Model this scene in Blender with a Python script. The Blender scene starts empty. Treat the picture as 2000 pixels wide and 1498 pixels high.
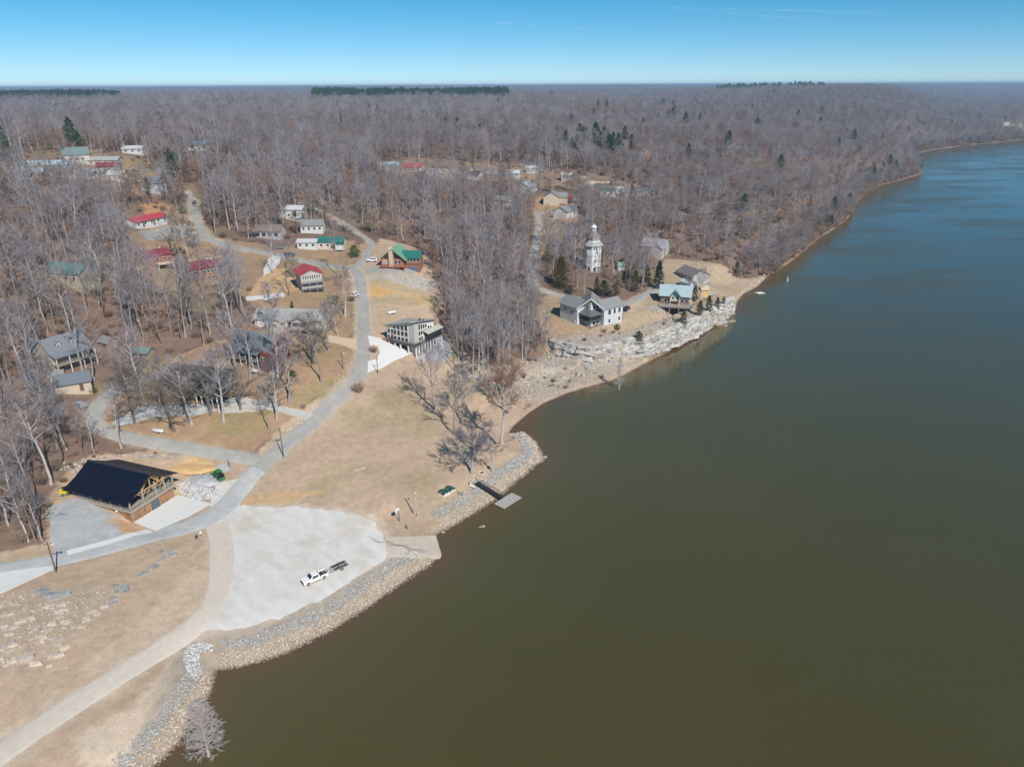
import bpy, math, random
import numpy as np
from mathutils import Vector, Matrix
from mathutils.geometry import delaunay_2d_cdt
R = math.radians
random.seed(7)
RNG = np.random.default_rng(7)
scene = bpy.context.scene
COL = scene.collection

# ------------------------------------------------------------------ camera, sky, sun, exposure
F = 1388.0                       # focal length in photograph pixels (2000 wide)
PITCH, ROLL, CZ = R(22.75), R(0.25), 100.0
cd = bpy.data.cameras.new('camera'); cam = bpy.data.objects.new('camera', cd); COL.objects.link(cam)
cd.sensor_fit = 'HORIZONTAL'; cd.sensor_width = 36.0; cd.lens = 36.0 * F / 2000.0
cd.clip_start = 0.5; cd.clip_end = 90000
cam.matrix_world = (Matrix.Translation((0, 0, CZ)) @ Matrix.Rotation(math.pi / 2 - PITCH, 4, 'X')
                    @ Matrix.Rotation(-ROLL, 4, 'Z'))
scene.camera = cam

SUN_DIR = Vector((0.50, -0.866, 0)).normalized()      # horizontal direction towards the sun
SUN_EL = R(42)
world = bpy.data.worlds.new('World'); scene.world = world; world.use_nodes = True
wn = world.node_tree; bg = wn.nodes['Background']
sky = wn.nodes.new('ShaderNodeTexSky'); sky.sky_type = 'NISHITA'; sky.sun_disc = False
sky.sun_elevation = SUN_EL
sky.sun_rotation = math.atan2(SUN_DIR.x, SUN_DIR.y)
sky.altitude = 100; sky.air_density = 0.5; sky.dust_density = 0.0; sky.ozone_density = 5.0
hs = wn.nodes.new('ShaderNodeHueSaturation'); hs.inputs['Saturation'].default_value = 1.32; hs.inputs['Hue'].default_value = 0.485
wn.links.new(sky.outputs[0], hs.inputs['Color']); gmn = wn.nodes.new('ShaderNodeGamma'); gmn.inputs[1].default_value = 0.8
wn.links.new(hs.outputs[0], gmn.inputs[0]); wn.links.new(gmn.outputs[0], bg.inputs[0]); bg.inputs[1].default_value = 0.145
sl = bpy.data.lights.new('sun', 'SUN'); sl.energy = 4.6; sl.angle = R(0.55); sl.color = (1.0, 0.945, 0.865)
so = bpy.data.objects.new('sun', sl); COL.objects.link(so)
sd = Vector((SUN_DIR.x * math.cos(SUN_EL), SUN_DIR.y * math.cos(SUN_EL), math.sin(SUN_EL)))
so.rotation_euler = (-sd).to_track_quat('-Z', 'Y').to_euler()
vs = scene.view_settings
vs.view_transform = 'Standard'; vs.look = 'None'; vs.exposure = 0.08; vs.gamma = 1.0
vs.use_curve_mapping = False
cy = scene.cycles
cy.max_bounces = 5; cy.diffuse_bounces = 2; cy.glossy_bounces = 2; cy.transmission_bounces = 2
cy.transparent_max_bounces = 6; cy.volume_bounces = 0
cy.use_denoising = True; cy.caustics_reflective = False; cy.caustics_refractive = False

# ------------------------------------------------------------------ small helpers
def rays(px, py):
    px = np.asarray(px, float); py = np.asarray(py, float)
    u = (px - 1000) / F; v = (py - 749) / F
    c, s = math.cos(ROLL), math.sin(ROLL)
    u, v = u * c - v * s, u * s + v * c
    return np.stack([u, math.cos(PITCH) - v * math.sin(PITCH), -(math.sin(PITCH) + v * math.cos(PITCH))], -1)
def at(px, py, z):
    r = rays(px, py); t = (CZ - z) / (-r[..., 2])
    return np.stack([r[..., 0] * t, r[..., 1] * t, 0 * t + z], -1)
def proj(X, Y, Z):
    f = Y * math.cos(PITCH) - (Z - CZ) * math.sin(PITCH)
    d = -(Z - CZ) * math.cos(PITCH) - Y * math.sin(PITCH)
    f = np.maximum(f, 1e-3); u = X / f; v = d / f
    c, s = math.cos(ROLL), math.sin(ROLL)
    u, v = u * c + v * s, -u * s + v * c
    return 1000 + F * u, 749 + F * v

def tag(o, label=None, cat=None, group=None, kind=None):
    if label: o['label'] = label
    if cat: o['category'] = cat
    if group: o['group'] = group
    if kind: o['kind'] = kind
    return o

def mesh_data(name, v, f, mat=None, smooth=False):
    me = bpy.data.meshes.new(name)
    me.from_pydata([tuple(map(float, p)) for p in v], [], [tuple(map(int, q)) for q in f])
    if mat is not None: me.materials.append(mat)
    if smooth: me.polygons.foreach_set('use_smooth', [True] * len(me.polygons))
    me.update()
    return me
def np_mesh(name, V, FA, mat=None, smooth=False):
    """V (n,3), FA (m,k) arrays of equal-size faces."""
    me = bpy.data.meshes.new(name)
    V = np.asarray(V, np.float32); FA = np.asarray(FA, np.int32); k = FA.shape[1]
    me.vertices.add(len(V)); me.vertices.foreach_set('co', V.ravel())
    me.loops.add(FA.size); me.loops.foreach_set('vertex_index', FA.ravel())
    me.polygons.add(len(FA)); me.polygons.foreach_set('loop_start', np.arange(0, FA.size, k, dtype=np.int32))
    me.update(calc_edges=True)
    if mat is not None: me.materials.append(mat)
    if smooth: me.polygons.foreach_set('use_smooth', [True] * len(FA))
    return me
def add_obj(name, me, parent=None, loc=None, rz=0.0, scale=None):
    o = bpy.data.objects.new(name, me); COL.objects.link(o)
    if parent is not None: o.parent = parent
    if loc is not None: o.location = loc
    if rz: o.rotation_euler = (0, 0, rz)
    if scale is not None: o.scale = scale
    return o
def col_attr(me, name, cols):
    a = me.color_attributes.new(name, 'FLOAT_COLOR', 'POINT')
    c = np.ones((len(me.vertices), 4), np.float32); c[:, :3] = cols
    a.data.foreach_set('color', c.ravel())

# ------------------------------------------------------------------ materials
MATS = {}
def mat(name, color, rough=0.8, var=0.15, scale=2.0, bump=0.0, bscale=None, metal=0.0, rnd=0.0, spec=0.3,
        stripe=None, attr=None, second=None, s2=(0.45, 0.65), scale2=0.3):
    """principled material with noise-varied colour, optional wave stripes (axis, scale, amount) and bump."""
    if name in MATS: return MATS[name]
    m = bpy.data.materials.new(name); m.use_nodes = True
    nt = m.node_tree; b = nt.nodes['Principled BSDF']; L = nt.links.new
    b.inputs['Roughness'].default_value = rough; b.inputs['Metallic'].default_value = metal
    b.inputs['Specular IOR Level'].default_value = spec
    tc = nt.nodes.new('ShaderNodeTexCoord'); vec = tc.outputs['Object']
    if attr:
        at_ = nt.nodes.new('ShaderNodeAttribute'); at_.attribute_name = attr; base = at_.outputs['Color']
    else:
        rg = nt.nodes.new('ShaderNodeRGB'); rg.outputs[0].default_value = (*color, 1); base = rg.outputs[0]
    def noise(sc, det=4, rg_=0.6):
        n = nt.nodes.new('ShaderNodeTexNoise'); n.inputs['Scale'].default_value = sc
        n.inputs['Detail'].default_value = det; n.inputs['Roughness'].default_value = rg_
        L(vec, n.inputs['Vector']); return n
    if second is not None:
        n2 = noise(scale2, 5)
        mr = nt.nodes.new('ShaderNodeMapRange'); mr.inputs[1].default_value = s2[0]; mr.inputs[2].default_value = s2[1]
        L(n2.outputs[0], mr.inputs[0])
        mx = nt.nodes.new('ShaderNodeMix'); mx.data_type = 'RGBA'
        L(mr.outputs[0], mx.inputs[0]); L(base, mx.inputs[6]); mx.inputs[7].default_value = (*second, 1); base = mx.outputs[2]
    fac = None
    if var > 0:
        n = noise(scale, 5, 0.65)
        mr = nt.nodes.new('ShaderNodeMapRange'); mr.inputs[1].default_value = 0.25; mr.inputs[2].default_value = 0.75
        mr.inputs[3].default_value = 1 - var; mr.inputs[4].default_value = 1 + var
        L(n.outputs[0], mr.inputs[0]); fac = mr.outputs[0]
    if rnd > 0:
        oi = nt.nodes.new('ShaderNodeObjectInfo')
        mr = nt.nodes.new('ShaderNodeMapRange'); mr.inputs[3].default_value = 1 - rnd; mr.inputs[4].default_value = 1 + rnd
        L(oi.outputs['Random'], mr.inputs[0])
        if fac is None: fac = mr.outputs[0]
        else:
            mm = nt.nodes.new('ShaderNodeMath'); mm.operation = 'MULTIPLY'; L(fac, mm.inputs[0]); L(mr.outputs[0], mm.inputs[1]); fac = mm.outputs[0]
    if stripe:
        wv = nt.nodes.new('ShaderNodeTexWave'); wv.bands_direction = stripe[0]; wv.inputs['Scale'].default_value = stripe[1]
        wv.inputs['Distortion'].default_value = 0.4 if len(stripe) < 4 else stripe[3]
        L(vec, wv.inputs['Vector'])
        mr = nt.nodes.new('ShaderNodeMapRange'); mr.inputs[3].default_value = 1 - stripe[2]; mr.inputs[4].default_value = 1.0
        L(wv.outputs['Fac'], mr.inputs[0])
        if fac is None: fac = mr.outputs[0]
        else:
            mm = nt.nodes.new('ShaderNodeMath'); mm.operation = 'MULTIPLY'; L(fac, mm.inputs[0]); L(mr.outputs[0], mm.inputs[1]); fac = mm.outputs[0]
    if fac is not None:
        vm = nt.nodes.new('ShaderNodeVectorMath'); vm.operation = 'SCALE'
        L(base, vm.inputs[0]); L(fac, vm.inputs['Scale']); base = vm.outputs[0]
    L(base, b.inputs['Base Color'])
    if bump > 0:
        n = noise(bscale or scale * 3, 6, 0.7)
        bp = nt.nodes.new('ShaderNodeBump'); bp.inputs['Strength'].default_value = 1.0; bp.inputs['Distance'].default_value = bump
        L(n.outputs[0], bp.inputs['Height']); L(bp.outputs[0], b.inputs['Normal'])
    MATS[name] = m
    return m

# ------------------------------------------------------------------ value noise (numpy)
def _hash(ix, iy, seed):
    h = (ix.astype(np.int64) * 374761393 + iy.astype(np.int64) * 668265263 + seed * 1442695041) & 0xFFFFFFFF
    h = ((h ^ (h >> 13)) * 1274126177) & 0xFFFFFFFF
    return ((h ^ (h >> 16)) & 0xFFFF) / 65535.0
def vnoise(x, y, seed=0):
    x = np.asarray(x, float); y = np.asarray(y, float)
    ix = np.floor(x); iy = np.floor(y); fx = x - ix; fy = y - iy
    fx = fx * fx * (3 - 2 * fx); fy = fy * fy * (3 - 2 * fy)
    a = _hash(ix, iy, seed); b = _hash(ix + 1, iy, seed); c = _hash(ix, iy + 1, seed); d = _hash(ix + 1, iy + 1, seed)
    return (a + (b - a) * fx) * (1 - fy) + (c + (d - c) * fx) * fy
def fbm(x, y, seed=0, o=4):
    s = 0; a = 0.5; t = 0
    for i in range(o):
        s = s + a * vnoise(x * 2 ** i, y * 2 ** i, seed + i); t += a; a *= 0.5
    return s / t
def sstep(a, b, x):
    t = np.clip((x - a) / (b - a), 0, 1); return t * t * (3 - 2 * t)
def inside(px, py, poly):
    px = np.asarray(px); r = np.zeros(px.shape, bool); n = len(poly)
    for i in range(n):
        x0, y0 = poly[i]; x1, y1 = poly[(i + 1) % n]
        if y0 == y1: continue
        c = ((y0 > py) != (y1 > py)) & (px < (x1 - x0) * (py - y0) / (y1 - y0) + x0)
        r ^= c
    return r

# ------------------------------------------------------------------ terrain
# shoreline in photograph pixels (water level z = 0), with the steepness of the bank behind it
SH = [(180,1640,.42),(250,1555,.42),(300,1498,.42),(345,1455,.42),(385,1400,.42),(414,1345,.42),(418,1312,.40),(430,1308,.42),(480,1300,.42),
 (560,1275,.42),(640,1235,.42),(720,1185,.42),(790,1135,.42),(845,1100,.40),(862,1087,.16),(850,1047,.16),(870,1035,.40),(930,1000,.42),
 (975,970,.42),(1010,938,.42),(1062,896,.35),(1047,864,.25),(1022,843,.25),(996,845,.10),(1005,832,.09),(1035,807,.09),(1065,787,.10),
 (1110,768,.10),(1150,756,.12),(1200,742,.24),(1225,730,.26),(1270,705,.3),(1330,673,.4),(1390,640,.5),(1420,622,.45),(1437,604,.4),
 (1440,590,.5),(1452,575,.35),(1480,560,.3),(1500,540,.3),(1540,515,.5),(1570,490,.6),(1600,465,.6),(1640,440,.5),(1665,418,.3),
 (1672,400,.25),(1690,380,.25),(1720,362,.35),(1760,352,.5),(1797,340,.6)]
sp = np.array([(a, b) for a, b, c in SH], float)
sw = at(sp[:, 0], sp[:, 1], 0.0)[:, :2]
SK = [c for a, b, c in SH]
extra = [(555,1010,.5),(600,1130,.5),(690,1215,.4),(790,1300,.3),(900,1375,.3),(1030,1470,.3),(1250,1600,.3),(2600,1800,.3),(9000,2300,.3),(32000,3200,.3)]
SHW = np.vstack([[(-75, 40), (-90, -300)][::-1], sw, [(a, b) for a, b, c in extra]])
SHK = np.array([.42, .42] + SK + [c for a, b, c in extra])
WATER = [tuple(p) for p in SHW] + [(32000, -300)]

def shore_dist(X, Y):
    """signed distance to the shore (land positive) and bank steepness of the nearest piece."""
    D = np.full(X.shape, 1e9); K = np.zeros(X.shape)
    for i in range(len(SHW) - 1):
        a, b = SHW[i], SHW[i + 1]; ab = b - a
        t = np.clip(((X - a[0]) * ab[0] + (Y - a[1]) * ab[1]) / (ab @ ab), 0, 1)
        d = np.hypot(X - a[0] - t * ab[0], Y - a[1] - t * ab[1])
        m = d < D; D = np.where(m, d, D); K = np.where(m, SHK[i] * (1 - t) + SHK[i + 1] * t, K)
    return np.where(inside(X, Y, WATER), -D, D), K

CLIFF = at(np.array([1062,1085,1130,1170,1215,1265,1330,1390,1420,1438.]), np.array([690,702,713,712,702,694,668,635,616,598.]), 2.2)[:, :2]
CL_L = np.concatenate([[0], np.cumsum(np.linalg.norm(np.diff(CLIFF, axis=0), axis=1))])
def cliff_dist(X, Y):
    D = np.full(X.shape, 1e9); S = np.zeros(X.shape); sg = np.ones(X.shape)
    for i in range(len(CLIFF) - 1):
        a, b = CLIFF[i], CLIFF[i + 1]; ab = b - a; L = np.hypot(*ab); t = np.clip(((X - a[0]) * ab[0] + (Y - a[1]) * ab[1]) / (ab @ ab), 0, 1)
        dx, dy = X - a[0] - t * ab[0], Y - a[1] - t * ab[1]; d = np.hypot(dx, dy); m = d < D; D = np.where(m, d, D)
        S = np.where(m, CL_L[i] + t * L, S); sg = np.where(m, np.where(-ab[1] * (X - a[0]) + ab[0] * (Y - a[1]) > 0, 1, -1), sg)
    e = D * sg + 1.6 * (fbm(S / 5, 0 * S, 201, 3) - .5) * 2
    w = sstep(0, 6, S) * sstep(CL_L[-1], CL_L[-1] - 8, S); zb_ = np.interp(S, [0, CL_L[-1] * .3, CL_L[-1] * .55, CL_L[-1]], [3.6, 2.8, 1.5, .8])
    return e, w, zb_
PADS = [([tuple(p[:2]) for p in at(np.array([258,350,415,372,308.]), np.array([1020,964,984,1010,1040.]), 4.4)], 4.4, 4.0)]

CP = """0,1498,5 100,1450,4 250,1400,3.5 350,1300,3.3 0,1350,6 150,1300,5 300,1200,4.3 0,1200,8.3 120,1180,7.6 250,1120,6 380,1080,4.6 430,1060,4.1
500,1050,3.2 600,1100,2.8 700,1050,2.7 740,1080,2.4 500,1200,2.9 450,1150,3.2 620,1020,3.2 300,1010,4.5 380,985,4.5 430,980,4.5 330,985,4.5
120,1060,6.5 115,985,7.6 150,970,7.7 200,1000,7.2 230,1045,5.6 60,1103,6.4 300,1045,4.7 150,915,9.6 250,885,9.3 350,885,8.6 400,930,5.8 450,930,5.3 480,890,7.3 530,890,7.3
590,845,8.8 650,790,11 700,735,13.5 712,690,15.5 710,640,18 708,590,21 704,550,23.5 695,525,25 720,490,28 700,456,31
440,888,8 300,865,10.5 190,825,14 215,775,16 300,735,18 380,712,19.5
600,900,6.3 700,900,5.8 700,850,7.2 800,900,5 900,880,4.2 960,900,3.8 800,850,6 850,800,6 750,780,9.5 950,830,3.3 850,960,3.7 700,980,4 560,960,4.1 1000,870,3.0
520,800,13 600,750,16 450,830,12 650,720,17 560,650,20.5 400,765,16.5 510,715,18 575,640,22.3 603,582,25.5 540,550,26.5 400,557,28.5 300,522,31.5 290,452,37 350,440,37 400,460,35 380,400,41 375,380,43
0,900,13 60,1000,10 0,1050,9 100,800,18 110,720,20.5 0,750,24 100,600,31 0,600,35 200,600,29 100,500,42 0,500,46 200,450,43 0,400,54 200,380,50 300,380,46 100,320,60 0,320,62 250,300,62 400,300,58
800,668,14.5 755,680,14.8 820,705,11.5 870,680,10.5 800,735,9 850,750,7 900,760,5.3 960,740,5.5 1000,700,7 920,650,8.5 900,600,12.5 870,560,17 800,560,20.5 750,560,22.3 780,535,24.5 785,518,26 830,520,24.5 880,500,20 950,600,12 1000,560,16.5 950,500,22 850,450,28 800,420,33 650,430,34 600,480,30 550,470,31 500,490,31.5 600,420,37 500,400,42 880,400,32 950,420,29
1040,640,9.3 1080,615,11.5 1150,640,10.8 1215,615,11.5 1040,570,15 1100,580,13.8 1160,530,16.5 1045,500,20.5 1050,440,26 1080,402,29 1110,430,27 1200,560,13.8 1260,570,12.5 1270,500,15.5 1330,590,9.8 1370,570,10 1400,540,9.5 1425,570,6.5 1350,612,8.5 1200,665,8.3 1280,652,7.8 1100,690,6.6 1050,700,5.8 1030,745,3.6
1200,450,24 1300,450,22 1400,480,14 1500,450,14 1300,400,28 1400,400,26 1550,400,22 1200,380,31 1050,350,36 1150,340,38 1250,370,31 1600,350,26 1500,300,42 1700,300,28 1300,320,40 1200,300,45 1000,300,46 850,330,43 700,330,47 700,280,55 900,270,54 550,330,52 1750,270,32 1400,260,55"""
cp = np.array([tuple(map(float, s.split(','))) for s in CP.split()])
cw = at(cp[:, 0], cp[:, 1], cp[:, 2])
far_c = np.array([(-1000,1100,66),(-500,1000,64),(0,1000,62),(400,1150,52),(-1500,1700,64),(-600,1700,66),(200,1700,66),(700,1600,52),(560,1400,40),(900,1600,22),
                  (-300,60,6),(-250,140,11),(-330,250,30),(-450,420,50),(-700,650,62),(-60,60,4)], float)
CPW = np.vstack([cw, far_c])
_c = 14.0
def _phi(r2): return np.sqrt(r2 + _c * _c)
_n = len(CPW); A = np.zeros((_n + 1, _n + 1))
A[:_n, :_n] = _phi(((CPW[:, None, :2] - CPW[None, :, :2]) ** 2).sum(-1)); A[:_n, :_n] -= 2.0 * np.eye(_n)
A[:_n, _n] = 1; A[_n, :_n] = 1
W_ = np.linalg.solve(A, np.concatenate([CPW[:, 2], [0]]))

def land_height(X, Y):
    X = np.asarray(X, float); Y = np.asarray(Y, float); sh = X.shape; X = X.ravel(); Y = Y.ravel()
    Z = np.full(X.shape, W_[_n])
    for i in range(_n):
        Z += W_[i] * np.sqrt((X - CPW[i, 0]) ** 2 + (Y - CPW[i, 1]) ** 2 + _c * _c)
    D = np.hypot(X, Y); ratio = X / np.maximum(Y, 1)
    far = 62 + 30 * (fbm(X / 900, Y / 1400, 3) - 0.5) * sstep(1200, 3000, D) + 16 * (fbm(X / 300, Y / 300, 9) - 0.5)
    # lower ground on the right where the river bends away, then a far ridge
    low = sstep(0.47, 0.60, ratio + 0.05 * (fbm(Y / 900, X / 900, 5) - 0.5)) * sstep(1000, 1650, D) * (1 - sstep(7500, 9500, D))
    far = far * (1 - low) + 22 * low
    far = far + 17 * sstep(0.22, 0.36, ratio) * (1 - sstep(0.46, 0.58, ratio)) * sstep(1300, 2300, D) * (1 - sstep(3000, 4200, D))
    riv = np.exp(-((D - 8200 - 2500 * (ratio - .7)) / 420) ** 2) * sstep(0.55, 0.62, ratio)
    far = far - 40 * riv
    ridge = 30 * sstep(4200, 8200, D) * (0.1 + 1.5 * fbm(X / 2600 + 3, Y / 9000, 21, 4)) * (0.55 + 0.45 * sstep(-.6, .1, ratio))
    far = far + ridge + 10 * sstep(0.3, 0.6, ratio) * sstep(9000, 12000, D)
    far = far + 5 * np.exp(-((Y - 1950) / 260) ** 2) * sstep(-.33, -.26, ratio) * sstep(.04, -.02, ratio) + 4 * np.exp(-((Y - 2000) / 280) ** 2) * sstep(-.50, -.56, ratio)
    cap_ = np.where(D > 9800, 99.0, 80.0); far = np.where(far > cap_ - 14, cap_ - 14 + 14 * np.tanh((far - cap_ + 14) / 14), far)
    b = sstep(1050, 1700, D)
    Z = np.maximum(Z, 1.6) * (1 - b) + far * b
    # small relief in the woods
    Z = Z + 1.6 * (fbm(X / 38, Y / 38, 31) - 0.5) * sstep(330, 480, D) + 15 * (fbm(X / 150, Y / 150, 33, 3) - 0.5) * sstep(480, 760, D)
    return Z.reshape(sh)
def full_height(X, Y):
    Z = land_height(X, Y); d, K = shore_dist(X, Y)
    d2 = d + (fbm(X / 5, Y / 5, 77) - 0.5) * 1.4 * sstep(0, 3, np.abs(d)) * sstep(.17, .3, K)
    s = K * d2
    s = s + 0.9 * np.maximum(d2 - 14, 0)
    s = np.where(d < 0, np.maximum(0.30 * d2, -5.0) - 0.06, s + 0.03)
    lim = d < 260
    k = 0.9
    sm = -k * np.log(np.exp(-np.clip(s, -30, 60) / k) + np.exp(-np.clip(Z, -30, 60) / k) + 1e-30)
    Z = np.where(d < 0, s, np.where(lim, np.minimum(sm, Z), Z))
    # the bluff: a rock step along its own line
    e, w, zb_ = cliff_dist(X, Y)
    up = np.maximum(Z, np.minimum(zb_ + 7.0, 9.0) + .10 * np.clip(e - 1.2, 0, 12)); dn = np.minimum(Z, zb_ + .10 * np.clip(e + 6, 0, 6))
    st = sstep(-.2, 1.3, e); near = w * sstep(15, 9, np.abs(e)) * (d > 0)
    Z = Z * (1 - near) + (dn * (1 - st) + up * st) * near
    for poly, z0, fall in PADS:
        D_ = np.full(X.shape, 1e9)
        for i in range(len(poly)):
            a = np.array(poly[i]); b = np.array(poly[(i + 1) % len(poly)]); ab = b - a; t = np.clip(((X - a[0]) * ab[0] + (Y - a[1]) * ab[1]) / (ab @ ab), 0, 1)
            D_ = np.minimum(D_, np.hypot(X - a[0] - t * ab[0], Y - a[1] - t * ab[1]))
        D_ = np.where(inside(X, Y, poly), 0, D_); wt = sstep(fall, 0, D_); Z = Z * (1 - wt) + z0 * wt
    return Z, d

def spaced(a, b, step, lo, hi, g=1.045):
    core = list(np.arange(a, b + 1e-6, step))
    s = step; x = core[-1]; up = []
    while x < hi: s *= g; x += s; up.append(x)
    s = step; x = core[0]; dn = []
    while x > lo: s *= g; x -= s; dn.append(x)
    return np.array(dn[::-1] + core + up)
GX = spaced(-175, 120, 1.0, -26000, 26000); GY = spaced(84, 370, 1.0, 20, 27000, 1.042)
MX, MY = np.meshgrid(GX, GY)
MZ, MD = full_height(MX, MY)
def _cell(x, y):
    i = np.clip(np.searchsorted(GX, x) - 1, 0, len(GX) - 2); j = np.clip(np.searchsorted(GY, y) - 1, 0, len(GY) - 2)
    return i, j, np.clip((x - GX[i]) / (GX[i + 1] - GX[i]), 0, 1), np.clip((y - GY[j]) / (GY[j + 1] - GY[j]), 0, 1)
def grid_at(A_, x, y):
    x = np.asarray(x, float); y = np.asarray(y, float); i, j, u, v = _cell(x, y)
    return (A_[j, i] * (1 - u) + A_[j, i + 1] * u) * (1 - v) + (A_[j + 1, i] * (1 - u) + A_[j + 1, i + 1] * u) * v
def ground(x, y): return grid_at(MZ, x, y)
_T = np.geomspace(60, 12000, 900)
def on_ground(px, py):
    """where the sight line through a photograph pixel meets the terrain"""
    px = np.atleast_1d(np.asarray(px, float)); py = np.atleast_1d(np.asarray(py, float))
    r = rays(px, py); out = np.zeros((len(px), 3))
    for k in range(len(px)):
        p = r[k][None, :] * _T[:, None]; h = np.maximum(ground(p[:, 0], p[:, 1]), 0.0)
        below = np.nonzero(CZ + p[:, 2] < h)[0]
        if len(below) == 0: t = _T[-1]
        else:
            i = below[0]; lo, hi = _T[max(i - 1, 0)], _T[i]
            for _ in range(14):
                mid = (lo + hi) / 2; q = r[k] * mid
                if CZ + q[2] < max(float(ground(q[0], q[1])), 0.0): hi = mid
                else: lo = mid
            t = hi
        q = r[k] * t; out[k] = (q[0], q[1], CZ + q[2])
    return out
def gp(px, py):
    return Vector(on_ground(px, py)[0])
def gpoly(pts):
    a = np.array(pts, float); return [tuple(p[:2]) for p in on_ground(a[:, 0], a[:, 1])]
def resample(P, step):
    P = np.array(P, float); out = []
    n = len(P)
    for i in range(n - 1):
        p0 = P[max(i - 1, 0)]; p1 = P[i]; p2 = P[i + 1]; p3 = P[min(i + 2, n - 1)]
        k = max(int(np.hypot(*(p2 - p1)) / step), 1)
        for j in range(k):
            t = j / k
            out.append(.5 * ((2 * p1) + (-p0 + p2) * t + (2 * p0 - 5 * p1 + 4 * p2 - p3) * t * t + (-p0 + 3 * p1 - 3 * p2 + p3) * t ** 3))
    out.append(P[-1]); return np.array(out)

# zones, in photograph pixels, put onto the terrain
Z_OPEN = [(0,1075),(90,1062),(92,970),(118,930),(180,888),(300,878),(500,897),(545,830),(640,770),(690,725),(690,600),(680,535),(720,500),(742,465),
          (830,490),(848,540),(868,590),(850,620),(885,668),(900,700),(885,725),(930,752),(1000,768),(1040,780),(1000,830),(1060,850),(1072,895),(870,1052),(866,1100),(425,1330),(300,1520),(200,1700),(-600,1700),(-600,1100)]
Z_PEN = [(1045,625),(1052,590),(1075,575),(1130,580),(1220,597),(1262,575),(1285,540),(1300,505),(1340,508),(1400,515),(1450,545),(1505,538),(1440,605),(1330,685),(1200,748),(1040,795),(1005,768),(1060,690),(1075,660)]
Z_HILL = [(1045,388),(1100,370),(1135,420),(1120,450),(1090,470),(1068,475),(1052,520),(1045,560),(1028,570),(1034,500),(1048,450),(1040,410)]
Z_YARD = [(178,845),(190,780),(260,720),(330,700),(450,660),(500,612),(480,575),(560,560),(680,540),(692,730),(545,835),(495,885),(300,868)]
Z_YARD2 = [(252,452),(330,425),(372,395),(420,465),(560,482),(600,470),(690,470),(720,500),(680,535),(600,545),(560,580),(480,582),(440,570),(360,590),(262,530)]
Z_ROW = [(735,318),(800,310),(960,318),(1060,325),(1130,335),(1262,365),(1262,392),(1150,380),(1050,365),(940,350),(740,345)]
Z_FARL = [(20,300),(160,290),(300,340),(330,370),(300,395),(170,360),(20,350)]
Z_VIL = [Z_OPEN, Z_PEN, Z_HILL, Z_YARD, Z_YARD2, Z_ROW, Z_FARL]
W_OPEN, W_PEN, W_HILL, W_YARD, W_YARD2, W_ROW, W_FARL = [gpoly(z) for z in Z_VIL]

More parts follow.
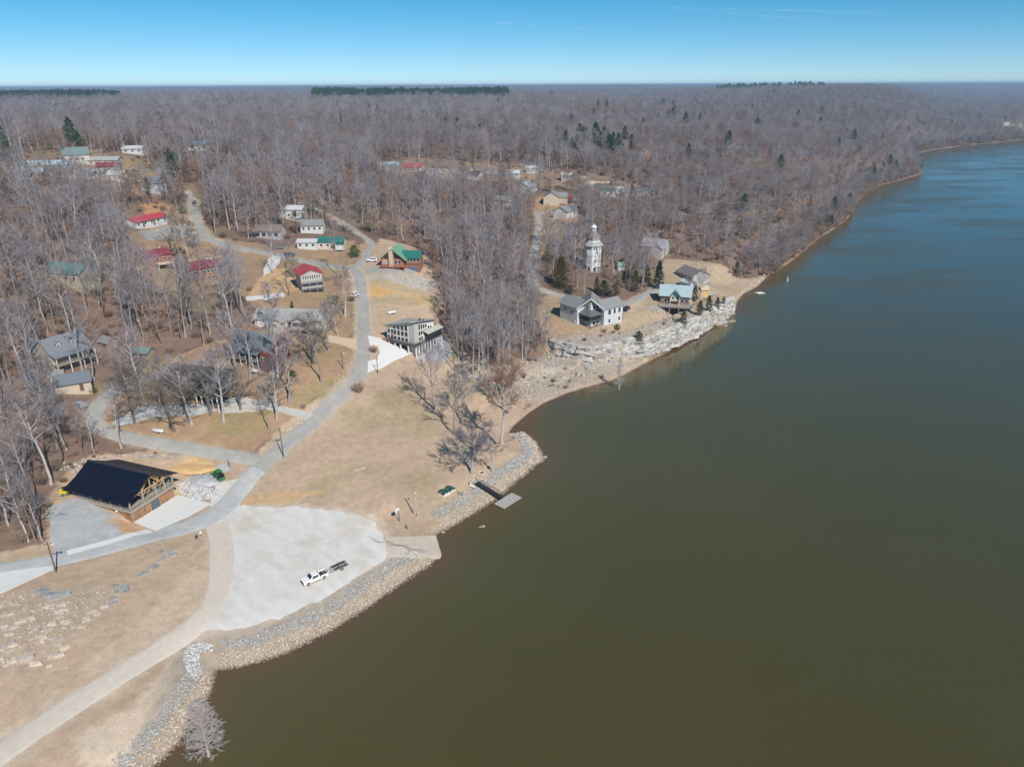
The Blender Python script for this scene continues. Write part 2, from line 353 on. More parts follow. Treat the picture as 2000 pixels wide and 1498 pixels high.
LITTER = (.205,.135,.102); LAWN = (.475,.345,.245); YARD = (.37,.245,.150); ORANGE = (.62,.33,.13); DIRT = (.56,.37,.20)
GREEN = (.27,.235,.105); ROCKY = (.43,.355,.28); MUD = (.20,.125,.075); SAND = (.52,.385,.27)
PAINT = [  # (colour, strength, polygon)
 (YARD,.9,Z_YARD),(YARD,.85,Z_YARD2),(LAWN,1,Z_OPEN),((.39,.295,.205),1,Z_PEN),((.42,.27,.15),1,Z_HILL),(YARD,.6,Z_ROW),(YARD,.6,Z_FARL),
 (ORANGE,1,[(713,566),(735,556),(760,563),(768,572),(745,580),(716,578)]),(DIRT,.8,[(768,566),(800,572),(850,590),(868,604),(840,602),(790,582),(766,576)]),
 (DIRT,1,[(488,575),(505,545),(540,520),(572,528),(585,545),(580,566),(556,574),(510,577)]),(SAND,.8,[(1100,458),(1062,455),(1060,448),(1100,446)]),
 (ORANGE,.55,[(232,1012),(262,1022),(290,1040),(240,1052),(228,1030)]),((.60,.40,.20),.9,[(345,905),(380,892),(420,900),(418,915),(370,925),(340,920)]),
 ((.60,.40,.20),.8,[(340,955),(352,958),(392,975),(380,985),(345,968)]),((.60,.40,.20),.8,[(85,985),(128,970),(132,982),(95,990)]),((.55,.37,.2),.8,[(92,1050),(106,1035),(116,1090),(100,1080)]),
 (DIRT,.9,[(470,970),(560,962),(640,962),(560,985),(470,985)]),((.53,.43,.34),.95,[(445,985),(520,984),(590,983),(660,990),(712,1001),(750,1020),(764,1050),(768,1092),(740,1112),(700,1138),(650,1172),(600,1196),(540,1222),(480,1240),(420,1246),(360,1250),(400,1200),(425,1150)]),((.58,.465,.36),.8,[(150,1440),(250,1385),(330,1300),(360,1290),(350,1340),(290,1420),(240,1500),(160,1510)]),((.56,.43,.32),.7,[(150,1300),(260,1220),(380,1110),(420,1120),(400,1180),(300,1250),(180,1330)]),((.54,.42,.32),.6,[(0,1420),(120,1340),(60,1400),(0,1450)]),(GREEN,.45,[(560,770),(690,730),(660,770),(590,800)]),(GREEN,.5,[(430,800),(540,805),(500,850),(400,850)]),
 (GREEN,.5,[(735,765),(790,755),(780,790),(730,790)]),(GREEN,.35,[(720,545),(800,560),(860,585),(800,600),(730,590)]),((.30,.20,.12),.6,[(500,735),(545,745),(540,775),(490,770)]),
 ((.41,.345,.29),.85,[(1085,660),(1180,655),(1260,640),(1330,620),(1400,600),(1440,590),(1440,610),(1330,685),(1200,745),(1040,790),(1060,700)]),
 (ROCKY,.6,[(880,700),(960,720),(1060,690),(1040,780),(940,760)]),(ROCKY,.4,[(0,1180),(60,1150),(160,1140),(240,1150),(190,1220),(90,1300),(0,1330)]),
 ((.42,.28,.17),.9,[(1060,590),(1095,582),(1095,620),(1130,650),(1100,665),(1075,640),(1062,620)]),(SAND,.8,[(1220,590),(1262,582),(1255,600),(1225,610)]),
 ((.44,.34,.235),.9,[(1360,515),(1420,525),(1440,545),(1400,560),(1380,545)]),(SAND,.8,[(990,845),(1000,820),(1035,795),(1110,762),(1200,735),(1240,715),(1300,685),(1300,695),(1220,735),(1130,765),(1060,792),(1030,815)]),
 ((.40,.36,.31),.8,[(715,535),(745,538),(830,545),(862,552),(850,568),(800,562),(760,548),(715,545)]),(ORANGE,.6,[(276,400),(300,395),(335,400),(330,425),(285,425)]),
 ((.46,.34,.22),.9,[(1945,232),(2000,228),(2060,226),(2060,243),(1990,248),(1945,243)]),((.46,.36,.25),.9,[(1955,212),(2060,208),(2060,222),(1960,222)]),
 (ORANGE,.7,[(1250,295),(1275,290),(1278,312),(1255,315)]),(ORANGE,.5,[(1215,300),(1240,292),(1240,312),(1220,316)]),(DIRT,.6,[(600,216),(670,214),(672,219),(600,221)]),
 (SAND,.7,[(1675,400),(1700,378),(1730,362),(1797,340),(1796,348),(1735,368),(1700,388),(1682,408)]),(DIRT,.6,[(700,480),(720,470),(735,490),(700,500)]),
]
X1 = MX.ravel(); Y1 = MY.ravel(); Z1 = MZ.ravel(); D1 = MD.ravel()
jx = X1 + 2.6 * (fbm(X1 / 5, Y1 / 5, 51) - .5) + 1.2 * (vnoise(X1 / 1.7, Y1 / 1.7, 52) - .5)
jy = Y1 + 2.6 * (fbm(X1 / 5, Y1 / 5, 53) - .5) + 1.2 * (vnoise(X1 / 1.7, Y1 / 1.7, 54) - .5)
C1 = np.tile(np.array(LITTER), (len(X1), 1))
C1 *= (0.8 + 0.4 * fbm(X1 / 60, Y1 / 60, 61))[:, None]
# far woods floor: darker and greyer with distance, ground shadow put into the colour
fw = sstep(380, 1300, np.hypot(X1, Y1))[:, None]
C1 = C1 * (1 - fw) + np.array((.15, .12, .115)) * fw
for colr, stg, poly in PAINT:
    w = gpoly(poly); xs = [p[0] for p in w]; ys = [p[1] for p in w]
    bb = (X1 > min(xs) - 6) & (X1 < max(xs) + 6) & (Y1 > min(ys) - 6) & (Y1 < max(ys) + 6)
    ii = np.nonzero(bb)[0]; m = inside(jx[ii], jy[ii], w); ii = ii[m]
    mot = stg * (0.72 + 0.56 * fbm(X1[ii] / 7, Y1[ii] / 7, 71)); mot = np.clip(mot, 0, 1)[:, None]
    C1[ii] = C1[ii] * (1 - mot) + np.array(colr) * mot
# worn, dusty shoulders along the roads and round the gravel lot
SHOULDER = [([(-60,1122),(60,1104),(215,1068),(380,1024),(430,998),(460,966),(490,930),(530,893),(580,850),(640,796),(685,752),(706,715),(711,650),(707,570),(699,535),(676,524),(600,512),(510,492),(430,476),(388,442),(377,390)], 2.4, 2.6, (.47,.375,.285)),
 ([(505,900),(440,888),(300,865),(198,836),(184,818),(212,773),(300,736),(398,707)], 1.9, 1.8, (.42,.32,.23)),
 ([(-120,1560),(0,1474),(130,1385),(280,1290),(388,1215),(433,1140),(434,1050)], 2.1, 2.2, (.54,.43,.33)),
 ([(1330,560),(1262,575),(1200,596),(1110,580),(1048,560),(1040,520),(1050,462),(1049,415)], 1.6, 1.6, (.44,.34,.25)),
 ([(690,526),(712,504),(727,480),(700,456),(630,414)], 1.6, 1.5, (.42,.30,.21))]
for pts_, hw_, sw_, cs_ in SHOULDER:
    P_ = resample(gpoly(pts_), 2.0); ii = np.nonzero((X1 > P_[:, 0].min() - 8) & (X1 < P_[:, 0].max() + 8) & (Y1 > P_[:, 1].min() - 8) & (Y1 < P_[:, 1].max() + 8))[0]
    dm = np.full(len(ii), 1e9)
    for q_ in P_: dm = np.minimum(dm, np.hypot(X1[ii] - q_[0], Y1[ii] - q_[1]))
    wsh = (sstep(hw_ + sw_, hw_ * .8, dm + 2.2 * (fbm(X1[ii] / 3, Y1[ii] / 3, 95) - .5)) * .85)[:, None]; C1[ii] = C1[ii] * (1 - wsh) + np.array(cs_) * wsh
n1 = fbm(X1 / 22, Y1 / 22, 81); n2 = fbm(X1 / 9, Y1 / 3, 83)
C1 *= (0.86 + 0.28 * n1)[:, None]
rot_ = X1 * .82 + Y1 * .57; rot2 = -X1 * .57 + Y1 * .82; strk = fbm(rot_ / 26, rot2 / 3.2, 131, 5); C1 *= (0.88 + 0.24 * strk)[:, None]
gr = (sstep(.55, .75, fbm(X1 / 16, Y1 / 16, 87)) * np.where(Y1 < 150, .10, .30))[:, None] * (np.hypot(X1, Y1) < 700)[:, None]
C1 = C1 * (1 - gr) + np.array(GREEN) * gr * 1.1
# shore mud and the river bed
sh = sstep(3.0, 0.6, D1) * (D1 < 5); sh = sh * np.where(Y1 > 380, .35, .7); C1 = C1 * (1 - sh[:, None]) + np.array(SAND) * sh[:, None]
bandr = sstep(8.5, 6.5, D1) * inside(X1, Y1, gpoly([(150,1700),(360,1250),(860,1030),(1080,830),(1100,900),(900,1110),(450,1360),(320,1560)])); C1 = C1 * (1 - .55 * bandr[:, None]) + np.array((.30,.265,.225)) * .55 * bandr[:, None]  # ground under the riprap painted darker, as shade in the gaps between stones
wet = sstep(.9, .1, D1); C1 = C1 * (1 - wet[:, None]) + np.array(MUD) * wet[:, None]
m_ground = mat('ground_soil', (1, 1, 1), .95, var=.18, scale=.55, bump=.07, bscale=1.6, attr='base', spec=.1)
# a second, finer mottling of straw, leaves and bare soil
nt = m_ground.node_tree; b_ = nt.nodes['Principled BSDF']; lk = b_.inputs['Base Color'].links[0]; src = lk.from_socket
nz = nt.nodes.new('ShaderNodeTexNoise'); nz.inputs['Scale'].default_value = 2.6; nz.inputs['Detail'].default_value = 6; nz.inputs['Roughness'].default_value = .75
tc_ = nt.nodes.new('ShaderNodeTexCoord'); nt.links.new(tc_.outputs['Object'], nz.inputs['Vector'])
mr_ = nt.nodes.new('ShaderNodeMapRange'); mr_.inputs[1].default_value = .3; mr_.inputs[2].default_value = .7; mr_.inputs[3].default_value = .84; mr_.inputs[4].default_value = 1.15
nt.links.new(nz.outputs[0], mr_.inputs[0]); vm_ = nt.nodes.new('ShaderNodeVectorMath'); vm_.operation = 'SCALE'
nt.links.new(src, vm_.inputs[0]); nt.links.new(mr_.outputs[0], vm_.inputs['Scale']); nt.links.new(vm_.outputs[0], b_.inputs['Base Color'])

ny, nx = MX.shape; idx = np.arange(ny * nx).reshape(ny, nx)
quads = np.stack([idx[:-1, :-1], idx[:-1, 1:], idx[1:, 1:], idx[1:, :-1]], -1).reshape(-1, 4)
me = np_mesh('ground', np.stack([X1, Y1, Z1], -1), quads, m_ground, True)
col_attr(me, 'base', C1)
tag(add_obj('ground', me), kind='structure')

# ------------------------------------------------------------------ river
def water_material():
    m = bpy.data.materials.new('river_water'); m.use_nodes = True; nt = m.node_tree; b = nt.nodes['Principled BSDF']; L = nt.links.new
    b.inputs['IOR'].default_value = 1.48; b.inputs['Roughness'].default_value = .10; b.inputs['Specular IOR Level'].default_value = .72
    a = nt.nodes.new('ShaderNodeAttribute'); a.attribute_name = 'base'
    L(a.outputs['Color'], b.inputs['Base Color'])
    tc = nt.nodes.new('ShaderNodeTexCoord'); mp = nt.nodes.new('ShaderNodeMapping'); mp.inputs['Scale'].default_value = (.45, 1.0, 1)
    mp.inputs['Rotation'].default_value = (0, 0, R(12)); L(tc.outputs['Object'], mp.inputs['Vector'])
    prev = None
    for sc, dist in ((.9, .05), (.22, .10), (.02, .4)):
        n = nt.nodes.new('ShaderNodeTexNoise'); n.inputs['Scale'].default_value = sc; n.inputs['Detail'].default_value = 4; L(mp.outputs[0], n.inputs['Vector'])
        bp = nt.nodes.new('ShaderNodeBump'); bp.inputs['Distance'].default_value = dist; bp.inputs['Strength'].default_value = .75
        L(n.outputs[0], bp.inputs['Height'])
        if prev is not None: L(prev.outputs[0], bp.inputs['Normal'])
        prev = bp
    L(prev.outputs[0], b.inputs['Normal'])
    # wind patches change the roughness
    n = nt.nodes.new('ShaderNodeTexNoise'); n.inputs['Scale'].default_value = .02; n.inputs['Detail'].default_value = 8; n.inputs['Roughness'].default_value = .65; L(mp.outputs[0], n.inputs['Vector'])
    mr = nt.nodes.new('ShaderNodeMapRange'); mr.inputs[1].default_value = .35; mr.inputs[2].default_value = .65; mr.inputs[3].default_value = .03; mr.inputs[4].default_value = .34
    L(n.outputs[0], mr.inputs[0]); L(mr.outputs[0], b.inputs['Roughness'])
    return m
wx = spaced(-130, 140, 2.0, -200, 30000, 1.05); wy = spaced(70, 330, 2.0, -250, 26000, 1.05)
wX, wY = np.meshgrid(wx, wy); wd, _k = shore_dist(wX, wY)
gz = ground(wX, wY); gz = np.where(wY < 25, np.where(wd < 0, -3, 5), gz)
keep_v = gz < 0.8
ny2, nx2 = wX.shape; id2 = np.arange(ny2 * nx2).reshape(ny2, nx2)
q2 = np.stack([id2[:-1, :-1], id2[:-1, 1:], id2[1:, 1:], id2[1:, :-1]], -1).reshape(-1, 4)
kv = keep_v.ravel(); q2 = q2[kv[q2].any(1)]
used = np.unique(q2); remap = np.full(ny2 * nx2, -1); remap[used] = np.arange(len(used))
Vw = np.stack([wX.ravel(), wY.ravel(), np.zeros(wX.size)], -1)[used]
me = np_mesh('river', Vw, remap[q2], water_material(), True)
dw = -wd.ravel()[used] + 3 * (fbm(Vw[:, 0] / 9, Vw[:, 1] / 9, 91) - .5)
s1 = np.exp(-np.clip(dw, 0, None) / 3.8)[:, None]; s2 = np.exp(-np.clip(dw, 0, None) / 34)[:, None]
cw_ = np.array((.066, .053, .010)) * (1 - s2) + np.array((.094, .081, .026)) * s2
cw_ = cw_ * (1 - s1) + np.array((.13, .070, .033)) * s1
cw_ *= (0.9 + .2 * fbm(Vw[:, 0] / 60, Vw[:, 1] / 60, 93))[:, None]
col_attr(me, 'base', cw_)
tag(add_obj('river', me), kind='structure')

# ------------------------------------------------------------------ roads, lots and slabs laid on the ground
ROADS_W = []
def ribbon(name, pts, width, m, off=.08, nc=6, jag=.25):
    P = resample(gpoly(pts), 1.2); T = np.gradient(P, axis=0); T /= np.linalg.norm(T, axis=1)[:, None] + 1e-9
    N = np.stack([-T[:, 1], T[:, 0]], -1); V = []; FA = []
    w = np.interp(np.arange(len(P)), np.linspace(0, len(P) - 1, len(width)), width) if isinstance(width, (list, tuple)) else np.full(len(P), width)
    lat = np.linspace(-.5, .5, nc); lat = np.concatenate([[lat[0]], lat, [lat[-1]]])
    ROADS_W.append((P, float(np.max(w))))
    for i in range(len(P)):
        for k, l in enumerate(lat):
            e = 1 + jag * (vnoise(i * .35, 3.3 if l < 0 else 9.1, 5) - .5) / max(w[i], 1) * (1 if k in (0, 1, nc, nc + 1) else 0) * 2
            q = P[i] + N[i] * w[i] * l * e
            edge = k in (0, nc + 1)
            if edge: q = q + N[i] * (.35 if l > 0 else -.35)
            V.append((q[0], q[1], float(ground(q[0], q[1])) + (-.06 if edge else off * (.55 + .45 * min(1, 4 * (1 - abs(2 * l)))) + .04 * (1 - abs(2 * l)))))
    k = len(lat)
    for i in range(len(P) - 1):
        for j in range(k - 1): FA.append((i * k + j, i * k + j + 1, (i + 1) * k + j + 1, (i + 1) * k + j))
    V = np.array(V); FA = np.array(FA)
    return tag(add_obj(name, np_mesh(name, V, FA[:, ::-1], m, False)), kind='structure')
def drape(name, pts, m, off=.06, step=2.0, world_pts=False, jag=.35):
    W = pts if world_pts else gpoly(pts)
    B = []
    for i in range(len(W)):
        a = np.array(W[i]); b = np.array(W[(i + 1) % len(W)]); k = max(int(np.hypot(*(b - a)) / (step * .7)), 1)
        for j in range(k):
            q = a + (b - a) * j / k
            B.append((q[0] + jag * 2 * (vnoise(q[0] / 1.3, q[1] / 1.3, 7) - .5), q[1] + jag * 2 * (vnoise(q[0] / 1.3, q[1] / 1.3, 8) - .5)))
    nb = len(B); xs = [p[0] for p in B]; ys = [p[1] for p in B]
    gx, gy = np.meshgrid(np.arange(min(xs), max(xs), step), np.arange(min(ys), max(ys), step))
    gx = gx.ravel() + .01; gy = gy.ravel() + .013
    mk = inside(gx, gy, B)
    bx = np.array(B)
    gx, gy = gx[mk], gy[mk]
    if len(gx):
        dmin = np.min(np.hypot(gx[:, None] - bx[None, :, 0], gy[:, None] - bx[None, :, 1]), 1); gx, gy = gx[dmin > step * .45], gy[dmin > step * .45]
    pts2 = [Vector(p) for p in B] + [Vector((x, y)) for x, y in zip(gx, gy)]
    vo, eo, fo, *_r = delaunay_2d_cdt(pts2, [(i, (i + 1) % nb) for i in range(nb)], [], 1, 1e-5)
    V = np.array([(v.x, v.y) for v in vo]); z = ground(V[:, 0], V[:, 1]) + off
    V3 = [tuple(p) for p in np.column_stack([V, z])]; n0 = len(V3); faces = [tuple(f) for f in fo]
    faces = [f if ((V[f[1]] - V[f[0]])[0] * (V[f[2]] - V[f[0]])[1] - (V[f[1]] - V[f[0]])[1] * (V[f[2]] - V[f[0]])[0]) > 0 else f[::-1] for f in faces]
    for i in range(nb): V3.append((B[i][0], B[i][1], float(ground(*B[i])) - .2))
    # skirt
    key = {(round(v.x, 4), round(v.y, 4)): i for i, v in enumerate(vo)}
    for i in range(nb):
        j = (i + 1) % nb; a = key.get((round(B[i][0], 4), round(B[i][1], 4))); c = key.get((round(B[j][0], 4), round(B[j][1], 4)))
        if a is not None and c is not None: faces.append((a, n0 + i, n0 + j, c))
    return tag(add_obj(name, mesh_data(name, V3, faces, m)), kind='structure')

m_asphalt = mat('old_asphalt', (.335, .32, .30), .9, var=.14, scale=.5, bump=.01, bscale=20, second=(.39, .365, .33), scale2=.18)
m_gravel = mat('pale_gravel', (.655, .625, .59), .95, var=.09, scale=.6, bump=.02, bscale=9, second=(.585, .51, .43), s2=(.50, .70), scale2=.09, stripe=('DIAGONAL', .11, .06, 9.0))
m_roadgravel = mat('gravel_track', (.60, .52, .44), .95, var=.10, scale=.9, bump=.02, bscale=9)
m_bluegravel = mat('grey_gravel', (.385, .385, .39), .95, var=.14, scale=.45, bump=.02, bscale=10, second=(.45, .44, .43), scale2=.3)
m_conc = mat('new_concrete', (.68, .665, .64), .85, var=.05, scale=.7)
m_conc2 = mat('worn_concrete', (.58, .49, .40), .9, var=.12, scale=.6, stripe=('Y', .9, .12))
m_conc_grey = mat('grey_concrete', (.45, .42, .38), .9, var=.1, scale=.6)

drape('gravel_lot', [(458,1000),(470,987),(520,991),(580,990),(650,998),(700,1008),(735,1025),(746,1042),(753,1056),(755,1088),(735,1102),(700,1125),(650,1158),(600,1182),
      (540,1208),(480,1224),(430,1230),(385,1232),(400,1210),(425,1172),(440,1120),(444,1060),(446,1020)], m_gravel, .07, 1.0, jag=.5)
ribbon('gravel_road', [(-120,1560),(-60,1517),(0,1474),(60,1432),(130,1385),(200,1340),(280,1290),(340,1252),(388,1215),(418,1180),(433,1140),(438,1090),(434,1050),(424,1022)], [4.0,4.2,4.2,4.4,5.5,5.5], m_roadgravel, .075)
ribbon('lower_lane', [(-60,1122),(0,1113),(60,1104),(130,1090),(215,1068),(300,1046),(380,1024),(430,998),(460,966),(490,930),(505,917)], [4.4,4.4,5.0,6.0,6.0,5.4,4.8], mat('pale_lane', (.44, .435, .43), .92, var=.1, scale=.5, bump=.01, bscale=15, second=(.50, .49, .475), scale2=.2), .105)
ribbon('lane', [(500,921),(530,893),(580,850),(640,796),(685,752),(706,715),(711,680),(711,650),(709,600),(707,570),(704,550),(699,535),(690,527),(676,524),(640,519),(600,512),(560,502),(510,492),(470,486),(430,476),(403,462),(388,442),(380,415),(377,390),(366,372)],
       [4.4,4.3,4.1,4.0,4.0,3.9,3.9,3.8], m_asphalt, .09)
ribbon('loop_road', [(505,900),(470,893),(440,888),(380,878),(300,865),(235,851),(198,836),(184,818),(190,796),(212,773),(245,752),(300,736),(350,721),(398,707)], 3.8, m_asphalt, .115)
ribbon('cabin_drive', [(690,526),(702,518),(712,504),(719,491),(727,480),(718,468),(700,456),(668,434),(630,414),(582,396)], [3.6,3.4,3.2,3.2,3.0], m_asphalt, .125)
drape('cabin_pad', [(713,522),(745,521),(790,529),(818,522),(822,530),(800,537),(745,535),(714,531)], m_asphalt, .10)
ribbon('hill_road', [(1395,575),(1330,560),(1290,560),(1262,575),(1235,590),(1200,596),(1150,592),(1110,580),(1070,570),(1048,560),(1041,545),(1040,520),(1043,490),(1050,462),(1053,440),(1049,415)], 3.3, m_asphalt, .09)
ribbon('side_drive', [(1049,419),(1065,414),(1082,413)], 3.2, m_asphalt, .11)
drape('concrete_apron', [(262,1020),(348,967),(412,984),(370,1008),(340,1020),(305,1038)], m_conc, .13, jag=0)
drape('concrete_strip', [(130,1076),(215,1054),(286,1034),(300,1039),(215,1063),(132,1085)], m_conc, .13, jag=0)
drape('concrete_drive', [(-60,1128),(0,1119),(60,1110),(104,1106),(104,1112),(60,1132),(0,1160),(-60,1180)], m_conc, .14, jag=0)
drape('barn_yard', [(96,990),(130,975),(150,972),(190,990),(230,1008),(232,1040),(250,1045),(215,1054),(135,1074),(106,1086),(98,1040)], m_bluegravel, .06)
drape('white_drive', [(719,656),(740,660),(765,667),(800,676),(812,684),(800,692),(770,705),(745,720),(718,728),(719,706),(735,702),(742,690),(738,676),(722,674)], m_conc, .13, jag=.1)
drape('gravel_yard', [(815,695),(835,672),(858,655),(880,668),(884,690),(870,708),(845,704),(828,708)], m_bluegravel, .06)
drape('boat_ramp', [(752,1050),(800,1048),(852,1046),(866,1090),(810,1090),(756,1090)], m_conc2, .13, 1.0, jag=.05)
drape('ranch_drive', [(640,655),(670,660),(695,662),(698,684),(690,682),(662,672),(640,668)], mat('sand_drive', (.55,.42,.29), .95, var=.1, scale=.5), .06)
drape('gravel_turnaround', [(425,782),(470,775),(530,785),(555,795),(610,805),(612,818),(596,822),(560,808),(520,800),(470,806),(430,808)], m_conc_grey, .09)
drape('gravel_terrace', [(215,825),(270,795),(340,790),(400,790),(430,800),(380,812),(300,815),(230,832)], m_bluegravel, .06)
drape('asphalt_yard', [(268,452),(322,442),(372,436),(380,452),(400,470),(380,476),(350,463),(290,470)], m_asphalt, .07)
drape('gravel_spur', [(532,498),(548,500),(546,515),(530,530),(513,540),(516,525),(524,508)], m_gravel, .07)
drape('gravel_strip', [(481,580),(520,576),(555,572),(556,580),(520,584),(482,588)], m_gravel, .06)
drape('gravel_heap_pad', [(420,912),(440,905),(456,915),(438,922),(425,918)], m_bluegravel, .06)
drape('forecourt', [(425,945),(445,938),(470,935),(488,935),(470,962),(470,985),(452,1010),(446,1040),(430,1052),(405,1030),(425,1000),(410,985),(412,972)], m_gravel, .055, 1.5)
drape('patio', [(1318,600),(1345,590),(1352,602),(1335,612),(1320,610)], m_conc_grey, .1)

# ------------------------------------------------------------------ stones
def ico(sub=1):
    t = (1 + 5 ** .5) / 2
    v = [(-1,t,0),(1,t,0),(-1,-t,0),(1,-t,0),(0,-1,t),(0,1,t),(0,-1,-t),(0,1,-t),(t,0,-1),(t,0,1),(-t,0,-1),(-t,0,1)]
    f = [(0,11,5),(0,5,1),(0,1,7),(0,7,10),(0,10,11),(1,5,9),(5,11,4),(11,10,2),(10,7,6),(7,1,8),(3,9,4),(3,4,2),(3,2,6),(3,6,8),(3,8,9),(4,9,5),(2,4,11),(6,2,10),(8,6,7),(9,8,1)]
    v = [np.array(p, float) / np.linalg.norm(p) for p in v]
    for _ in range(sub):
        c = {}; nf = []
        def mid(a, b):
            k = (min(a, b), max(a, b))
            if k not in c: p = v[a] + v[b]; v.append(p / np.linalg.norm(p)); c[k] = len(v) - 1
            return c[k]
        for a, b, d in f:
            x, y, z = mid(a, b), mid(b, d), mid(d, a); nf += [(a, x, z), (b, y, x), (d, z, y), (x, y, z)]
        f = nf
    return np.array(v), np.array(f)
ICO0 = ico(0); ICO1 = ico(1)
def rock_mesh(name, m, seed, flat=.6):
    r = np.random.default_rng(seed); v, f = ICO1; v = v.copy()
    for _ in range(5):
        n = r.normal(size=3); n /= np.linalg.norm(n); c = r.uniform(.55, .85); d = v @ n; v -= np.outer(np.clip(d - c, 0, None), n)
    v *= (1 + r.normal(0, .05, len(v)))[:, None]; v[:, 2] *= flat
    return mesh_data(name, v, f, m)
def slab_mesh(name, m, seed, n=9):
    """a flat ledge of limestone with a broken outline, unit half length 1 x .5, height 1"""
    r = np.random.default_rng(seed); a = np.sort(r.uniform(0, 2 * np.pi, n)); a = np.linspace(0, 2 * np.pi, n, endpoint=False) + r.uniform(-.2, .2, n)
    rad = r.uniform(.75, 1.08, n); V = []
    for z, k in ((0, .93), (.45, 1.0), (.52, .94), (1.0, .97)):
        for i in range(n): V.append((rad[i] * k * math.cos(a[i]) + r.uniform(-.03, .03), rad[i] * k * .5 * math.sin(a[i]) + r.uniform(-.03, .03), z + r.uniform(-.05, .05)))
    V.append((0, 0, 1.03)); F_ = []
    for l in range(3):
        for i in range(n): F_.append((l * n + i, l * n + (i + 1) % n, (l + 1) * n + (i + 1) % n, (l + 1) * n + i))
    for i in range(n): F_.append((3 * n + i, 3 * n + (i + 1) % n, 4 * n))
    return mesh_data(name, V, F_, m)
m_lime = mat('weathered_limestone', (.46, .435, .405), .95, var=.34, scale=1.5, bump=.16, bscale=2.2, rnd=.16, second=(.20, .195, .19), s2=(.48, .68), scale2=.45)
m_lime_tan = mat('tan_limestone', (.47, .385, .30), .95, var=.25, scale=1.3, bump=.1, bscale=3, rnd=.2, second=(.33, .30, .27), s2=(.52, .7), scale2=.6)
m_stones = mat('riprap_stone', (1, 1, 1), .95, var=.2, scale=2.5, attr='base', spec=.1)

def stone_field(name, pts, sizes, cols, label, cat, flat=.75, sink=.25):
    """many loose stones as one mesh; pts (n,2)"""
    n = len(pts); v0, f0 = ICO0; k = len(v0); r = np.random.default_rng(n)
    th = r.uniform(0, 2 * np.pi, (n, 3)); ca, sa = np.cos(th), np.sin(th)
    sc = np.stack([sizes * r.uniform(.7, 1.25, n), sizes * r.uniform(.6, 1.0, n), sizes * flat * r.uniform(.6, 1.1, n)], -1)
    V = v0[None] * (1 + r.uniform(-.22, .22, (n, k, 1))) * sc[:, None, :]
    x, y, z = V[..., 0].copy(), V[..., 1].copy(), V[..., 2].copy()
    tl = .35 * (th[:, 1] / np.pi - 1)[:, None]; y, z = y * np.cos(tl) - z * np.sin(tl), y * np.sin(tl) + z * np.cos(tl)
    x, y = x * ca[:, :1] - y * sa[:, :1], x * sa[:, :1] + y * ca[:, :1]
    zz = ground(pts[:, 0], pts[:, 1])
    V = np.stack([x + pts[:, :1], y + pts[:, 1:2], z + (zz + sc[:, 2] * (1 - 2 * sink))[:, None]], -1).reshape(-1, 3)
    FA = (f0[None] + (np.arange(n) * k)[:, None, None]).reshape(-1, 3)
    me = np_mesh(name, V, FA, m_stones); col_attr(me, 'base', np.repeat(cols, k, 0))
    return tag(add_obj(name, me), label, cat, kind='stuff')
def along_shore(i0, i1, d0, d1, n, rng):
    seg = SHW[i0:i1 + 1]; L = np.linalg.norm(np.diff(seg, axis=0), axis=1); c = np.concatenate([[0], np.cumsum(L)])
    s = rng.uniform(0, c[-1], n); k = np.clip(np.searchsorted(c, s) - 1, 0, len(L) - 1); t = (s - c[k]) / L[k]
    p = seg[k] + (seg[k + 1] - seg[k]) * t[:, None]; T = (seg[k + 1] - seg[k]) / L[k][:, None]; N = np.stack([-T[:, 1], T[:, 0]], -1)
    d = rng.uniform(d0, d1, n)
    return p + N * d[:, None], d
SI = {(a, b): i + 2 for i, (a, b, c) in enumerate(SH)}
def riprap(a, b, width, dens, name, label, size=.165, tone=0):
    r = np.random.default_rng(SI[a] * 7 + 3); i0, i1 = SI[a], SI[b]
    Ltot = np.linalg.norm(np.diff(SHW[i0:i1 + 1], axis=0), axis=1).sum(); n = int(Ltot * width * dens)
    p, d = along_shore(i0, i1, -.5, width, n, r); dd, _ = shore_dist(p[:, 0], p[:, 1])
    keep = (dd > -.7) & (dd < width + 1.2 * (vnoise(p[:, 0] / 3, p[:, 1] / 3, 15) - .5)); p = p[keep]; dd = dd[keep]; n = len(p)
    f = sstep(width * .45, width * .62, dd + 1.6 * (fbm(p[:, 0] / 4, p[:, 1] / 4, 17) - .5))[:, None]
    cols = np.array((.53, .44, .355)) * (1 - f) + np.array((.40, .395, .385)) * f
    cols = cols * (.68 + .56 * r.random((n, 1)))
    wl = sstep(.5, 0, dd)[:, None]; cols = cols * (1 - .45 * wl)
    return stone_field(name, p, size * (.5 + 1.3 * r.random(n) ** 3), cols, label, 'rocks')
riprap((180,1640), (418,1312), 5.6, 26, 'riprap', 'band of grey and tan riprap along the near lower bank')
riprap((430,1308), (845,1100), 6.0, 26, 'riprap', 'riprap bank of grey and tan stones below the gravel lot')
riprap((870,1035), (1010,938), 6.3, 26, 'riprap', 'riprap bank of broken stones on both sides of the gangway')
riprap((1010,938), (1022,843), 5.2, 18, 'riprap', 'pale riprap point beyond the dock', size=.23)
def scatter_px(poly, n, seed):
    w = gpoly(poly); r = np.random.default_rng(seed); xs = [p[0] for p in w]; ys = [p[1] for p in w]
    q = np.column_stack([r.uniform(min(xs), max(xs), n * 3), r.uniform(min(ys), max(ys), n * 3)]); q = q[inside(q[:, 0], q[:, 1], w)]
    return q[:n]
def px_stones(name, poly, n, size, col, label, seed, flat=.75):
    q = scatter_px(poly, n, seed); r = np.random.default_rng(seed)
    return stone_field(name, q, size * (.5 + r.random(len(q)) ** 2), np.array(col) * (.6 + .7 * r.random((len(q), 1))), label, 'rocks', flat)
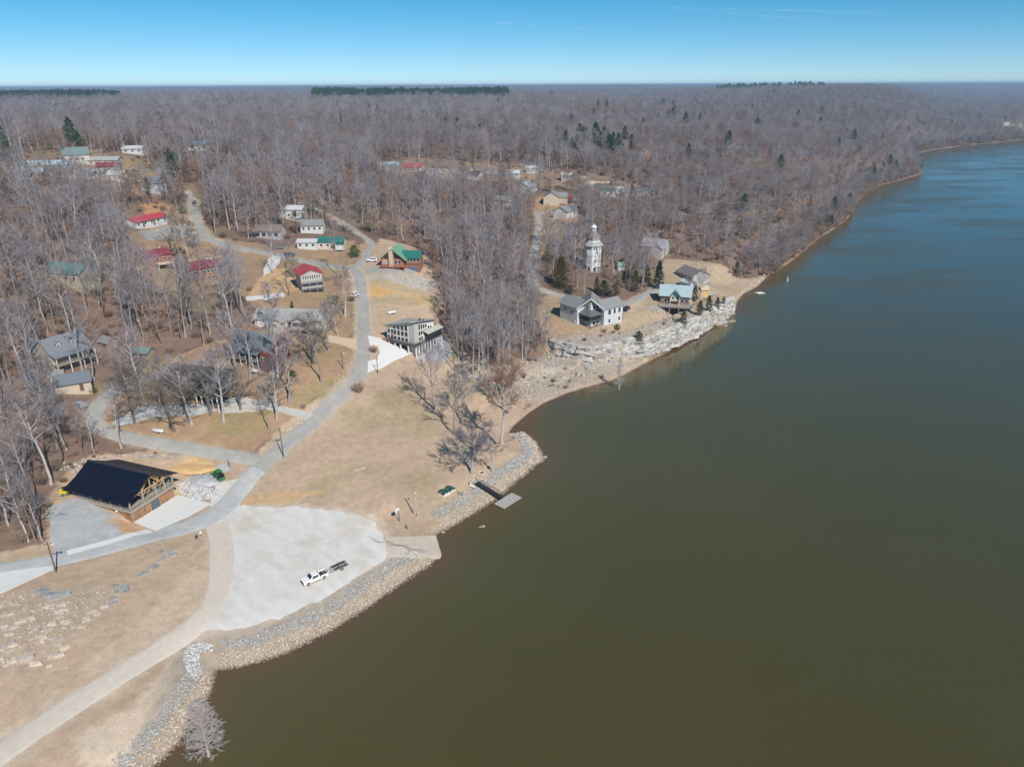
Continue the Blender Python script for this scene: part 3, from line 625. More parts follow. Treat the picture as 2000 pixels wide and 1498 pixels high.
px_stones('riprap', [(358,1275),(372,1258),(395,1253),(416,1258),(415,1272),(390,1275),(388,1292),(398,1312),(375,1325),(362,1300)], 1100, .20, (.52,.515,.505), 'horseshoe of white stones round the drain by the bank', 5)
px_stones('riprap', [(346,945),(368,935),(432,960),(424,972),(385,978),(350,962)], 1500, .21, (.56,.555,.55), 'apron of pale stones beside the timber pavilion', 6)
px_stones('loose_stone', [(120,905),(180,895),(230,888),(340,885),(345,898),(250,890),(190,905),(150,930),(118,918)], 420, .36, (.44,.40,.37), 'loose pale rocks on the cut bank behind the pavilion', 8, .6)
px_stones('loose_stone', [(740,538),(830,545),(862,554),(846,570),(800,563),(765,548)], 1500, .24, (.52,.49,.46), 'spill of pale stones below the log cabin', 9)
px_stones('loose_stone', [(890,700),(940,705),(1010,735),(1050,690),(1095,700),(1060,760),(1030,785),(960,755),(900,735)], 1700, .34, (.46,.41,.37), 'rocks strewn through the wooded ravine mouth', 10, .55)
px_stones('loose_stone', [(0,1165),(60,1150),(150,1160),(235,1140),(240,1180),(180,1215),(100,1270),(0,1320)], 600, .24, (.50,.42,.345), 'small rocks scattered over the bare slope on the left', 11, .5)
px_stones('loose_stone', [(1080,650),(1150,650),(1230,625),(1300,615),(1420,590),(1432,603),(1330,665),(1230,700),(1120,735),(1040,775),(1060,710)], 2600, .30, (.52,.465,.41), 'broken rock lying over the bluff slope', 12, .55)
px_stones('loose_stone', [(1060,780),(1090,745),(1130,722),(1170,718),(1215,702),(1265,694),(1330,668),(1390,638),(1436,600),(1440,610),(1330,676),(1270,706),(1210,741),(1110,768)], 4200, .27, (.54,.45,.37), 'shingle along the shore below the bluff', 13, .6)
px_stones('loose_stone', [(1450,575),(1480,556),(1500,536),(1488,535),(1460,556),(1440,580)], 400, .5, (.58,.53,.48), 'rocks on the shore by the small float', 14, .6)
px_stones('loose_stone', [(560,840),(650,745),(690,700),(692,650),(700,600),(696,640),(697,720),(660,780),(585,845)], 260, .22, (.6,.52,.45), 'stones along the road verge', 15, .5)

# layered bluff: ledges are parts of one rock face
def ledges(root, n, path, levels, seed, mats, z0=.6, dz=.85, din=.75, d0=1.8, lng=(1.6, 4.2)):
    r = random.Random(seed); meshes = [slab_mesh('ledge', mats[i % len(mats)], seed + i) for i in range(8)]
    a = np.array(path, float); P_ = at(a[:, 0], a[:, 1], 0.0)[:, :2]; P_ = resample(P_, 1.0)
    T = np.gradient(P_, axis=0); T /= np.linalg.norm(T, axis=1)[:, None]; N = np.stack([-T[:, 1], T[:, 0]], -1)
    c = 0
    for lv in range(levels):
        s = r.uniform(0, 2)
        while s < len(P_) - 1 and c < n:
            i = int(s); hl = r.uniform(*lng); d = d0 + din * lv + r.uniform(-.5, .6) + 1.2 * (vnoise(i / 9.0, lv * .7, 3) - .5)
            p = P_[i] + N[i] * d; zt = float(ground(*p)); z = z0 + lv * dz + r.uniform(-.15, .15)
            if z - .9 < zt + .5 and zt < z + 2.6:
                o = add_obj('ledge', r.choice(meshes), root, (p[0], p[1], max(z, zt - .55)), math.atan2(T[i][1], T[i][0]) + r.uniform(-.22, .22),
                            (hl, r.uniform(1.6, 3.2), dz * r.uniform(.8, 1.35))); c += 1
            s += hl * r.uniform(1.1, 1.7)
    return c
bl = bpy.data.objects.new('limestone_bluff', None); COL.objects.link(bl)
tag(bl, 'pale grey layered limestone bluff along the river below the white house', 'bluff')
def cliff_ledges(root, n_levels, seed, mats, part='ledge'):
    r = random.Random(seed); meshes = [slab_mesh('ledge', mats[i % len(mats)], seed + i) for i in range(9)]
    P_ = resample(CLIFF, 1.0); T_ = np.gradient(P_, axis=0); T_ /= np.linalg.norm(T_, axis=1)[:, None]; N_c = np.stack([-T_[:, 1], T_[:, 0]], -1); S_ = np.concatenate([[0], np.cumsum(np.linalg.norm(np.diff(P_, axis=0), axis=1))])
    for lv in range(n_levels):
        s = r.uniform(1, 4)
        while s < S_[-1] - 10:
            i = int(np.searchsorted(S_, s)); hl = r.uniform(1.5, 4.5); off = -1.6 * (float(fbm(np.array(S_[i] / 5), np.array(0.0), 201, 3)) - .5) * 2
            zb_ = float(np.interp(S_[i], [0, CL_L[-1] * .3, CL_L[-1] * .55, CL_L[-1]], [3.6, 2.8, 1.5, .8])) - .3; hz_ = r.uniform(.75, 1.15); d = off + .75 + .14 * lv + r.uniform(-.35, .45) + (.9 if r.random() < .2 else 0)
            p = P_[i] + N_c[i] * d; z = zb_ + lv * .72 + r.uniform(-.12, .12)
            add_obj(part, r.choice(meshes), root, (p[0], p[1], z), math.atan2(T_[i][1], T_[i][0]) + r.uniform(-.16, .16), (hl, r.uniform(1.8, 3.4), hz_)); s += hl * r.uniform(2.6, 7.0)
def cliff_face(root, m):
    """the continuous rock wall behind the ledges, layer upon layer"""
    P_ = resample(CLIFF, .5); T_ = np.gradient(P_, axis=0); T_ /= np.linalg.norm(T_, axis=1)[:, None]; N_c = np.stack([-T_[:, 1], T_[:, 0]], -1); S_ = np.concatenate([[0], np.cumsum(np.linalg.norm(np.diff(P_, axis=0), axis=1))])
    k0, k1 = np.searchsorted(S_, 3.0), np.searchsorted(S_, S_[-1] - 5.0); P_, N_c, S_ = P_[k0:k1], N_c[k0:k1], S_[k0:k1]; nz = 46; V = np.zeros((len(P_), nz, 3))
    zb_ = np.interp(S_, [0, CL_L[-1] * .3, CL_L[-1] * .55, CL_L[-1]], [3.6, 2.8, 1.5, .8]) - .8; off = -1.6 * (fbm(S_ / 5, 0 * S_, 201, 3) - .5) * 2
    top = np.minimum(zb_ + 8.4, 9.3) + .5 * (vnoise(S_ / 6, 0 * S_, 12) - .5)
    for j in range(nz):
        f = j / (nz - 1); z = zb_ + (top - zb_) * f; lay = z / .8 + 2.4 * vnoise(S_ / 16, 0 * S_, 14) + .5 * vnoise(S_ / 3.5, 0 * S_, 15); li = np.floor(lay); fr = lay - li
        prot = .75 * (_hash(np.floor(S_ / 4.5 + 3 * _hash(li, li, 3)), li, 9) - .4) + .45 * (fbm(S_ / 1.8, li * 3.1, 19, 3) - .5) - .42 * sstep(.72, .88, fr) * (vnoise(S_ / 6, li, 27) > .3) - .18 * (vnoise(S_ / 9, li, 23) > .62)
        d = off + .1 + .95 * f ** 1.3 - prot * sstep(1.02, .9, np.full_like(S_, f)); p = P_ + N_c * d[:, None]
        if j == nz - 1: p = P_ + N_c * (off + 3.2)[:, None]
        V[:, j, :2] = p; V[:, j, 2] = z
    n = len(P_); idx_ = np.arange(n * nz).reshape(n, nz); q = np.stack([idx_[:-1, :-1], idx_[1:, :-1], idx_[1:, 1:], idx_[:-1, 1:]], -1).reshape(-1, 4)
    return add_obj('face', np_mesh('face', V.reshape(-1, 3), q, m), root)
cliff_face(bl, m_lime)
cliff_ledges(bl, 5, 21, [m_lime, m_lime, m_lime_tan])
px_rocks = [(1105,705),(1140,700),(1175,703),(1205,690),(1120,690),(1160,712),(1230,685),(1090,690)]
oc = bpy.data.objects.new('rock_outcrop', None); COL.objects.link(oc); tag(oc, 'long shelf of grey rock under the lawn of the white house', 'outcrop')
rr = random.Random(4); sm_ = [slab_mesh('ledge', [m_lime, m_lime_tan][i % 2], 60 + i) for i in range(6)]
def rock_group(root, spots, meshes, smin, smax, rz, seed, part='ledge', h=(.5, 1.1)):
    r = random.Random(seed)
    for (x, y) in spots:
        p = gp(x, y); s = r.uniform(smin, smax)
        add_obj(part, r.choice(meshes), root, (p.x, p.y, p.z - .25), R(rz) + r.uniform(-.35, .35), (s, s * r.uniform(.7, 1.1), r.uniform(*h)))
spots = []
for k in range(46):
    t = rr.random(); x = 1090 + 250 * t; y = 700 - 60 * t + rr.uniform(-12, 10); spots.append((x, y))
spots += [(rr.uniform(1085, 1250), 0) for _ in range(34)]; spots = [(x, y if y else 742 - (x - 1085) * .12 - rr.uniform(0, 28)) for x, y in spots]
rock_group(oc, spots, sm_, .9, 2.8, 20, 8)
oc = bpy.data.objects.new('rock_outcrop', None); COL.objects.link(oc); tag(oc, 'broken pale ledges on the bare slope at the lower left edge', 'outcrop')
spots = [(18,1240),(30,1225),(45,1215),(15,1270),(85,1245),(20,1262),(40,1215),(60,1235),(8,1225),(34,1285),(50,1290),(22,1290),(12,1300),(70,1255),(95,1230),(125,1227),(60,1208),(100,1185),(115,1182),(52,1185),(190,1200),(170,1210),(180,1195),(205,1185),(150,1225),(128,1215)] + [(rr.uniform(0, 130), rr.uniform(1180, 1310)) for _ in range(40)]
rock_group(oc, spots, [slab_mesh('ledge', mat('pale_tan_rock', (.56, .475, .395), .95, var=.25, scale=1.5, bump=.1, rnd=.2), 70 + i) for i in range(6)], .45, 1.35, 30, 9, h=(.4, .8))
oc = bpy.data.objects.new('rock_outcrop', None); COL.objects.link(oc); tag(oc, 'diagonal run of dark grey rock on the slope below the pavilion road', 'outcrop')
m_dark = mat('grey_shale', (.33, .335, .33), .95, var=.3, scale=1.5, bump=.1, rnd=.2)
spots = [(340,1075),(330,1080),(315,1078),(322,1090),(310,1096),(300,1104),(290,1112),(280,1120),(270,1127),(335,1085),(305,1108),(240,1150),(230,1155),(225,1145),(220,1170),(245,1155),(215,1180),(222,1178)]
rock_group(oc, spots, [slab_mesh('ledge', m_dark, 80 + i) for i in range(5)], .5, 1.4, 45, 10, h=(.35, .8))
oc = bpy.data.objects.new('rock_outcrop', None); COL.objects.link(oc); tag(oc, 'small dark grey shelf of rock below the utility pole', 'outcrop')
rock_group(oc, [(90,1160),(100,1163),(112,1162),(122,1164),(130,1160),(82,1155),(105,1168)], [slab_mesh('ledge', m_dark, 90 + i) for i in range(4)], .8, 1.8, 10, 12)
oc = bpy.data.objects.new('rock_outcrop', None); COL.objects.link(oc); tag(oc, 'grey ledges stepping through the trees at the ravine mouth', 'outcrop')
spots = [(rr.uniform(900, 1050), rr.uniform(690, 760)) for _ in range(50)]
rock_group(oc, spots, sm_, .7, 2.4, 15, 14)
oc = bpy.data.objects.new('rock_outcrop', None); COL.objects.link(oc); tag(oc, 'grey rock ledges around the patio of the green-roofed bluff house', 'outcrop')
rock_group(oc, [(rr.uniform(1260, 1430), rr.uniform(600, 640)) for _ in range(34)] + [(1280,645),(1300,640),(1290,650),(1310,648),(1272,655)], sm_, 1.0, 3.0, 25, 15)
bm = [rock_mesh('boulder', m_lime_tan, 100 + i) for i in range(4)]
for i, (x, y, s, lab) in enumerate([(1064,893,.75,'outermost pale boulder standing off the riprap point'),(1056,897,.85,'pale boulder second from the tip of the riprap point'),(1050,901,.8,'pale boulder at the base of the riprap point tip'),
                        (866,1040,.45,'single pale stone at the water beside the boat ramp'),(899,758,1.2,'pale boulder at the edge of the ravine woods')]):
    p = gp(x, y); tag(add_obj('boulder', bm[i % 4], None, (p.x, p.y, max(p.z, 0) + .1), i, (s, s * .8, s * .8)), lab, 'boulder')
# gravel heap
v, f = ICO1; v2, f2 = ico(3); hv = []
for q in v2:
    a = math.atan2(q[1], q[0]); h = max(q[2], -.15); k_ = float(fbm(np.array(q[0] * 2.2 + 7), np.array(q[1] * 2.2 + q[2]), 5, 3)) - .5; hv.append((q[0] * (1 + .25 * k_), q[1] * (1 + .4 * k_), h * (.9 + 1.3 * k_)))
hp = gp(398, 938)
tag(add_obj('gravel_heap', mesh_data('gravel_heap', hv, f2, mat('heap_gravel', (.42, .42, .435), .95, var=.15, scale=1.4, bump=.05, bscale=9), True), None, (hp.x, hp.y, hp.z - .3), R(-20), (5.0, 2.6, 1.5)),
    'long heap of blue-grey gravel beside the green tractor', 'gravel heap')
sp2 = gp(370, 908)
tag(add_obj('dirt_mound', mesh_data('dirt_mound', hv, f2, mat('orange_subsoil', (.60, .39, .19), .95, var=.14, scale=1.0, bump=.1, bscale=3), True), None, (sp2.x, sp2.y, sp2.z - .7), R(-10), (7.6, 3.6, 1.0)),
    'low mound of orange subsoil behind the gravel heap', 'mound')

# ------------------------------------------------------------------ building kit
BOXF = [(0,1,2,3),(7,6,5,4),(0,4,5,1),(1,5,6,2),(2,6,7,3),(3,7,4,0)]
def box_vf(b, off=0):
    x0, x1, y0, y1, z0, z1 = b
    v = [(x0,y0,z0),(x0,y1,z0),(x1,y1,z0),(x1,y0,z0),(x0,y0,z1),(x0,y1,z1),(x1,y1,z1),(x1,y0,z1)]
    return v, [tuple(i + off for i in f) for f in BOXF]
def beam_vf(p, q, w, h=None, off=0):
    p = Vector(p); q = Vector(q); d = (q - p).normalized(); h = h or w
    s = d.cross(Vector((0, 0, 1)));
    if s.length < 1e-3: s = Vector((1, 0, 0))
    s.normalize(); u = s.cross(d).normalized(); s = s * w / 2; u = u * h / 2
    v = [p - s - u, p - s + u, p + s + u, p + s - u, q - s - u, q - s + u, q + s + u, q + s - u]
    return [tuple(x) for x in v], [tuple(i + off for i in f) for f in BOXF]
WIN = {}
m_frame = mat('white_frame', (.72, .72, .71), .5, var=.03)
m_glass = mat('window_glass', (.025, .03, .035), .08, var=0, spec=.6)
m_darkframe = mat('dark_frame', (.07, .065, .06), .5, var=.05)
FACE_RZ = {'f': 0, 'r': R(90), 'b': R(180), 'l': R(-90)}
class Thing:
    def __init__(s, name, label, cat, loc, heading=0.0, group=None, rad=None):
        s.e = bpy.data.objects.new(name, None); COL.objects.link(s.e); s.e.location = loc; s.e.rotation_euler = (0, 0, R(heading))
        s.e.empty_display_size = .5; tag(s.e, label, cat, group); s.h = heading
        if rad: FOOT.append((loc[0], loc[1], rad))
    def part(s, name, v, f, m, parent=None, smooth=False): return add_obj(name, mesh_data(name, v, f, m, smooth), parent or s.e)
    def box(s, name, m, b, parent=None): v, f = box_vf(b); return s.part(name, v, f, m, parent)
    def boxes(s, name, m, bs, parent=None):
        V = []; F_ = []
        for b in bs: v, f = box_vf(b, len(V)); V += v; F_ += f
        return s.part(name, V, F_, m, parent)
    def beams(s, name, m, bs, parent=None):
        V = []; F_ = []
        for b in bs: v, f = beam_vf(*b[:3], b[3] if len(b) > 3 else None, len(V)); V += v; F_ += f
        return s.part(name, V, F_, m, parent)
    def prism(s, name, m, prof, x0, x1, parent=None, axis='x', caps=None):
        n = len(prof); mk = (lambda a, p: (a, p[0], p[1])) if axis == 'x' else (lambda a, p: (p[0], a, p[1]))
        v = [mk(x0, p) for p in prof] + [mk(x1, p) for p in prof]
        f = [(i, (i + 1) % n, n + (i + 1) % n, n + i) for i in range(n)]
        for c in (caps or [tuple(range(n))]): f += [tuple(c)[::-1], tuple(n + i for i in c)]
        return s.part(name, v, f, m, parent)
    def win(s, face, pos, w, h, parent=None, fm=None, gm=None, mull=False, name='window'):
        fm = fm or m_frame; gm = gm or m_glass; k = (round(w, 2), round(h, 2), fm.name, gm.name, mull); t = .09
        if k not in WIN:
            bs = [(-w/2 - t, -w/2, -.07, .05, -t, h + t), (w/2, w/2 + t, -.07, .05, -t, h + t), (-w/2, w/2, -.07, .05, -t, 0), (-w/2, w/2, -.07, .05, h, h + t)]
            if mull: bs.append((-.04, .04, -.06, .04, 0, h))
            V = []; F_ = []
            for b in bs: v, f = box_vf(b, len(V)); V += v; F_ += f
            v, f = box_vf((-w/2, w/2, -.03, .02, 0, h))
            WIN[k] = (mesh_data('window', V, F_, fm), mesh_data('pane', v, f, gm))
        a, b = WIN[k]; o = add_obj(name, a, parent or s.e, pos, FACE_RZ[face]); add_obj('pane', b, o); return o
    def roof(s, name, m, x0, x1, hw, z_eave, z_ridge, t=.2, axis='x', c=0.0, parent=None, fascia=None):
        p = [(c - hw, z_eave), (c, z_ridge), (c + hw, z_eave), (c + hw, z_eave + t), (c, z_ridge + t), (c - hw, z_eave + t)]
        return s.prism(name, m, p, x0, x1, parent, axis, caps=[(0, 1, 4, 5), (1, 2, 3, 4)])
    def gable(s, L, W, H, rise, wall, roofm, ov=.5, og=.4, base=3.0, c=(0, 0), axis='x', wn='wall', rn='roof', t=.2):
        a0, a1 = (c[0] - L/2, c[0] + L/2) if axis == 'x' else (c[1] - L/2, c[1] + L/2); cc = c[1] if axis == 'x' else c[0]
        w = s.prism(wn, wall, [(cc - W/2, -base), (cc + W/2, -base), (cc + W/2, H), (cc, H + rise), (cc - W/2, H)], a0, a1, axis=axis)
        sl = rise / (W / 2); r = s.roof(rn, roofm, a0 - og, a1 + og, W/2 + ov, H - ov * sl + .03, H + rise + .03, t, axis, cc); return w, r
    def rail(s, name, m, pts, z, h=1.0, step=1.6, parent=None):
        bs = []
        for (x0, y0), (x1, y1) in zip(pts[:-1], pts[1:]):
            bs += [((x0, y0, z + h), (x1, y1, z + h), .09), ((x0, y0, z + .45), (x1, y1, z + .45), .06)]
            n = max(int(math.hypot(x1 - x0, y1 - y0) / step), 1)
            for i in range(n + 1): t = i / n; bs.append(((x0 + (x1 - x0) * t, y0 + (y1 - y0) * t, z), (x0 + (x1 - x0) * t, y0 + (y1 - y0) * t, z + h), .09))
        return s.beams(name, m, bs, parent)
FOOT = []
def solid_rect(t, name, m, quad, zb, zt):
    """wall volume over 4 plan corners with its own top height for each corner"""
    v = [(x, y, zb) for x, y in quad] + [(x, y, z) for (x, y), z in zip(quad, zt)]
    return t.part(name, v, [(3,2,1,0),(0,1,5,4),(1,2,6,5),(2,3,7,6),(3,0,4,7),(4,5,6),(4,6,7)], m)

wall = lambda n, c, **k: mat(n, c, .85, var=.08, scale=1.2, **k)
W_white = wall('white_siding', (.62, .62, .61), stripe=('Z', 2.2, .07)); W_cream = wall('cream_siding', (.58, .53, .44), stripe=('Z', 2.2, .07)); W_tan = wall('tan_siding', (.55, .47, .37), stripe=('Z', 2.2, .08))
W_grey = wall('grey_siding', (.46, .45, .43), stripe=('Z', 2.2, .08)); W_blue = wall('blue_grey_siding', (.46, .50, .55), stripe=('Z', 2.2, .08)); W_brown = wall('brown_siding', (.25, .16, .11), stripe=('Z', 2.2, .1))
W_brick = wall('brick', (.30, .15, .11), bump=.01); W_red = wall('dark_red_siding', (.22, .05, .045), stripe=('Z', 2.2, .1)); W_log = wall('red_log', (.42, .17, .10), stripe=('Z', 1.6, .25)); W_green = wall('green_siding', (.12, .14, .09), stripe=('Z', 2.2, .1))
W_wood = wall('weathered_wood', (.33, .27, .22), stripe=('Z', 2.0, .15)); W_found = wall('block_foundation', (.42, .40, .37)); W_stucco = wall('pale_stucco', (.70, .68, .63))
roofm = lambda n, c, **k: mat(n, c, k.pop('rough', .75), var=.1, scale=1.5, **k)
RF_grey = roofm('grey_shingle', (.24, .24, .235)); RF_lgrey = roofm('light_grey_shingle', (.36, .355, .34)); RF_slate = roofm('slate_shingle', (.15, .175, .20)); RF_dark = roofm('dark_shingle', (.065, .062, .06)); RF_brown = roofm('brown_shingle', (.20, .16, .14))
RF_red = roofm('red_metal', (.47, .065, .075), rough=.45, stripe=('X', 2.4, .12)); RF_burg = roofm('burgundy_metal', (.24, .05, .06), rough=.5, stripe=('X', 2.4, .12)); RF_green = roofm('green_metal', (.03, .17, .145), rough=.45, stripe=('X', 2.4, .15)); RF_lgreen = roofm('pale_green_metal', (.20, .38, .24), rough=.5, stripe=('Y', 2.4, .15))
RF_teal = roofm('teal_metal', (.10, .21, .20), rough=.5, stripe=('X', 2.4, .12)); RF_silver = roofm('silver_metal', (.40, .50, .53), rough=.4, stripe=('X', 2.2, .15)); RF_blue = roofm('blue_metal', (.13, .22, .34), rough=.5, stripe=('X', 2.4, .12)); RF_tan = roofm('tan_metal', (.55, .43, .28)); RF_white = roofm('white_metal_roof', (.52, .525, .53), rough=.5)
RF_black = mat('black_metal_roof', (.006, .009, .022), .45, var=.06, scale=1.0, stripe=('X', 2.6, .2), spec=.16)
RF_dgreen = roofm('greenish_shingle', (.16, .22, .21)); RF_pale = roofm('pale_shingle', (.44, .42, .38))
m_deck = mat('deck_boards', (.36, .31, .26), .85, var=.15, scale=2, stripe=('X', 3.2, .2)); m_deck_dark = mat('stained_deck', (.11, .10, .10), .8, var=.1); m_post = mat('grey_timber', (.40, .35, .30), .85, var=.15); m_white_p = mat('white_paint', (.75, .74, .72), .6, var=.05)
m_blackm = mat('black_metal', (.03, .03, .035), .5, var=.05); m_timber = mat('golden_timber', (.52, .30, .14), .75, var=.2, scale=2); m_stone = mat('stone_veneer', (.50, .47, .43), .9, var=.25, scale=3, bump=.03, bscale=5); m_stone_tan = mat('tan_stone_veneer', (.56, .43, .35), .9, var=.25, scale=3, bump=.03, bscale=5)
m_screen_shade = mat('screen_and_shade', (.035, .038, .042), .6, var=.1); m_garage = mat('garage_door', (.13, .14, .20), .5, var=.05); m_doorm = mat('door_paint', (.16, .10, .07), .6, var=.1)  # porch screen colour, also used for dark sheets standing in for under-deck shade

# ------------------------------------------------------------------ timber pavilion (near left)
m_plank = mat('cedar_cladding', (.47, .26, .14), .8, var=.32, scale=1.3, stripe=('Z', 2.1, .38, .6), second=(.27, .14, .075), scale2=.6)
zb = 4.5
T = Thing('timber_pavilion', 'big timber pavilion with black metal roof over an open upper deck and plank walls', 'pavilion', (-96.3, 152.6, zb), -21, rad=13)
lw = T.part('wall', *box_vf((-9, 9, -6.4, 6.4, -2.5, 2.85)), m_plank)
T.boxes('corner_trim', m_post, [(9.0, 9.06, -6.46, -6.2, -1, 2.85), (9.0, 9.06, 6.2, 6.46, -1, 2.85)], lw)
dr = T.box('door', mat('roll_up_door', (.13, .15, .17), .5, var=.08, stripe=('Z', 3, .3)), (9.0, 9.10, -1.0, 1.7, -.1, 2.25)); T.boxes('door_frame', m_timber, [(9.0, 9.14, -1.2, -1.0, -.1, 2.4), (9.0, 9.14, 1.7, 1.9, -.1, 2.4), (9.0, 9.14, -1.0, 1.7, 2.25, 2.4)], dr)
T.box('deck', m_deck, (-9.3, 9.35, -6.75, 6.75, 2.85, 3.1))
T.boxes('deck_band', m_post, [(-9.4, 9.45, -6.87, -6.75, 2.7, 3.2), (-9.4, 9.45, 6.75, 6.87, 2.7, 3.2), (9.35, 9.47, -6.75, 6.75, 2.7, 3.2)])
PX = [9.1, 6.0, 2.9, -.2, -3.3, -6.2, -9.1]
for x in PX:
    for y in (-6.5, 6.5): T.box('post', m_post, (x - .14, x + .14, y - .14, y + .14, 3.1, 6.1))
for y in (-2.6, 1.2, 3.9): T.box('post', m_post, (8.96, 9.24, y - .14, y + .14, 3.1, 7.0))
T.rail('railing', m_post, [(-9.1, -6.6), (9.2, -6.6), (9.2, 6.6), (-2, 6.6)], 3.1, 1.0, 1.5)
for i, (x0, x1) in enumerate(zip(PX[:-1], PX[1:])):
    T.beams('rail_lattice', m_post, [((x0 - .1, -6.62, 3.3), (x1 + .1, -6.62, 3.95), .05), ((x0 - .1, -6.62, 3.95), (x1 + .1, -6.62, 3.3), .05), ((x0 - .1, -6.62, 3.62), (x1 + .1, -6.62, 3.62), .05)])
for x in (9.1, 2.9, -3.3, -9.1):
    bs = [((x, -6.9, 6.25), (x, 6.9, 6.25), .26), ((x, -6.5, 6.1), (x, -4.3, 7.0), .2), ((x, -4.3, 7.0), (x, 0, 9.42), .2), ((x, 6.5, 6.1), (x, 4.3, 7.0), .2), ((x, 4.3, 7.0), (x, 0, 9.42), .2), ((x, 0, 6.25), (x, 0, 9.4), .22)]
    for s in (-1, 1):
        bs += [((x, s * 2.6, 6.2), (x, 0.3 * s, 8.9), .18), ((x, s * 2.6, 6.2), (x, s * 2.4, 8.0), .18), ((x, s * 2.6, 6.2), (x, s * 1.3, 8.5), .16), ((x, s * 2.6, 5.0), (x, s * 1.3, 6.2), .16), ((x, s * 2.6, 5.0), (x, s * 3.9, 6.2), .16), ((x, s * 2.6, 6.2), (x, s * 4.4, 6.85), .16)]
    T.beams('truss', m_timber, bs)
T.beams('purlin', m_timber, [((-9.4, y, z), (9.4, y, z), .18) for y, z in ((-3.9, 7.15), (3.9, 7.15), (-6.5, 6.15), (6.5, 6.15))])
rp = [(-8.0, 5.75), (-4.3, 7.25), (0, 9.7), (4.3, 7.25), (8.0, 5.75)]; pr = rp + [(y, z + .16) for y, z in rp[::-1]]
rf = T.prism('roof', RF_black, pr, -10.2, 10.0, caps=[(0, 1, 8, 9), (1, 2, 7, 8), (2, 3, 6, 7), (3, 4, 5, 6)])
T.prism('ridge_cap', m_blackm, [(-.3, 9.74), (0, 9.90), (.3, 9.74), (.3, 9.79), (0, 9.96), (-.3, 9.79)], -10.25, 10.05, rf, caps=[(0, 1, 4, 5), (1, 2, 3, 4)])
T.boxes('seam_flashing', m_blackm, [(-10.2, 10.0, -4.34, -4.26, 7.42, 7.47)], rf)
T.box('stage_box', W_stucco, (-9.0, -4.6, -6.4, 1.5, 3.1, 3.9))

# ------------------------------------------------------------------ window-walled house on columns
T = Thing('modern_house', 'white house with walls of tall windows, raised on columns above a white drive', 'house', (-33.4, 233.1, 16.3), -31, rad=13)
Q = [(-14.2, 1.8), (-1.8, 1.8), (-1.8, 13.0), (-14.2, 13.0)]
solid_rect(T, 'wall', W_stucco, Q, -.35, (4.9, 7.8, 5.7, 4.1)); T.box('basement', mat('deck_shade_wall', (.10, .09, .085), .9, var=.3, scale=2), (-14.1, -1.9, 1.9, 12.9, -4.6, -.36))  # basement wall coloured near-black to stand in for shade under the deck
rq = [(-15.0, 1.1), (-1.1, 1.1), (-1.1, 13.8), (-15.0, 13.8)]; rz_ = (4.75, 7.95, 5.65, 4.0)
v = [(x, y, z + .04) for (x, y), z in zip(rq, rz_)] + [(x, y, z + .28) for (x, y), z in zip(rq, rz_)]
rf = T.part('roof', v, [(3,2,0),(2,1,0),(0,1,5,4),(1,2,6,5),(2,3,7,6),(3,0,4,7),(4,5,6),(4,6,7)], RF_lgrey)
T.beams('fascia', m_darkframe, [((-15.0, 1.05, 4.95), (-1.05, 1.05, 8.12), .06, .22), ((-1.05, 1.05, 8.12), (-1.05, 13.8, 5.85), .06, .22)], rf)
T.boxes('roof_vent', m_blackm, [(-6.4, -6.0, 10.5, 10.9, 5.2, 6.4), (-5.2, -4.8, 10.9, 11.3, 5.2, 6.1)], rf)
for i in range(4):
    x = -10.6 + i * 1.72; h3 = .95 + i * .38
    T.win('f', (x, 1.8, .35), 1.3, 1.25, fm=m_white_p); T.win('f', (x, 1.8, 2.15), 1.3, 1.75, fm=m_white_p); T.win('f', (x, 1.8, 4.25), 1.3, h3, fm=m_white_p)
for i in range(2): T.win('f', (-13.3 + i * 1.45, 1.8, 2.3), 1.1, 1.6, fm=m_white_p)
T.win('f', (-13.4, 1.8, .35), .9, 1.4, fm=m_white_p); d_ = T.box('door', m_doorm, (-12.4, -11.5, 1.72, 1.8, 0, 2.0))
T.box('chimney_stack', m_stone, (-3.75, -1.62, 1.62, 3.75, -4.4, 7.6))
for i in range(4):
    y = 4.6 + i * 1.25
    if i < 2: T.win('r', (-1.8, y, .35), .95, 1.4, fm=m_white_p)
    T.win('r', (-1.8, y, 2.35), .95, 1.6, fm=m_white_p); T.win('r', (-1.8, y, 4.4), .95, max(2.1 - .3 * i, .9), fm=m_white_p)
T.win('r', (-1.8, 9.8, 3.3), .95, 1.3, fm=m_white_p); T.win('r', (-1.8, 11.2, 3.2), .9, 1.1, fm=m_white_p)
T.boxes('deck', m_deck_dark, [(-13.2, 0, 0, 1.75, -.3, 0), (-1.75, 0, 1.75, 15.6, -.3, 0), (-6, -1.75, 13.05, 15.6, -.3, 0)])
T.rail('railing', m_blackm, [(-12.6, .08), (-.08, .08), (-.08, 15.5), (-3, 15.5)], 0, 1.0, 1.2)
pb = T.box('screen_porch', m_screen_shade, (-1.72, -.2, 7.4, 15.4, 0.02, 2.5)); T.part('porch_roof', *[[(-1.75, 6.6, 3.4), (.5, 6.6, 2.6), (.5, 15.9, 2.6), (-1.75, 15.9, 3.4), (-1.75, 6.6, 3.55), (.5, 6.6, 2.75), (.5, 15.9, 2.75), (-1.75, 15.9, 3.55)], BOXF], RF_pale, pb)
for i in range(10): T.box('column', m_white_p, (-.5, -.15, .35 + i * 1.65, .7 + i * 1.65, -4.8, -.3))
for x in (-12.3, -9.6, -7.1, -3.6): T.box('column', m_white_p, (x - .2, x + .2, .1, .5, -4.0, -.3))
T.box('garage_shade', m_screen_shade, (-12.5, -2.4, 1.7, 1.88, -4.0, -.5))  # flat dark sheet, painted shade of the garage area below the deck
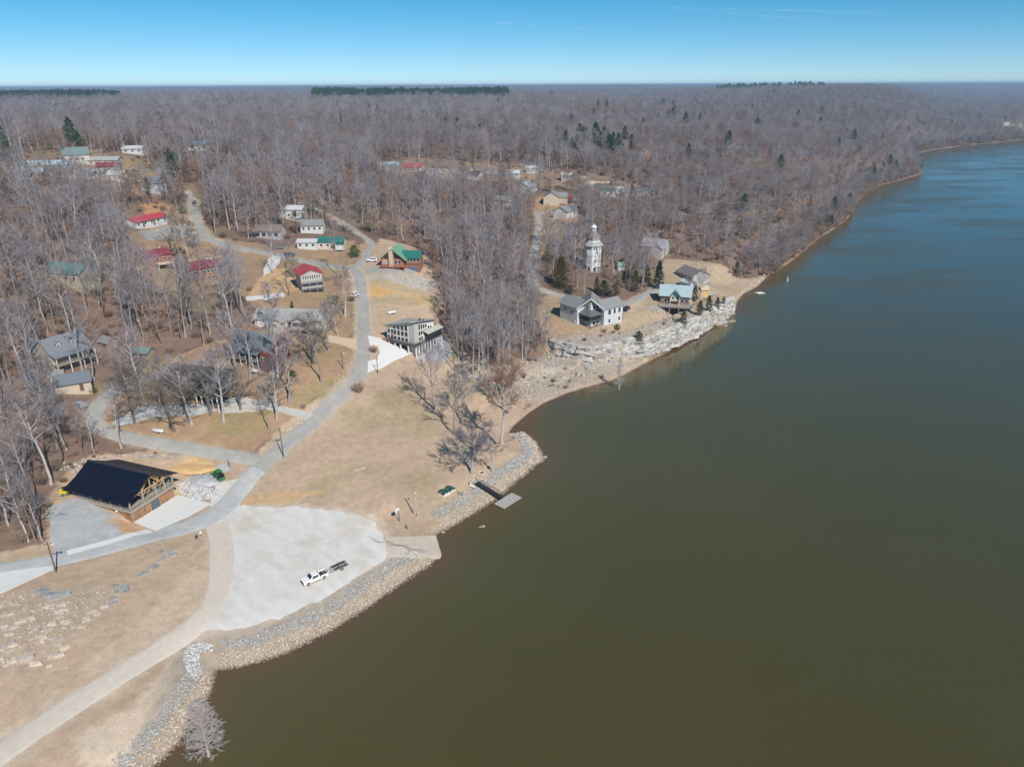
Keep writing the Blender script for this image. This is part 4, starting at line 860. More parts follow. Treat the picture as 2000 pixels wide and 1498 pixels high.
T.box('planter', mat('flower_bed', (.32, .16, .10), .9, var=.4, scale=4), (-15.6, -13.4, .2, 1.6, -2.2, .1))
T.beams('parasol', mat('red_canvas', (.55, .06, .05), .8), [((-11.8, 1.0, 1.7), (-10.9, 1.0, 2.0), .7, .1)])

# ------------------------------------------------------------------ log cabin with green metal roof
p0 = gp(768, 519)
T = Thing('log_cabin', 'red log cabin with steep green metal gable, stone chimney and garage wing', 'house', (-52.0, 316.0, 26.4), -5, rad=12)
T.prism('wall', W_log, [(-5.2, -3), (5.2, -3), (5.2, 3.4), (0, 7.6), (-5.2, 3.4)], -5.4, 6.0, axis='y')
T.roof('roof', RF_lgreen, -6.8, 6.6, 6.5, 2.36, 7.65, .22, axis='y')
T.box('chimney', m_stone_tan, (-1.45, .35, -6.5, -5.42, -2.2, 8.9))
wg = T.prism('garage_wing', W_log, [(-3.6, -4), (4, -4), (4, 3.6), (.2, 5.6), (-3.6, 3.6)], 5.22, 11.6); T.roof('wing_roof', RF_green, 3.4, 12.3, 4.5, 3.2, 5.65, .2, 'x', .2, parent=wg)
T.box('garage_door', m_garage, (5.9, 11.2, -3.72, -3.62, -3.2, -.6)); T.boxes('wing_band', m_deck_dark, [(5.3, 11.7, -3.95, -3.62, .55, .75)])
for i in range(4): T.win('f', (6.4 + i * 1.5, -3.6, 1.5), 1.1, 1.2)
for x in (-3.9, -2.4, 1.4, 3.0): T.win('f', (x, -5.4, 1.0), 1.15, 1.5, gm=m_glass if x > 0 else mat('tan_blind', (.42, .33, .25), .5))  # panes left of the chimney get a flat tan blind colour
for x, h in ((-3.0, 1.0), (-2.0, 1.6), (1.3, 1.8), (2.5, 1.1)): T.win('f', (x, -5.4, 3.3), 1.0, h, fm=m_darkframe)
dk = T.boxes('deck', W_log, [(-5.6, 5.6, -7.6, -5.42, -.2, 0)]); T.rail('railing', W_log, [(-5.5, -7.5), (5.5, -7.5)], 0, 1.0, 1.2, dk)
for x in (-1.5, .6, 2.8, 5.2): T.box('post', W_log, (x - .14, x + .14, -7.5, -7.2, -3.2, -.2))
T.box('under_deck_shade', m_screen_shade, (-3.2, 5.0, -5.6, -5.42, -3.0, -.3)); T.box('retaining_wall', m_conc_grey, (-9.5, 5.0, -8.2, -7.7, -3.4, -1.5))  # dark sheet on the log wall stands in for shade below the deck

# ------------------------------------------------------------------ white house with corner porch on the bluff
T = Thing('bluff_house', 'large white and grey L-shaped house with two-storey corner porch above the bluff', 'house', (31.1, 269.6, 10.9), 38, rad=15)
T.gable(10.4, 7.2, 6.9, 2.7, W_white, RF_grey, .5, .5, 4, c=(2.3, 11.3), axis='y', wn='left_wing', rn='left_roof')
T.gable(10.6, 7.2, 6.7, 2.6, W_white, RF_grey, .5, .5, 4, c=(11.8, 2.4), axis='x', wn='right_wing', rn='right_roof')
cw2 = solid_rect(T, 'prow', W_white, [(2.4, 2.4), (9.6, 2.4), (9.6, 9.6), (2.4, 9.6)], -3, (9.9, 7.6, 9.9, 7.6))
dg = math.sqrt(.5); rv = []
for a, b, z in ((2.7, -5.6, 6.5), (2.7, 0, 11.0), (2.7, 5.6, 6.5), (14.2, 5.6, 6.5), (14.2, 0, 11.0), (14.2, -5.6, 6.5)): rv.append((a * dg + b * dg, a * dg - b * dg, z))
rv += [(x, y, z + .2) for x, y, z in rv]
T.part('prow_roof', rv, [(0,1,4,5)[::-1],(1,2,3,4)[::-1],(6,7,10,11),(7,8,9,10),(0,6,7,1)[::-1],(1,7,8,2)[::-1],(2,8,9,3)[::-1],(3,9,10,4)[::-1],(4,10,11,5)[::-1],(5,11,6,0)[::-1]], RF_grey)
T.beams('barge_board', m_white_p, [((rv[0][0], rv[0][1], 6.5), (rv[1][0], rv[1][1], 11.0), .12, .35), ((rv[2][0], rv[2][1], 6.5), (rv[1][0], rv[1][1], 11.0), .12, .35)])
for x in (4.2, 6.3): T.win('f', (x, 2.4, 6.4), 1.3, 1.5)
for y in (4.2, 6.3): T.win('l', (2.4, y, 6.4), 1.3, 1.5)
T.boxes('deck', m_deck_dark, [(-.2, 7.6, -.2, 2.35, 2.2, 2.5), (-.2, 2.35, 2.35, 8.2, 2.2, 2.5)])
T.part('porch_roof', [(-.7, -.7, 4.7), (8.2, -.7, 4.7), (8.2, 2.6, 6.2), (2.6, 2.6, 6.2), (2.6, 8.8, 6.2), (-.7, 8.8, 4.7), (-.7, -.7, 4.5), (8.2, -.7, 4.5), (8.2, 2.6, 6.0), (2.6, 2.6, 6.0), (2.6, 8.8, 6.0), (-.7, 8.8, 4.5)],
       [(0,1,2,3),(0,3,4,5),(6,9,8,7),(6,11,10,9),(0,6,7,1),(1,7,8,2),(5,11,6,0),(4,10,11,5)], mat('dark_grey_metal', (.16, .155, .16), .5, var=.06, stripe=('X', 1.6, .25)))
for x, y in ((0, 0), (3.7, 0), (7.4, 0), (0, 4.0), (0, 8.0)): T.box('post', m_darkframe, (x - .13, x + .13, y - .13, y + .13, -1.5, 4.6))
T.rail('railing', m_blackm, [(0, 8.0), (0, 0), (7.4, 0)], 2.5, 1.0, 1.0)
lw = T.boxes('lower_wall', W_blue, [(1.1, 7.4, 1.1, 2.38, -3, 2.2), (1.1, 2.38, 2.38, 8.0, -3, 2.2)]); T.win('f', (5.6, 1.1, .2), 1.1, 1.4, lw); T.win('f', (3.2, 1.1, .2), 1.3, 1.5, lw); T.rail('lower_railing', m_blackm, [(0, 0), (7.4, 0)], -.9, 1.0, 1.0)
for x, w_ in ((9.2, .5), (9.9, .5), (12.4, .9), (15.2, .9)): T.win('f', (x, -1.2, 4.0), w_, 1.7, fm=m_darkframe)
for x in (9.6, 15.3): T.win('f', (x, -1.2, .6), .7, 1.2, fm=m_darkframe)
for y, z in ((13.2, 4.6), (9.0, 4.2)): T.win('l', (-1.3, y, z), .8, 1.0)
T.box('door', m_white_p, (-1.38, -1.3, 7.0, 8.0, -.6, 1.5)); T.boxes('heat_pump', m_conc_grey, [(-2.4, -1.5, 12.2, 13.2, -.6, .4)])
T.beams('downspout', m_darkframe, [((17.15, -1.4, 0), (17.15, -1.4, 6.6), .12)])

# ------------------------------------------------------------------ lighthouse home
lp = gp(1157, 526)
T = Thing('lighthouse', 'white octagonal lighthouse tower with grey gallery roof and small cupola', 'lighthouse', (lp.x, lp.y, lp.z - .3), 11, rad=8.5)
def octo(name, m, r0, z0, r1, z1, parent=None, n=8, cap=True):
    v = []; f = []
    for r_, z in ((r0, z0), (r1, z1)):
        for i in range(n): a = 2 * math.pi * (i + .5) / n; v.append((r_ * math.cos(a), r_ * math.sin(a), z))
    f = [(i, (i + 1) % n, n + (i + 1) % n, n + i) for i in range(n)]
    if cap: f += [tuple(range(n))[::-1], tuple(range(n, 2 * n))]
    return T.part(name, v, f, m, parent)
W_lh = mat('white_clapboard', (.78, .78, .78), .75, var=.05, scale=1, stripe=('Z', 2.4, .05))
tw = octo('tower', W_lh, 3.75, -2.5, 3.95, 12.6)
octo('gallery_roof', roofm('weathered_gallery', (.36, .355, .35)), 4.75, 12.62, 3.4, 14.1); octo('gallery_edge', m_white_p, 4.8, 12.3, 4.8, 12.6)
gl = octo('watch_room', W_lh, 3.0, 14.1, 2.9, 16.1)
for i in range(8):
    a = 2 * math.pi * i / 8; c_, s_ = math.cos(a), math.sin(a); ap = math.cos(math.pi / 8)
    for z, w_, h in ((0.0, .95, 1.9), (4.2, .5, 1.3), (6.9, .45, .7), (10.3, .45, 1.3)):
        rr_ = (3.75 + .2 * (z + 2.5) / 15.1) * ap + .02
        for off in ((-.65, .65) if z > 9 else (0,)):
            o = T.win('f', (c_ * rr_ - s_ * off, s_ * rr_ + c_ * off, z), w_, h, fm=mat('dark_teal_trim', (.05, .09, .09), .5) if z == 0 else m_frame); o.rotation_euler[2] = a + math.pi / 2
    for off in (-.6, .6):
        o = T.win('f', (c_ * 2.97 * ap - s_ * off, s_ * 2.97 * ap + c_ * off, 14.6), .7, .9); o.rotation_euler[2] = a + math.pi / 2
rf = octo('lantern_roof', roofm('brown_red_shingle', (.225, .175, .17)), 3.5, 16.12, 1.2, 19.0)
for a in (R(-90 - 11 + 15),):
    c_, s_ = math.cos(a), math.sin(a)
    T.beams('dormer', W_lh, [((c_ * 1.4, s_ * 1.4, 16.6), (c_ * 2.3, s_ * 2.3, 16.6), .9, 1.5)], rf)
cu = octo('cupola', W_lh, .95, 18.6, .95, 20.7); octo('cupola_roof', m_white_p, 1.6, 20.72, .12, 22.0, cu)
for i in range(0, 8, 2):
    a = 2 * math.pi * i / 8; o = T.win('f', (math.cos(a) * .90, math.sin(a) * .90, 19.1), .35, 1.0); o.rotation_euler[2] = a + math.pi / 2
T.beams('finial', m_white_p, [((0, 0, 21.9), (0, 0, 22.8), .08)])
T.box('porch', m_deck, (-2.2, 2.2, -5.2, -3.5, -.6, .1))

# ------------------------------------------------------------------ green and silver roofed house on the point
T = Thing('metal_roof_house', 'brown bluff house with silver-green metal roof and teal dormer over a deck', 'house', (73.0, 307.0, 10.2), -14, rad=11)
T.gable(12.5, 8.5, 4.6, 3.2, W_brown, RF_silver, .9, .9, 4)
T.prism('dormer_wall', W_cream, [(-2.0, 2.0), (2.0, 2.0), (2.0, 4.2), (0, 6.4), (-2.0, 4.2)], -5.4, -1.0, axis='y'); T.roof('dormer_roof', RF_green, -6.6, .6, 2.9, 3.6, 6.5, .18, axis='y')
T.beams('pale_slope', RF_white, [((1.35, -6.5, 5.35), (1.35, .2, 5.35), 2.6, .05)][:0] or [((0.1, -6.4, 6.75), (0.1, .4, 6.75), .35, .06)])
T.boxes('deck', m_deck, [(-6.5, 7.5, -9.5, -4.3, .2, .45)]); T.rail('railing', m_post, [(-6.5, -4.5), (-6.5, -9.4), (7.4, -9.4), (7.4, -4.5)], .45, 1.0, 1.4)
for x in (-6, -2, 2, 7): T.box('post', m_post, (x - .12, x + .12, -9.4, -9.1, -4.5, .2))
for x in (-4, 3.2, 5): T.win('f', (x, -4.25, 1.2), 1.2, 1.6)
for x in (-.9, .9): T.win('f', (x, -5.4, 3.0), .8, 1.1)
T.boxes('porch_post', m_white_p, [(-2.1, -1.9, -6.4, -6.2, .45, 3.8), (1.9, 2.1, -6.4, -6.2, .45, 3.8)])

# ------------------------------------------------------------------ the other houses
def house(name, label, px, py, head, L, W, H, rise, wl, rf, wins=(), dz=.3, clear=1.0, base=3.5, ov=.5, og=.4, doors=(), chim=None, group=None, cat='house', fm=None):
    p = gp(px, py); T = Thing(name, label, cat, (p.x, p.y, p.z + dz), head, group, rad=(max(L, W) * .55 + 1.5) * clear)
    T.gable(L, W, H, rise, wl, rf, ov, og, base); T.L, T.W, T.H = L, W, H
    for face, u, z, w, h in wins:
        pos = {'f': (u, -W/2, z), 'b': (u, W/2, z), 'r': (L/2, u, z), 'l': (-L/2, u, z)}[face]; T.win(face, pos, w, h, fm=fm)
    for face, u in doors:
        b = {'f': (u - .5, u + .5, -W/2 - .06, -W/2 + .02, -.2, 1.9), 'r': (L/2 - .02, L/2 + .06, u - .5, u + .5, -.2, 1.9), 'l': (-L/2 - .06, -L/2 + .02, u - .5, u + .5, -.2, 1.9)}[face]; T.box('door', m_doorm, b)
    if chim: x, y, w, h = chim; T.box('chimney', m_stone, (x - w/2, x + w/2, y - w/2, y + w/2, 0, h))
    return T
row = lambda face, n, u0, u1, z, w, h: [(face, u0 + (u1 - u0) * i / max(n - 1, 1), z, w, h) for i in range(n)]
# red roof over grey gable with two decks
T = house('red_roof_house', 'grey gabled house with bright red metal roof and two timber decks', 605, 562, 117, 11, 8.2, 4.2, 1.7, W_grey, roofm('red_metal_y', (.48, .065, .075), rough=.45, stripe=('X', 2.4, .12)), row('l', 8, -3.1, 3.1, 2.4, .45, 1.3), dz=2.6, base=6, ov=.9, og=.5)
T.box('upper_deck', m_deck, (-7.3, -5.55, -4.4, 4.4, 1.0, 1.2)); T.rail('railing', m_post, [(-7.2, -4.3), (-7.2, 4.3)], 1.2, .9, 1.2)
T.box('lower_deck', m_deck_dark, (-7.9, -5.55, -4.4, 4.4, -1.6, -1.4)); T.rail('lower_railing', m_post, [(-7.8, -4.3), (-7.8, 4.3)], -1.4, .9, 1.2)
for y in (-4.2, -1.4, 1.4, 4.2): T.box('post', m_post, (-7.8, -7.6, y - .1, y + .1, -5.5, 1.0))
T.box('side_panel', RF_burg, (-5.5, 5.5, -4.2, -4.12, -.5, 4.0)); T.beams('stair', m_post, [((-7, 4.6, -1.5), (-7.6, 7.2, -4.2), .8, .15)])
# ranch house
T = house('ranch_house', 'long low cream house with grey hip-and-gable roof beside a dirt drive', 572, 634, -6, 24, 8.2, 2.9, 2.3, W_cream, RF_lgrey, row('f', 5, -2, 8, .9, 1.3, 1.2), ov=.7, dz=.5)
T.prism('front_gable', W_cream, [(-6.2, -3), (-.8, -3), (-.8, 2.9), (-3.5, 4.4), (-6.2, 2.9)], -7.6, -4.0, axis='y'); T.roof('gable_roof', RF_lgrey, -8.3, 1.0, 3.5, 2.5, 4.5, .2, 'y', -3.5); T.win('f', (-3.5, -7.6, .8), 1.8, 1.2)
T.prism('porch_gable', W_white, [(2.2, 2.4), (8.2, 2.4), (8.2, 2.9), (5.2, 4.5), (2.2, 2.9)], -6.6, -4.0, axis='y'); T.roof('porch_roof', RF_lgrey, -7.4, 1.0, 3.8, 2.5, 4.55, .2, 'y', 5.2)
for x in (2.4, 5.2, 8.0): T.box('post', m_white_p, (x - .1, x + .1, -6.5, -6.3, -1.5, 2.5))
T.boxes('porch_floor', m_deck, [(2, 12.6, -7.0, -4.15, -.3, 0)]); T.rail('railing', m_white_p, [(2.1, -6.9), (12.5, -6.9), (12.5, -3)], 0, 1, 1.2); T.box('garage_door', m_white_p, (-10.8, -7.6, -4.18, -4.08, -.2, 2.2))
# slate roof, dark red walls, long deck
T = house('slate_roof_house', 'dark red house with broad slate-blue roof and long screened deck', 513, 698, -22, 14.5, 9.5, 3.9, 3.2, W_red, RF_slate, [('r', 1.0, 2.2, .8, 1.3), ('r', -1, 2.2, .8, 1.3)], dz=1.2, ov=.6, og=1.0, base=5)
dk = T.boxes('deck', m_deck, [(-7, 4.8, -7.6, -4.8, .4, .6)]); T.rail('railing', m_post, [(-7, -7.5), (4.7, -7.5)], .6, 1, 1.0, dk)
for x in (-6.8, -4.5, -2.2, .1, 2.4, 4.6): T.box('post', m_white_p, (x - .1, x + .1, -7.55, -7.35, -3.5, 2.9))
T.part('porch_roof', [(-7.4, -8.0, 2.75), (5.2, -8.0, 2.75), (5.2, -5.0, 3.75), (-7.4, -5.0, 3.75), (-7.4, -8.0, 2.92), (5.2, -8.0, 2.92), (5.2, -5.0, 3.92), (-7.4, -5.0, 3.92)], [(3,2,1,0),(4,5,6,7),(0,1,5,4),(1,2,6,5),(2,3,7,6),(3,0,4,7)], RF_slate)
T.box('screen', m_screen_shade, (-6.9, 4.6, -4.84, -4.76, .6, 2.8)); T.prism('end_bay', W_red, [(5.2, -4), (8.2, -4), (8.2, 2.8), (6.7, 4.2), (5.2, 2.8)], -7.2, -4.8, axis='y'); T.win('f', (6.2, -7.2, 1.0), .6, 1.3); T.win('f', (7.2, -7.2, 1.0), .6, 1.3)
# dark house with green deck hidden by trees
T = house('green_deck_house', 'dark-roofed house with green porch on stilts behind big lawn trees', 395, 758, -14, 17, 9, 2.9, 2.4, W_green, RF_dark, row('f', 3, -8, -3, .9, 1.3, 1.2), dz=1.8, base=6, ov=.9)
T.prism('porch_gable', W_green, [(4.6, .2), (9.4, .2), (9.4, 2.6), (7, 4.4), (4.6, 2.6)], -5.6, -4.4, axis='y'); T.roof('porch_roof', RF_dgreen, -7.0, 0, 3.2, 2.2, 4.5, .2, 'y', 7)
T.boxes('deck', W_green, [(3.6, 12.6, -8.2, -4.55, -.1, .15)]); T.rail('railing', W_green, [(3.7, -8.1), (12.5, -8.1), (12.5, -4)], .15, 1, 1.1)
for x in (3.9, 5.6, 7.3, 9.0, 10.7, 12.3): T.box('post', m_white_p, (x - .12, x + .12, -8.1, -7.85, -5.5, -.1))
T.win('f', (6.2, -5.6, .6), 1.0, 1.3); T.win('f', (7.9, -5.6, .6), 1.0, 1.3)
# grey house with dormers
T = house('dormer_house', 'grey house with blue-grey roof, two white dormers and long front porch', 128, 705, 60, 12, 8.5, 3.6, 3.3, W_tan, roofm('blue_grey_shingle', (.19, .205, .235)), row('f', 3, -3.5, 3.5, -1.8, 1.4, 1.6), dz=1.4, base=6, ov=.6, clear=.75)
for x in (-2.4, 2.0):
    d_ = T.prism('dormer', W_white, [(x - .8, 4.2), (x + .8, 4.2), (x + .8, 5.3), (x, 6.1), (x - .8, 5.3)], -2.9, -1.0, axis='y'); T.roof('dormer_roof', MATS['blue_grey_shingle'], -3.2, -.6, 1.1, 5.05, 6.15, .12, 'y', x, parent=d_); T.win('f', (x, -2.9, 4.4), .7, .8)
T.part('porch_roof', [(-6.4, -7.2, 2.5), (6.4, -7.2, 2.5), (6.4, -4.4, 3.4), (-6.4, -4.4, 3.4), (-6.4, -7.2, 2.66), (6.4, -7.2, 2.66), (6.4, -4.4, 3.56), (-6.4, -4.4, 3.56)], [(3,2,1,0),(4,5,6,7),(0,1,5,4),(1,2,6,5),(2,3,7,6),(3,0,4,7)], MATS['blue_grey_shingle'])
T.boxes('porch_floor', m_deck, [(-6, 6, -7.0, -4.3, -.2, 0)]); T.rail('railing', m_post, [(-6, -6.9), (6, -6.9)], 0, 1, 1.5)
for x in (-5.9, -2, 2, 5.9): T.box('post', m_white_p, (x - .12, x + .12, -6.9, -6.7, -4.5, 2.5))
T.gable(7, 6.5, 3.2, 2.4, W_tan, MATS['blue_grey_shingle'], .5, .4, 5, c=(-3.5, 6.0), axis='y', wn='rear_wing', rn='rear_roof')
T = house('garage', 'small garage with dark blue-grey roof between the loop road and the dormer house', 146, 760, 30, 9, 6.2, 2.6, 1.9, W_tan, RF_slate, [('r', 0, .8, 1.0, 1.0)], dz=.4, doors=[('f', 2)], cat='garage')
house('shed', 'tiny white shed with grey roof beside the blue-roofed garage', 114, 744, 25, 3.4, 2.8, 2.1, 1.0, W_white, RF_grey, [('f', .5, .7, .6, .6)], dz=.1, doors=[('f', -.8)], cat='shed')
house('shed', 'lone grey-roofed shed in the leaf litter above the loop road', 214, 676, -30, 4.6, 3.8, 1.9, 1.2, W_wood, RF_grey, doors=[('f', 0)], dz=.1, cat='shed')
house('shed', 'low dark shed with greenish roof beneath the left woods', 283, 694, -10, 5.0, 4.0, 1.5, 1.1, W_wood, RF_dgreen, doors=[('f', 0)], dz=.1, cat='shed')
T = house('brick_house', 'brick house with burgundy metal roof and a row of white windows', 400, 543, 35, 12.5, 8, 4.6, 1.7, W_brick, RF_burg, row('f', 5, -.5, 5.2, 2.2, .75, 1.3) + [('f', -4.3, 2.2, .8, 1.2), ('f', -3.2, 2.2, .8, 1.2), ('f', .4, -.2, .9, 1.0), ('f', 2.6, -.2, .9, 1.0)], dz=.6, ov=.7); T.box('side_wall', W_grey, (-6.32, -6.26, -4, 4, -2, 4.5))
T = house('red_cabin', 'rust-red cabin with dark red roof below the asphalt yard', 302, 515, 50, 11.5, 7, 3.4, 1.8, W_log, RF_burg, row('f', 3, -3, 3, 1.2, 1.0, 1.0), dz=.5, chim=(3.5, 1, .7, 6))
T = house('red_roof_lodge', 'long white lodge with bright red roof beside the asphalt yard', 287, 440, 70, 20, 7, 2.9, 1.5, W_white, RF_red, row('f', 5, -8, 8, 1.0, 1.1, 1.0), dz=.3, ov=.7, doors=[('f', 1.5), ('f', -5)])
house('teal_roof_house', 'teal-roofed house half hidden in the left woods', 142, 546, -12, 15, 9, 3.2, 2.6, W_tan, RF_teal, row('f', 4, -5, 5, .9, 1.1, 1.2), dz=.2, base=5, clear=.5)
T = house('green_roof_house', 'long cream house with green metal roof above the cabin drive', 648, 484, 0, 13, 6.5, 3.0, 1.6, W_cream, RF_green, row('f', 4, -4, 5, 1.0, 1.1, 1.0), dz=.4, doors=[('f', 1)]); T.boxes('porch', W_white, [(2.8, 6.4, -5.4, -3.3, -.4, 2.2)]); T.part('porch_roof', *box_vf((2.4, 6.8, -5.8, -3.2, 2.3, 2.5)), RF_green)
house('white_roof_house', 'low mobile home with long white roof left of the green-roofed house', 603, 484, 0, 9, 6, 2.8, 1.0, W_white, RF_white, row('f', 3, -3, 3, 1.0, 1.1, 1.0), dz=.3)
T = house('brown_roof_house', 'brown-roofed house with wide dark windows beside the parked cars', 528, 462, -3, 13, 8, 2.9, 2.4, W_grey, RF_brown, row('f', 4, -4.5, 4.5, .5, 2.0, 1.6), dz=.3)
T = house('white_wood_house', 'bright white house with tall gable among the trees', 580, 427, -6, 9, 7, 4.6, 1.5, W_white, RF_white, [('f', .5, 1.0, 1.6, 2.2), ('f', -2.6, 1.2, 1.0, 1.2)], dz=.5); T.boxes('lower_wing', W_white, [(-8.6, -4.55, -3, 2, -2, 2.4)])
house('grey_wood_house', 'pale grey house behind the tree trunks above the green-roofed house', 612, 452, 4, 11, 7, 3.2, 2.2, W_white, RF_grey, row('f', 4, -4, 4, 1.0, 1.0, 1.2), dz=.4)
# hilltop group by the lighthouse road
T = house('tan_gable_house', 'tan house with blank front gable and grey roof at the top of the hill road', 1078, 397, 83, 13, 10, 4.0, 3.1, W_tan, RF_grey, [], dz=.5, ov=.5); T.gable(9, 7, 3.4, 2.4, W_tan, RF_grey, .5, .4, 3, c=(3, -5.5), axis='y', wn='left_wing', rn='left_roof'); T.box('garage_door', m_darkframe, (-2, 2, 5.0, 5.1, -.3, 2.2))
T = house('grey_gable_house', 'light grey gabled house with dark open garage below the tan house', 1104, 424, 58, 13, 9.5, 3.4, 2.6, W_white, RF_grey, [('f', 3, 1, 1, 1.1)], dz=.6, ov=.5); T.box('garage_door', m_darkframe, (-5.5, -1.5, 4.72, 4.82, -.4, 2.2))  # dark panel stands in for the shaded inside of the open garage
house('bluish_roof_house', 'house with pale bluish roof behind the tan house', 1028, 374, 62, 12, 10, 3.0, 3.0, W_white, roofm('pale_blue_shingle', (.42, .46, .52)), row('f', 3, -3, 3, 1, 1, 1), dz=.4)
T = house('brown_point_house', 'low house with plum-brown roof near the river point', 1352, 545, -67, 13, 10, 2.9, 2.4, W_grey, roofm('plum_shingle', (.21, .17, .175)), row('f', 4, -4.5, 4.5, .9, 1.1, 1.0), dz=.3, ov=.6)
house('white_annex', 'white flat annex wedged between the metal-roofed and plum-roofed houses', 1343, 562, -60, 7, 4, 2.6, .8, W_white, RF_white, [('f', 0, .8, 1, 1)], dz=.2)
T = house('purple_roof_house', 'grey-violet roofed house behind the pale tree trunks', 1280, 490, -28, 13, 11, 3.0, 3.2, W_grey, roofm('violet_shingle', (.31, .29, .31)), row('f', 4, -4.5, 4.5, .6, 1.3, 1.3), dz=.3); T.gable(7, 6, 3.0, 2.2, W_grey, MATS['violet_shingle'], .5, .4, 3, c=(3.5, -6.5), axis='y', wn='front_wing', rn='front_roof')
house('shed', 'tiny white shed with pale green roof beside the lighthouse', 1211, 527, 20, 3.2, 2.6, 2.4, 1.1, W_white, RF_lgreen, [('r', 0, .8, .6, .9)], dz=.1, cat='shed')
house('shed', 'yellow-brown timber hut among the cedars at the river point', 1374, 573, 10, 3.6, 3.2, 2.2, 1.0, mat('raw_pine', (.62, .40, .17), .8), RF_tan, dz=.1, cat='shed')
# ridge row in the distance
house('small_house', 'small white house with square dark windows on the far ridge', 1106, 352, 5, 8, 6, 3.6, 1.3, W_white, RF_white, row('f', 3, -2.4, 2.4, 1.2, 1.1, 1.2), dz=.3)
house('small_house', 'small tan hut beside the small white ridge house', 1143, 358, -8, 5.5, 5, 3.2, .8, mat('tan_board', (.58, .42, .27), .85), RF_tan, dz=.2)
T = house('small_house', 'long brown house with rusty red end on the far ridge', 1168, 366, -10, 15, 6, 2.8, 1.0, W_brown, RF_tan, row('f', 4, -5, 5, .8, 1.2, 1.1), dz=.2); T.box('end_wall', mat('salmon_paint', (.55, .24, .18), .8), (7.5, 7.58, -2.8, 2.8, 0, 2.7))
T = house('small_house', 'white stilted house with flat green roof on the hillside', 1187, 384, -8, 10, 6.5, 2.6, .9, W_white, RF_green, row('f', 2, -2, 2, .7, 1.2, 1.1), dz=1.6, base=1.6)
for x in (-4.6, -2.3, 0, 2.3, 4.6): T.box('stilt', m_post, (x - .12, x + .12, -3.1, -2.9, -5, -1.6))
house('small_house', 'white block cottage between the two green-roofed ridge houses', 1207, 378, 20, 6, 5, 3.2, 1.0, W_white, RF_white, row('f', 2, -1.4, 1.4, 1, .9, 1), dz=.3)
T = house('small_house', 'pale house with green roof and open stilted porch on the ridge end', 1248, 384, 25, 9, 7, 3.0, 1.3, W_cream, RF_teal, row('f', 3, -3, 3, .8, 1, 1), dz=1.0, base=4); T.boxes('deck', m_deck, [(-4, 4.6, -6, -3.55, -.2, 0)]); T.rail('railing', m_white_p, [(-4, -5.9), (4.5, -5.9)], 0, 1, 1.2)
house('small_house', 'white cottage with pale roof left of the ridge drive', 1040, 337, -5, 9, 6.5, 3.0, 1.4, W_white, RF_white, row('f', 3, -3, 3, .9, 1, 1), dz=.3)
house('small_house', 'grey metal barn at the left end of the ridge row', 760, 332, 8, 14, 8, 3.2, 1.8, W_grey, RF_silver, row('f', 3, -4, 4, .9, 1.2, 1), dz=.3)
house('small_house', 'cream cottage with red roof in the ridge woods', 808, 335, -12, 14, 8, 3.0, 2.0, W_cream, RF_red, row('f', 4, -5, 5, .9, 1.2, 1), dz=.3)
house('small_house', 'pale trailer home with long grey roof right of the red-roofed cottage', 850, 342, -5, 17, 6, 2.9, 1.0, W_white, RF_lgrey, row('f', 5, -6, 6, 1, 1, 1), dz=.3)
house('small_house', 'cream double gabled house in the middle of the ridge row', 905, 340, -10, 12, 8, 3.4, 2.2, W_cream, RF_brown, row('f', 4, -4, 4, 1, 1.1, 1.1), dz=.3)
house('small_house', 'rusty-brown cottage with white porch in the ridge row', 943, 342, 12, 11, 7, 3.2, 1.8, W_tan, RF_brown, row('f', 3, -3, 3, 1, 1.1, 1.1), dz=.3)
house('small_house', 'grey roofed cabin at the edge of the central woods', 985, 400, -30, 11, 8, 3.0, 2.0, W_white, RF_grey, row('f', 3, -3, 3, 1, 1.1, 1.1), dz=.3)
# far left hamlet
house('small_house', 'tall cream house with dark teal roof beneath the tallest pine', 152, 318, 30, 13, 10, 4.4, 3.6, W_cream, RF_dgreen, row('f', 3, -3, 3, 1.5, 1.1, 1.2), dz=.4)
house('small_house', 'long silver-roofed house at the far left hamlet', 96, 333, 12, 21, 8, 2.8, 2.0, W_grey, RF_silver, row('f', 5, -8, 8, .9, 1.2, 1), dz=.3)
house('small_house', 'pale grey roofed shed right of the teal-roofed hamlet house', 206, 322, 5, 18, 8, 2.6, 1.6, W_tan, RF_lgrey, row('f', 4, -6, 6, .9, 1, 1), dz=.3)
house('small_house', 'white cottage at the left edge of the hamlet', 32, 335, 20, 10, 7, 3, 1.8, W_white, RF_grey, row('f', 3, -3, 3, .9, 1, 1), dz=.3)
T = house('small_house', 'blue-grey house with white trimmed gable and stilted deck by the hill road', 302, 375, 60, 10, 8, 3.6, 2.6, W_blue, RF_slate, row('l', 2, -2, 2, 1.5, 1.1, 1.3), dz=1.5, base=6); T.rail('railing', m_white_p, [(-6.9, -3.6), (-6.9, 3.6)], 0, 1, 1.2); T.box('deck', m_deck, (-7.0, -5.05, -3.8, 3.8, -.2, 0))
house('small_house', 'white roofed barn far beyond the hamlet', 265, 300, 0, 13, 7, 2.8, 1.4, W_white, RF_white, row('f', 3, -4, 4, 1, 1.2, 1), dz=.3, clear=.7)
house('small_house', 'lone blue-roofed house deep in the far woods', 392, 294, 10, 14, 9, 3.4, 2.6, W_white, RF_blue, row('f', 3, -4, 4, 1, 1.2, 1), dz=.3)
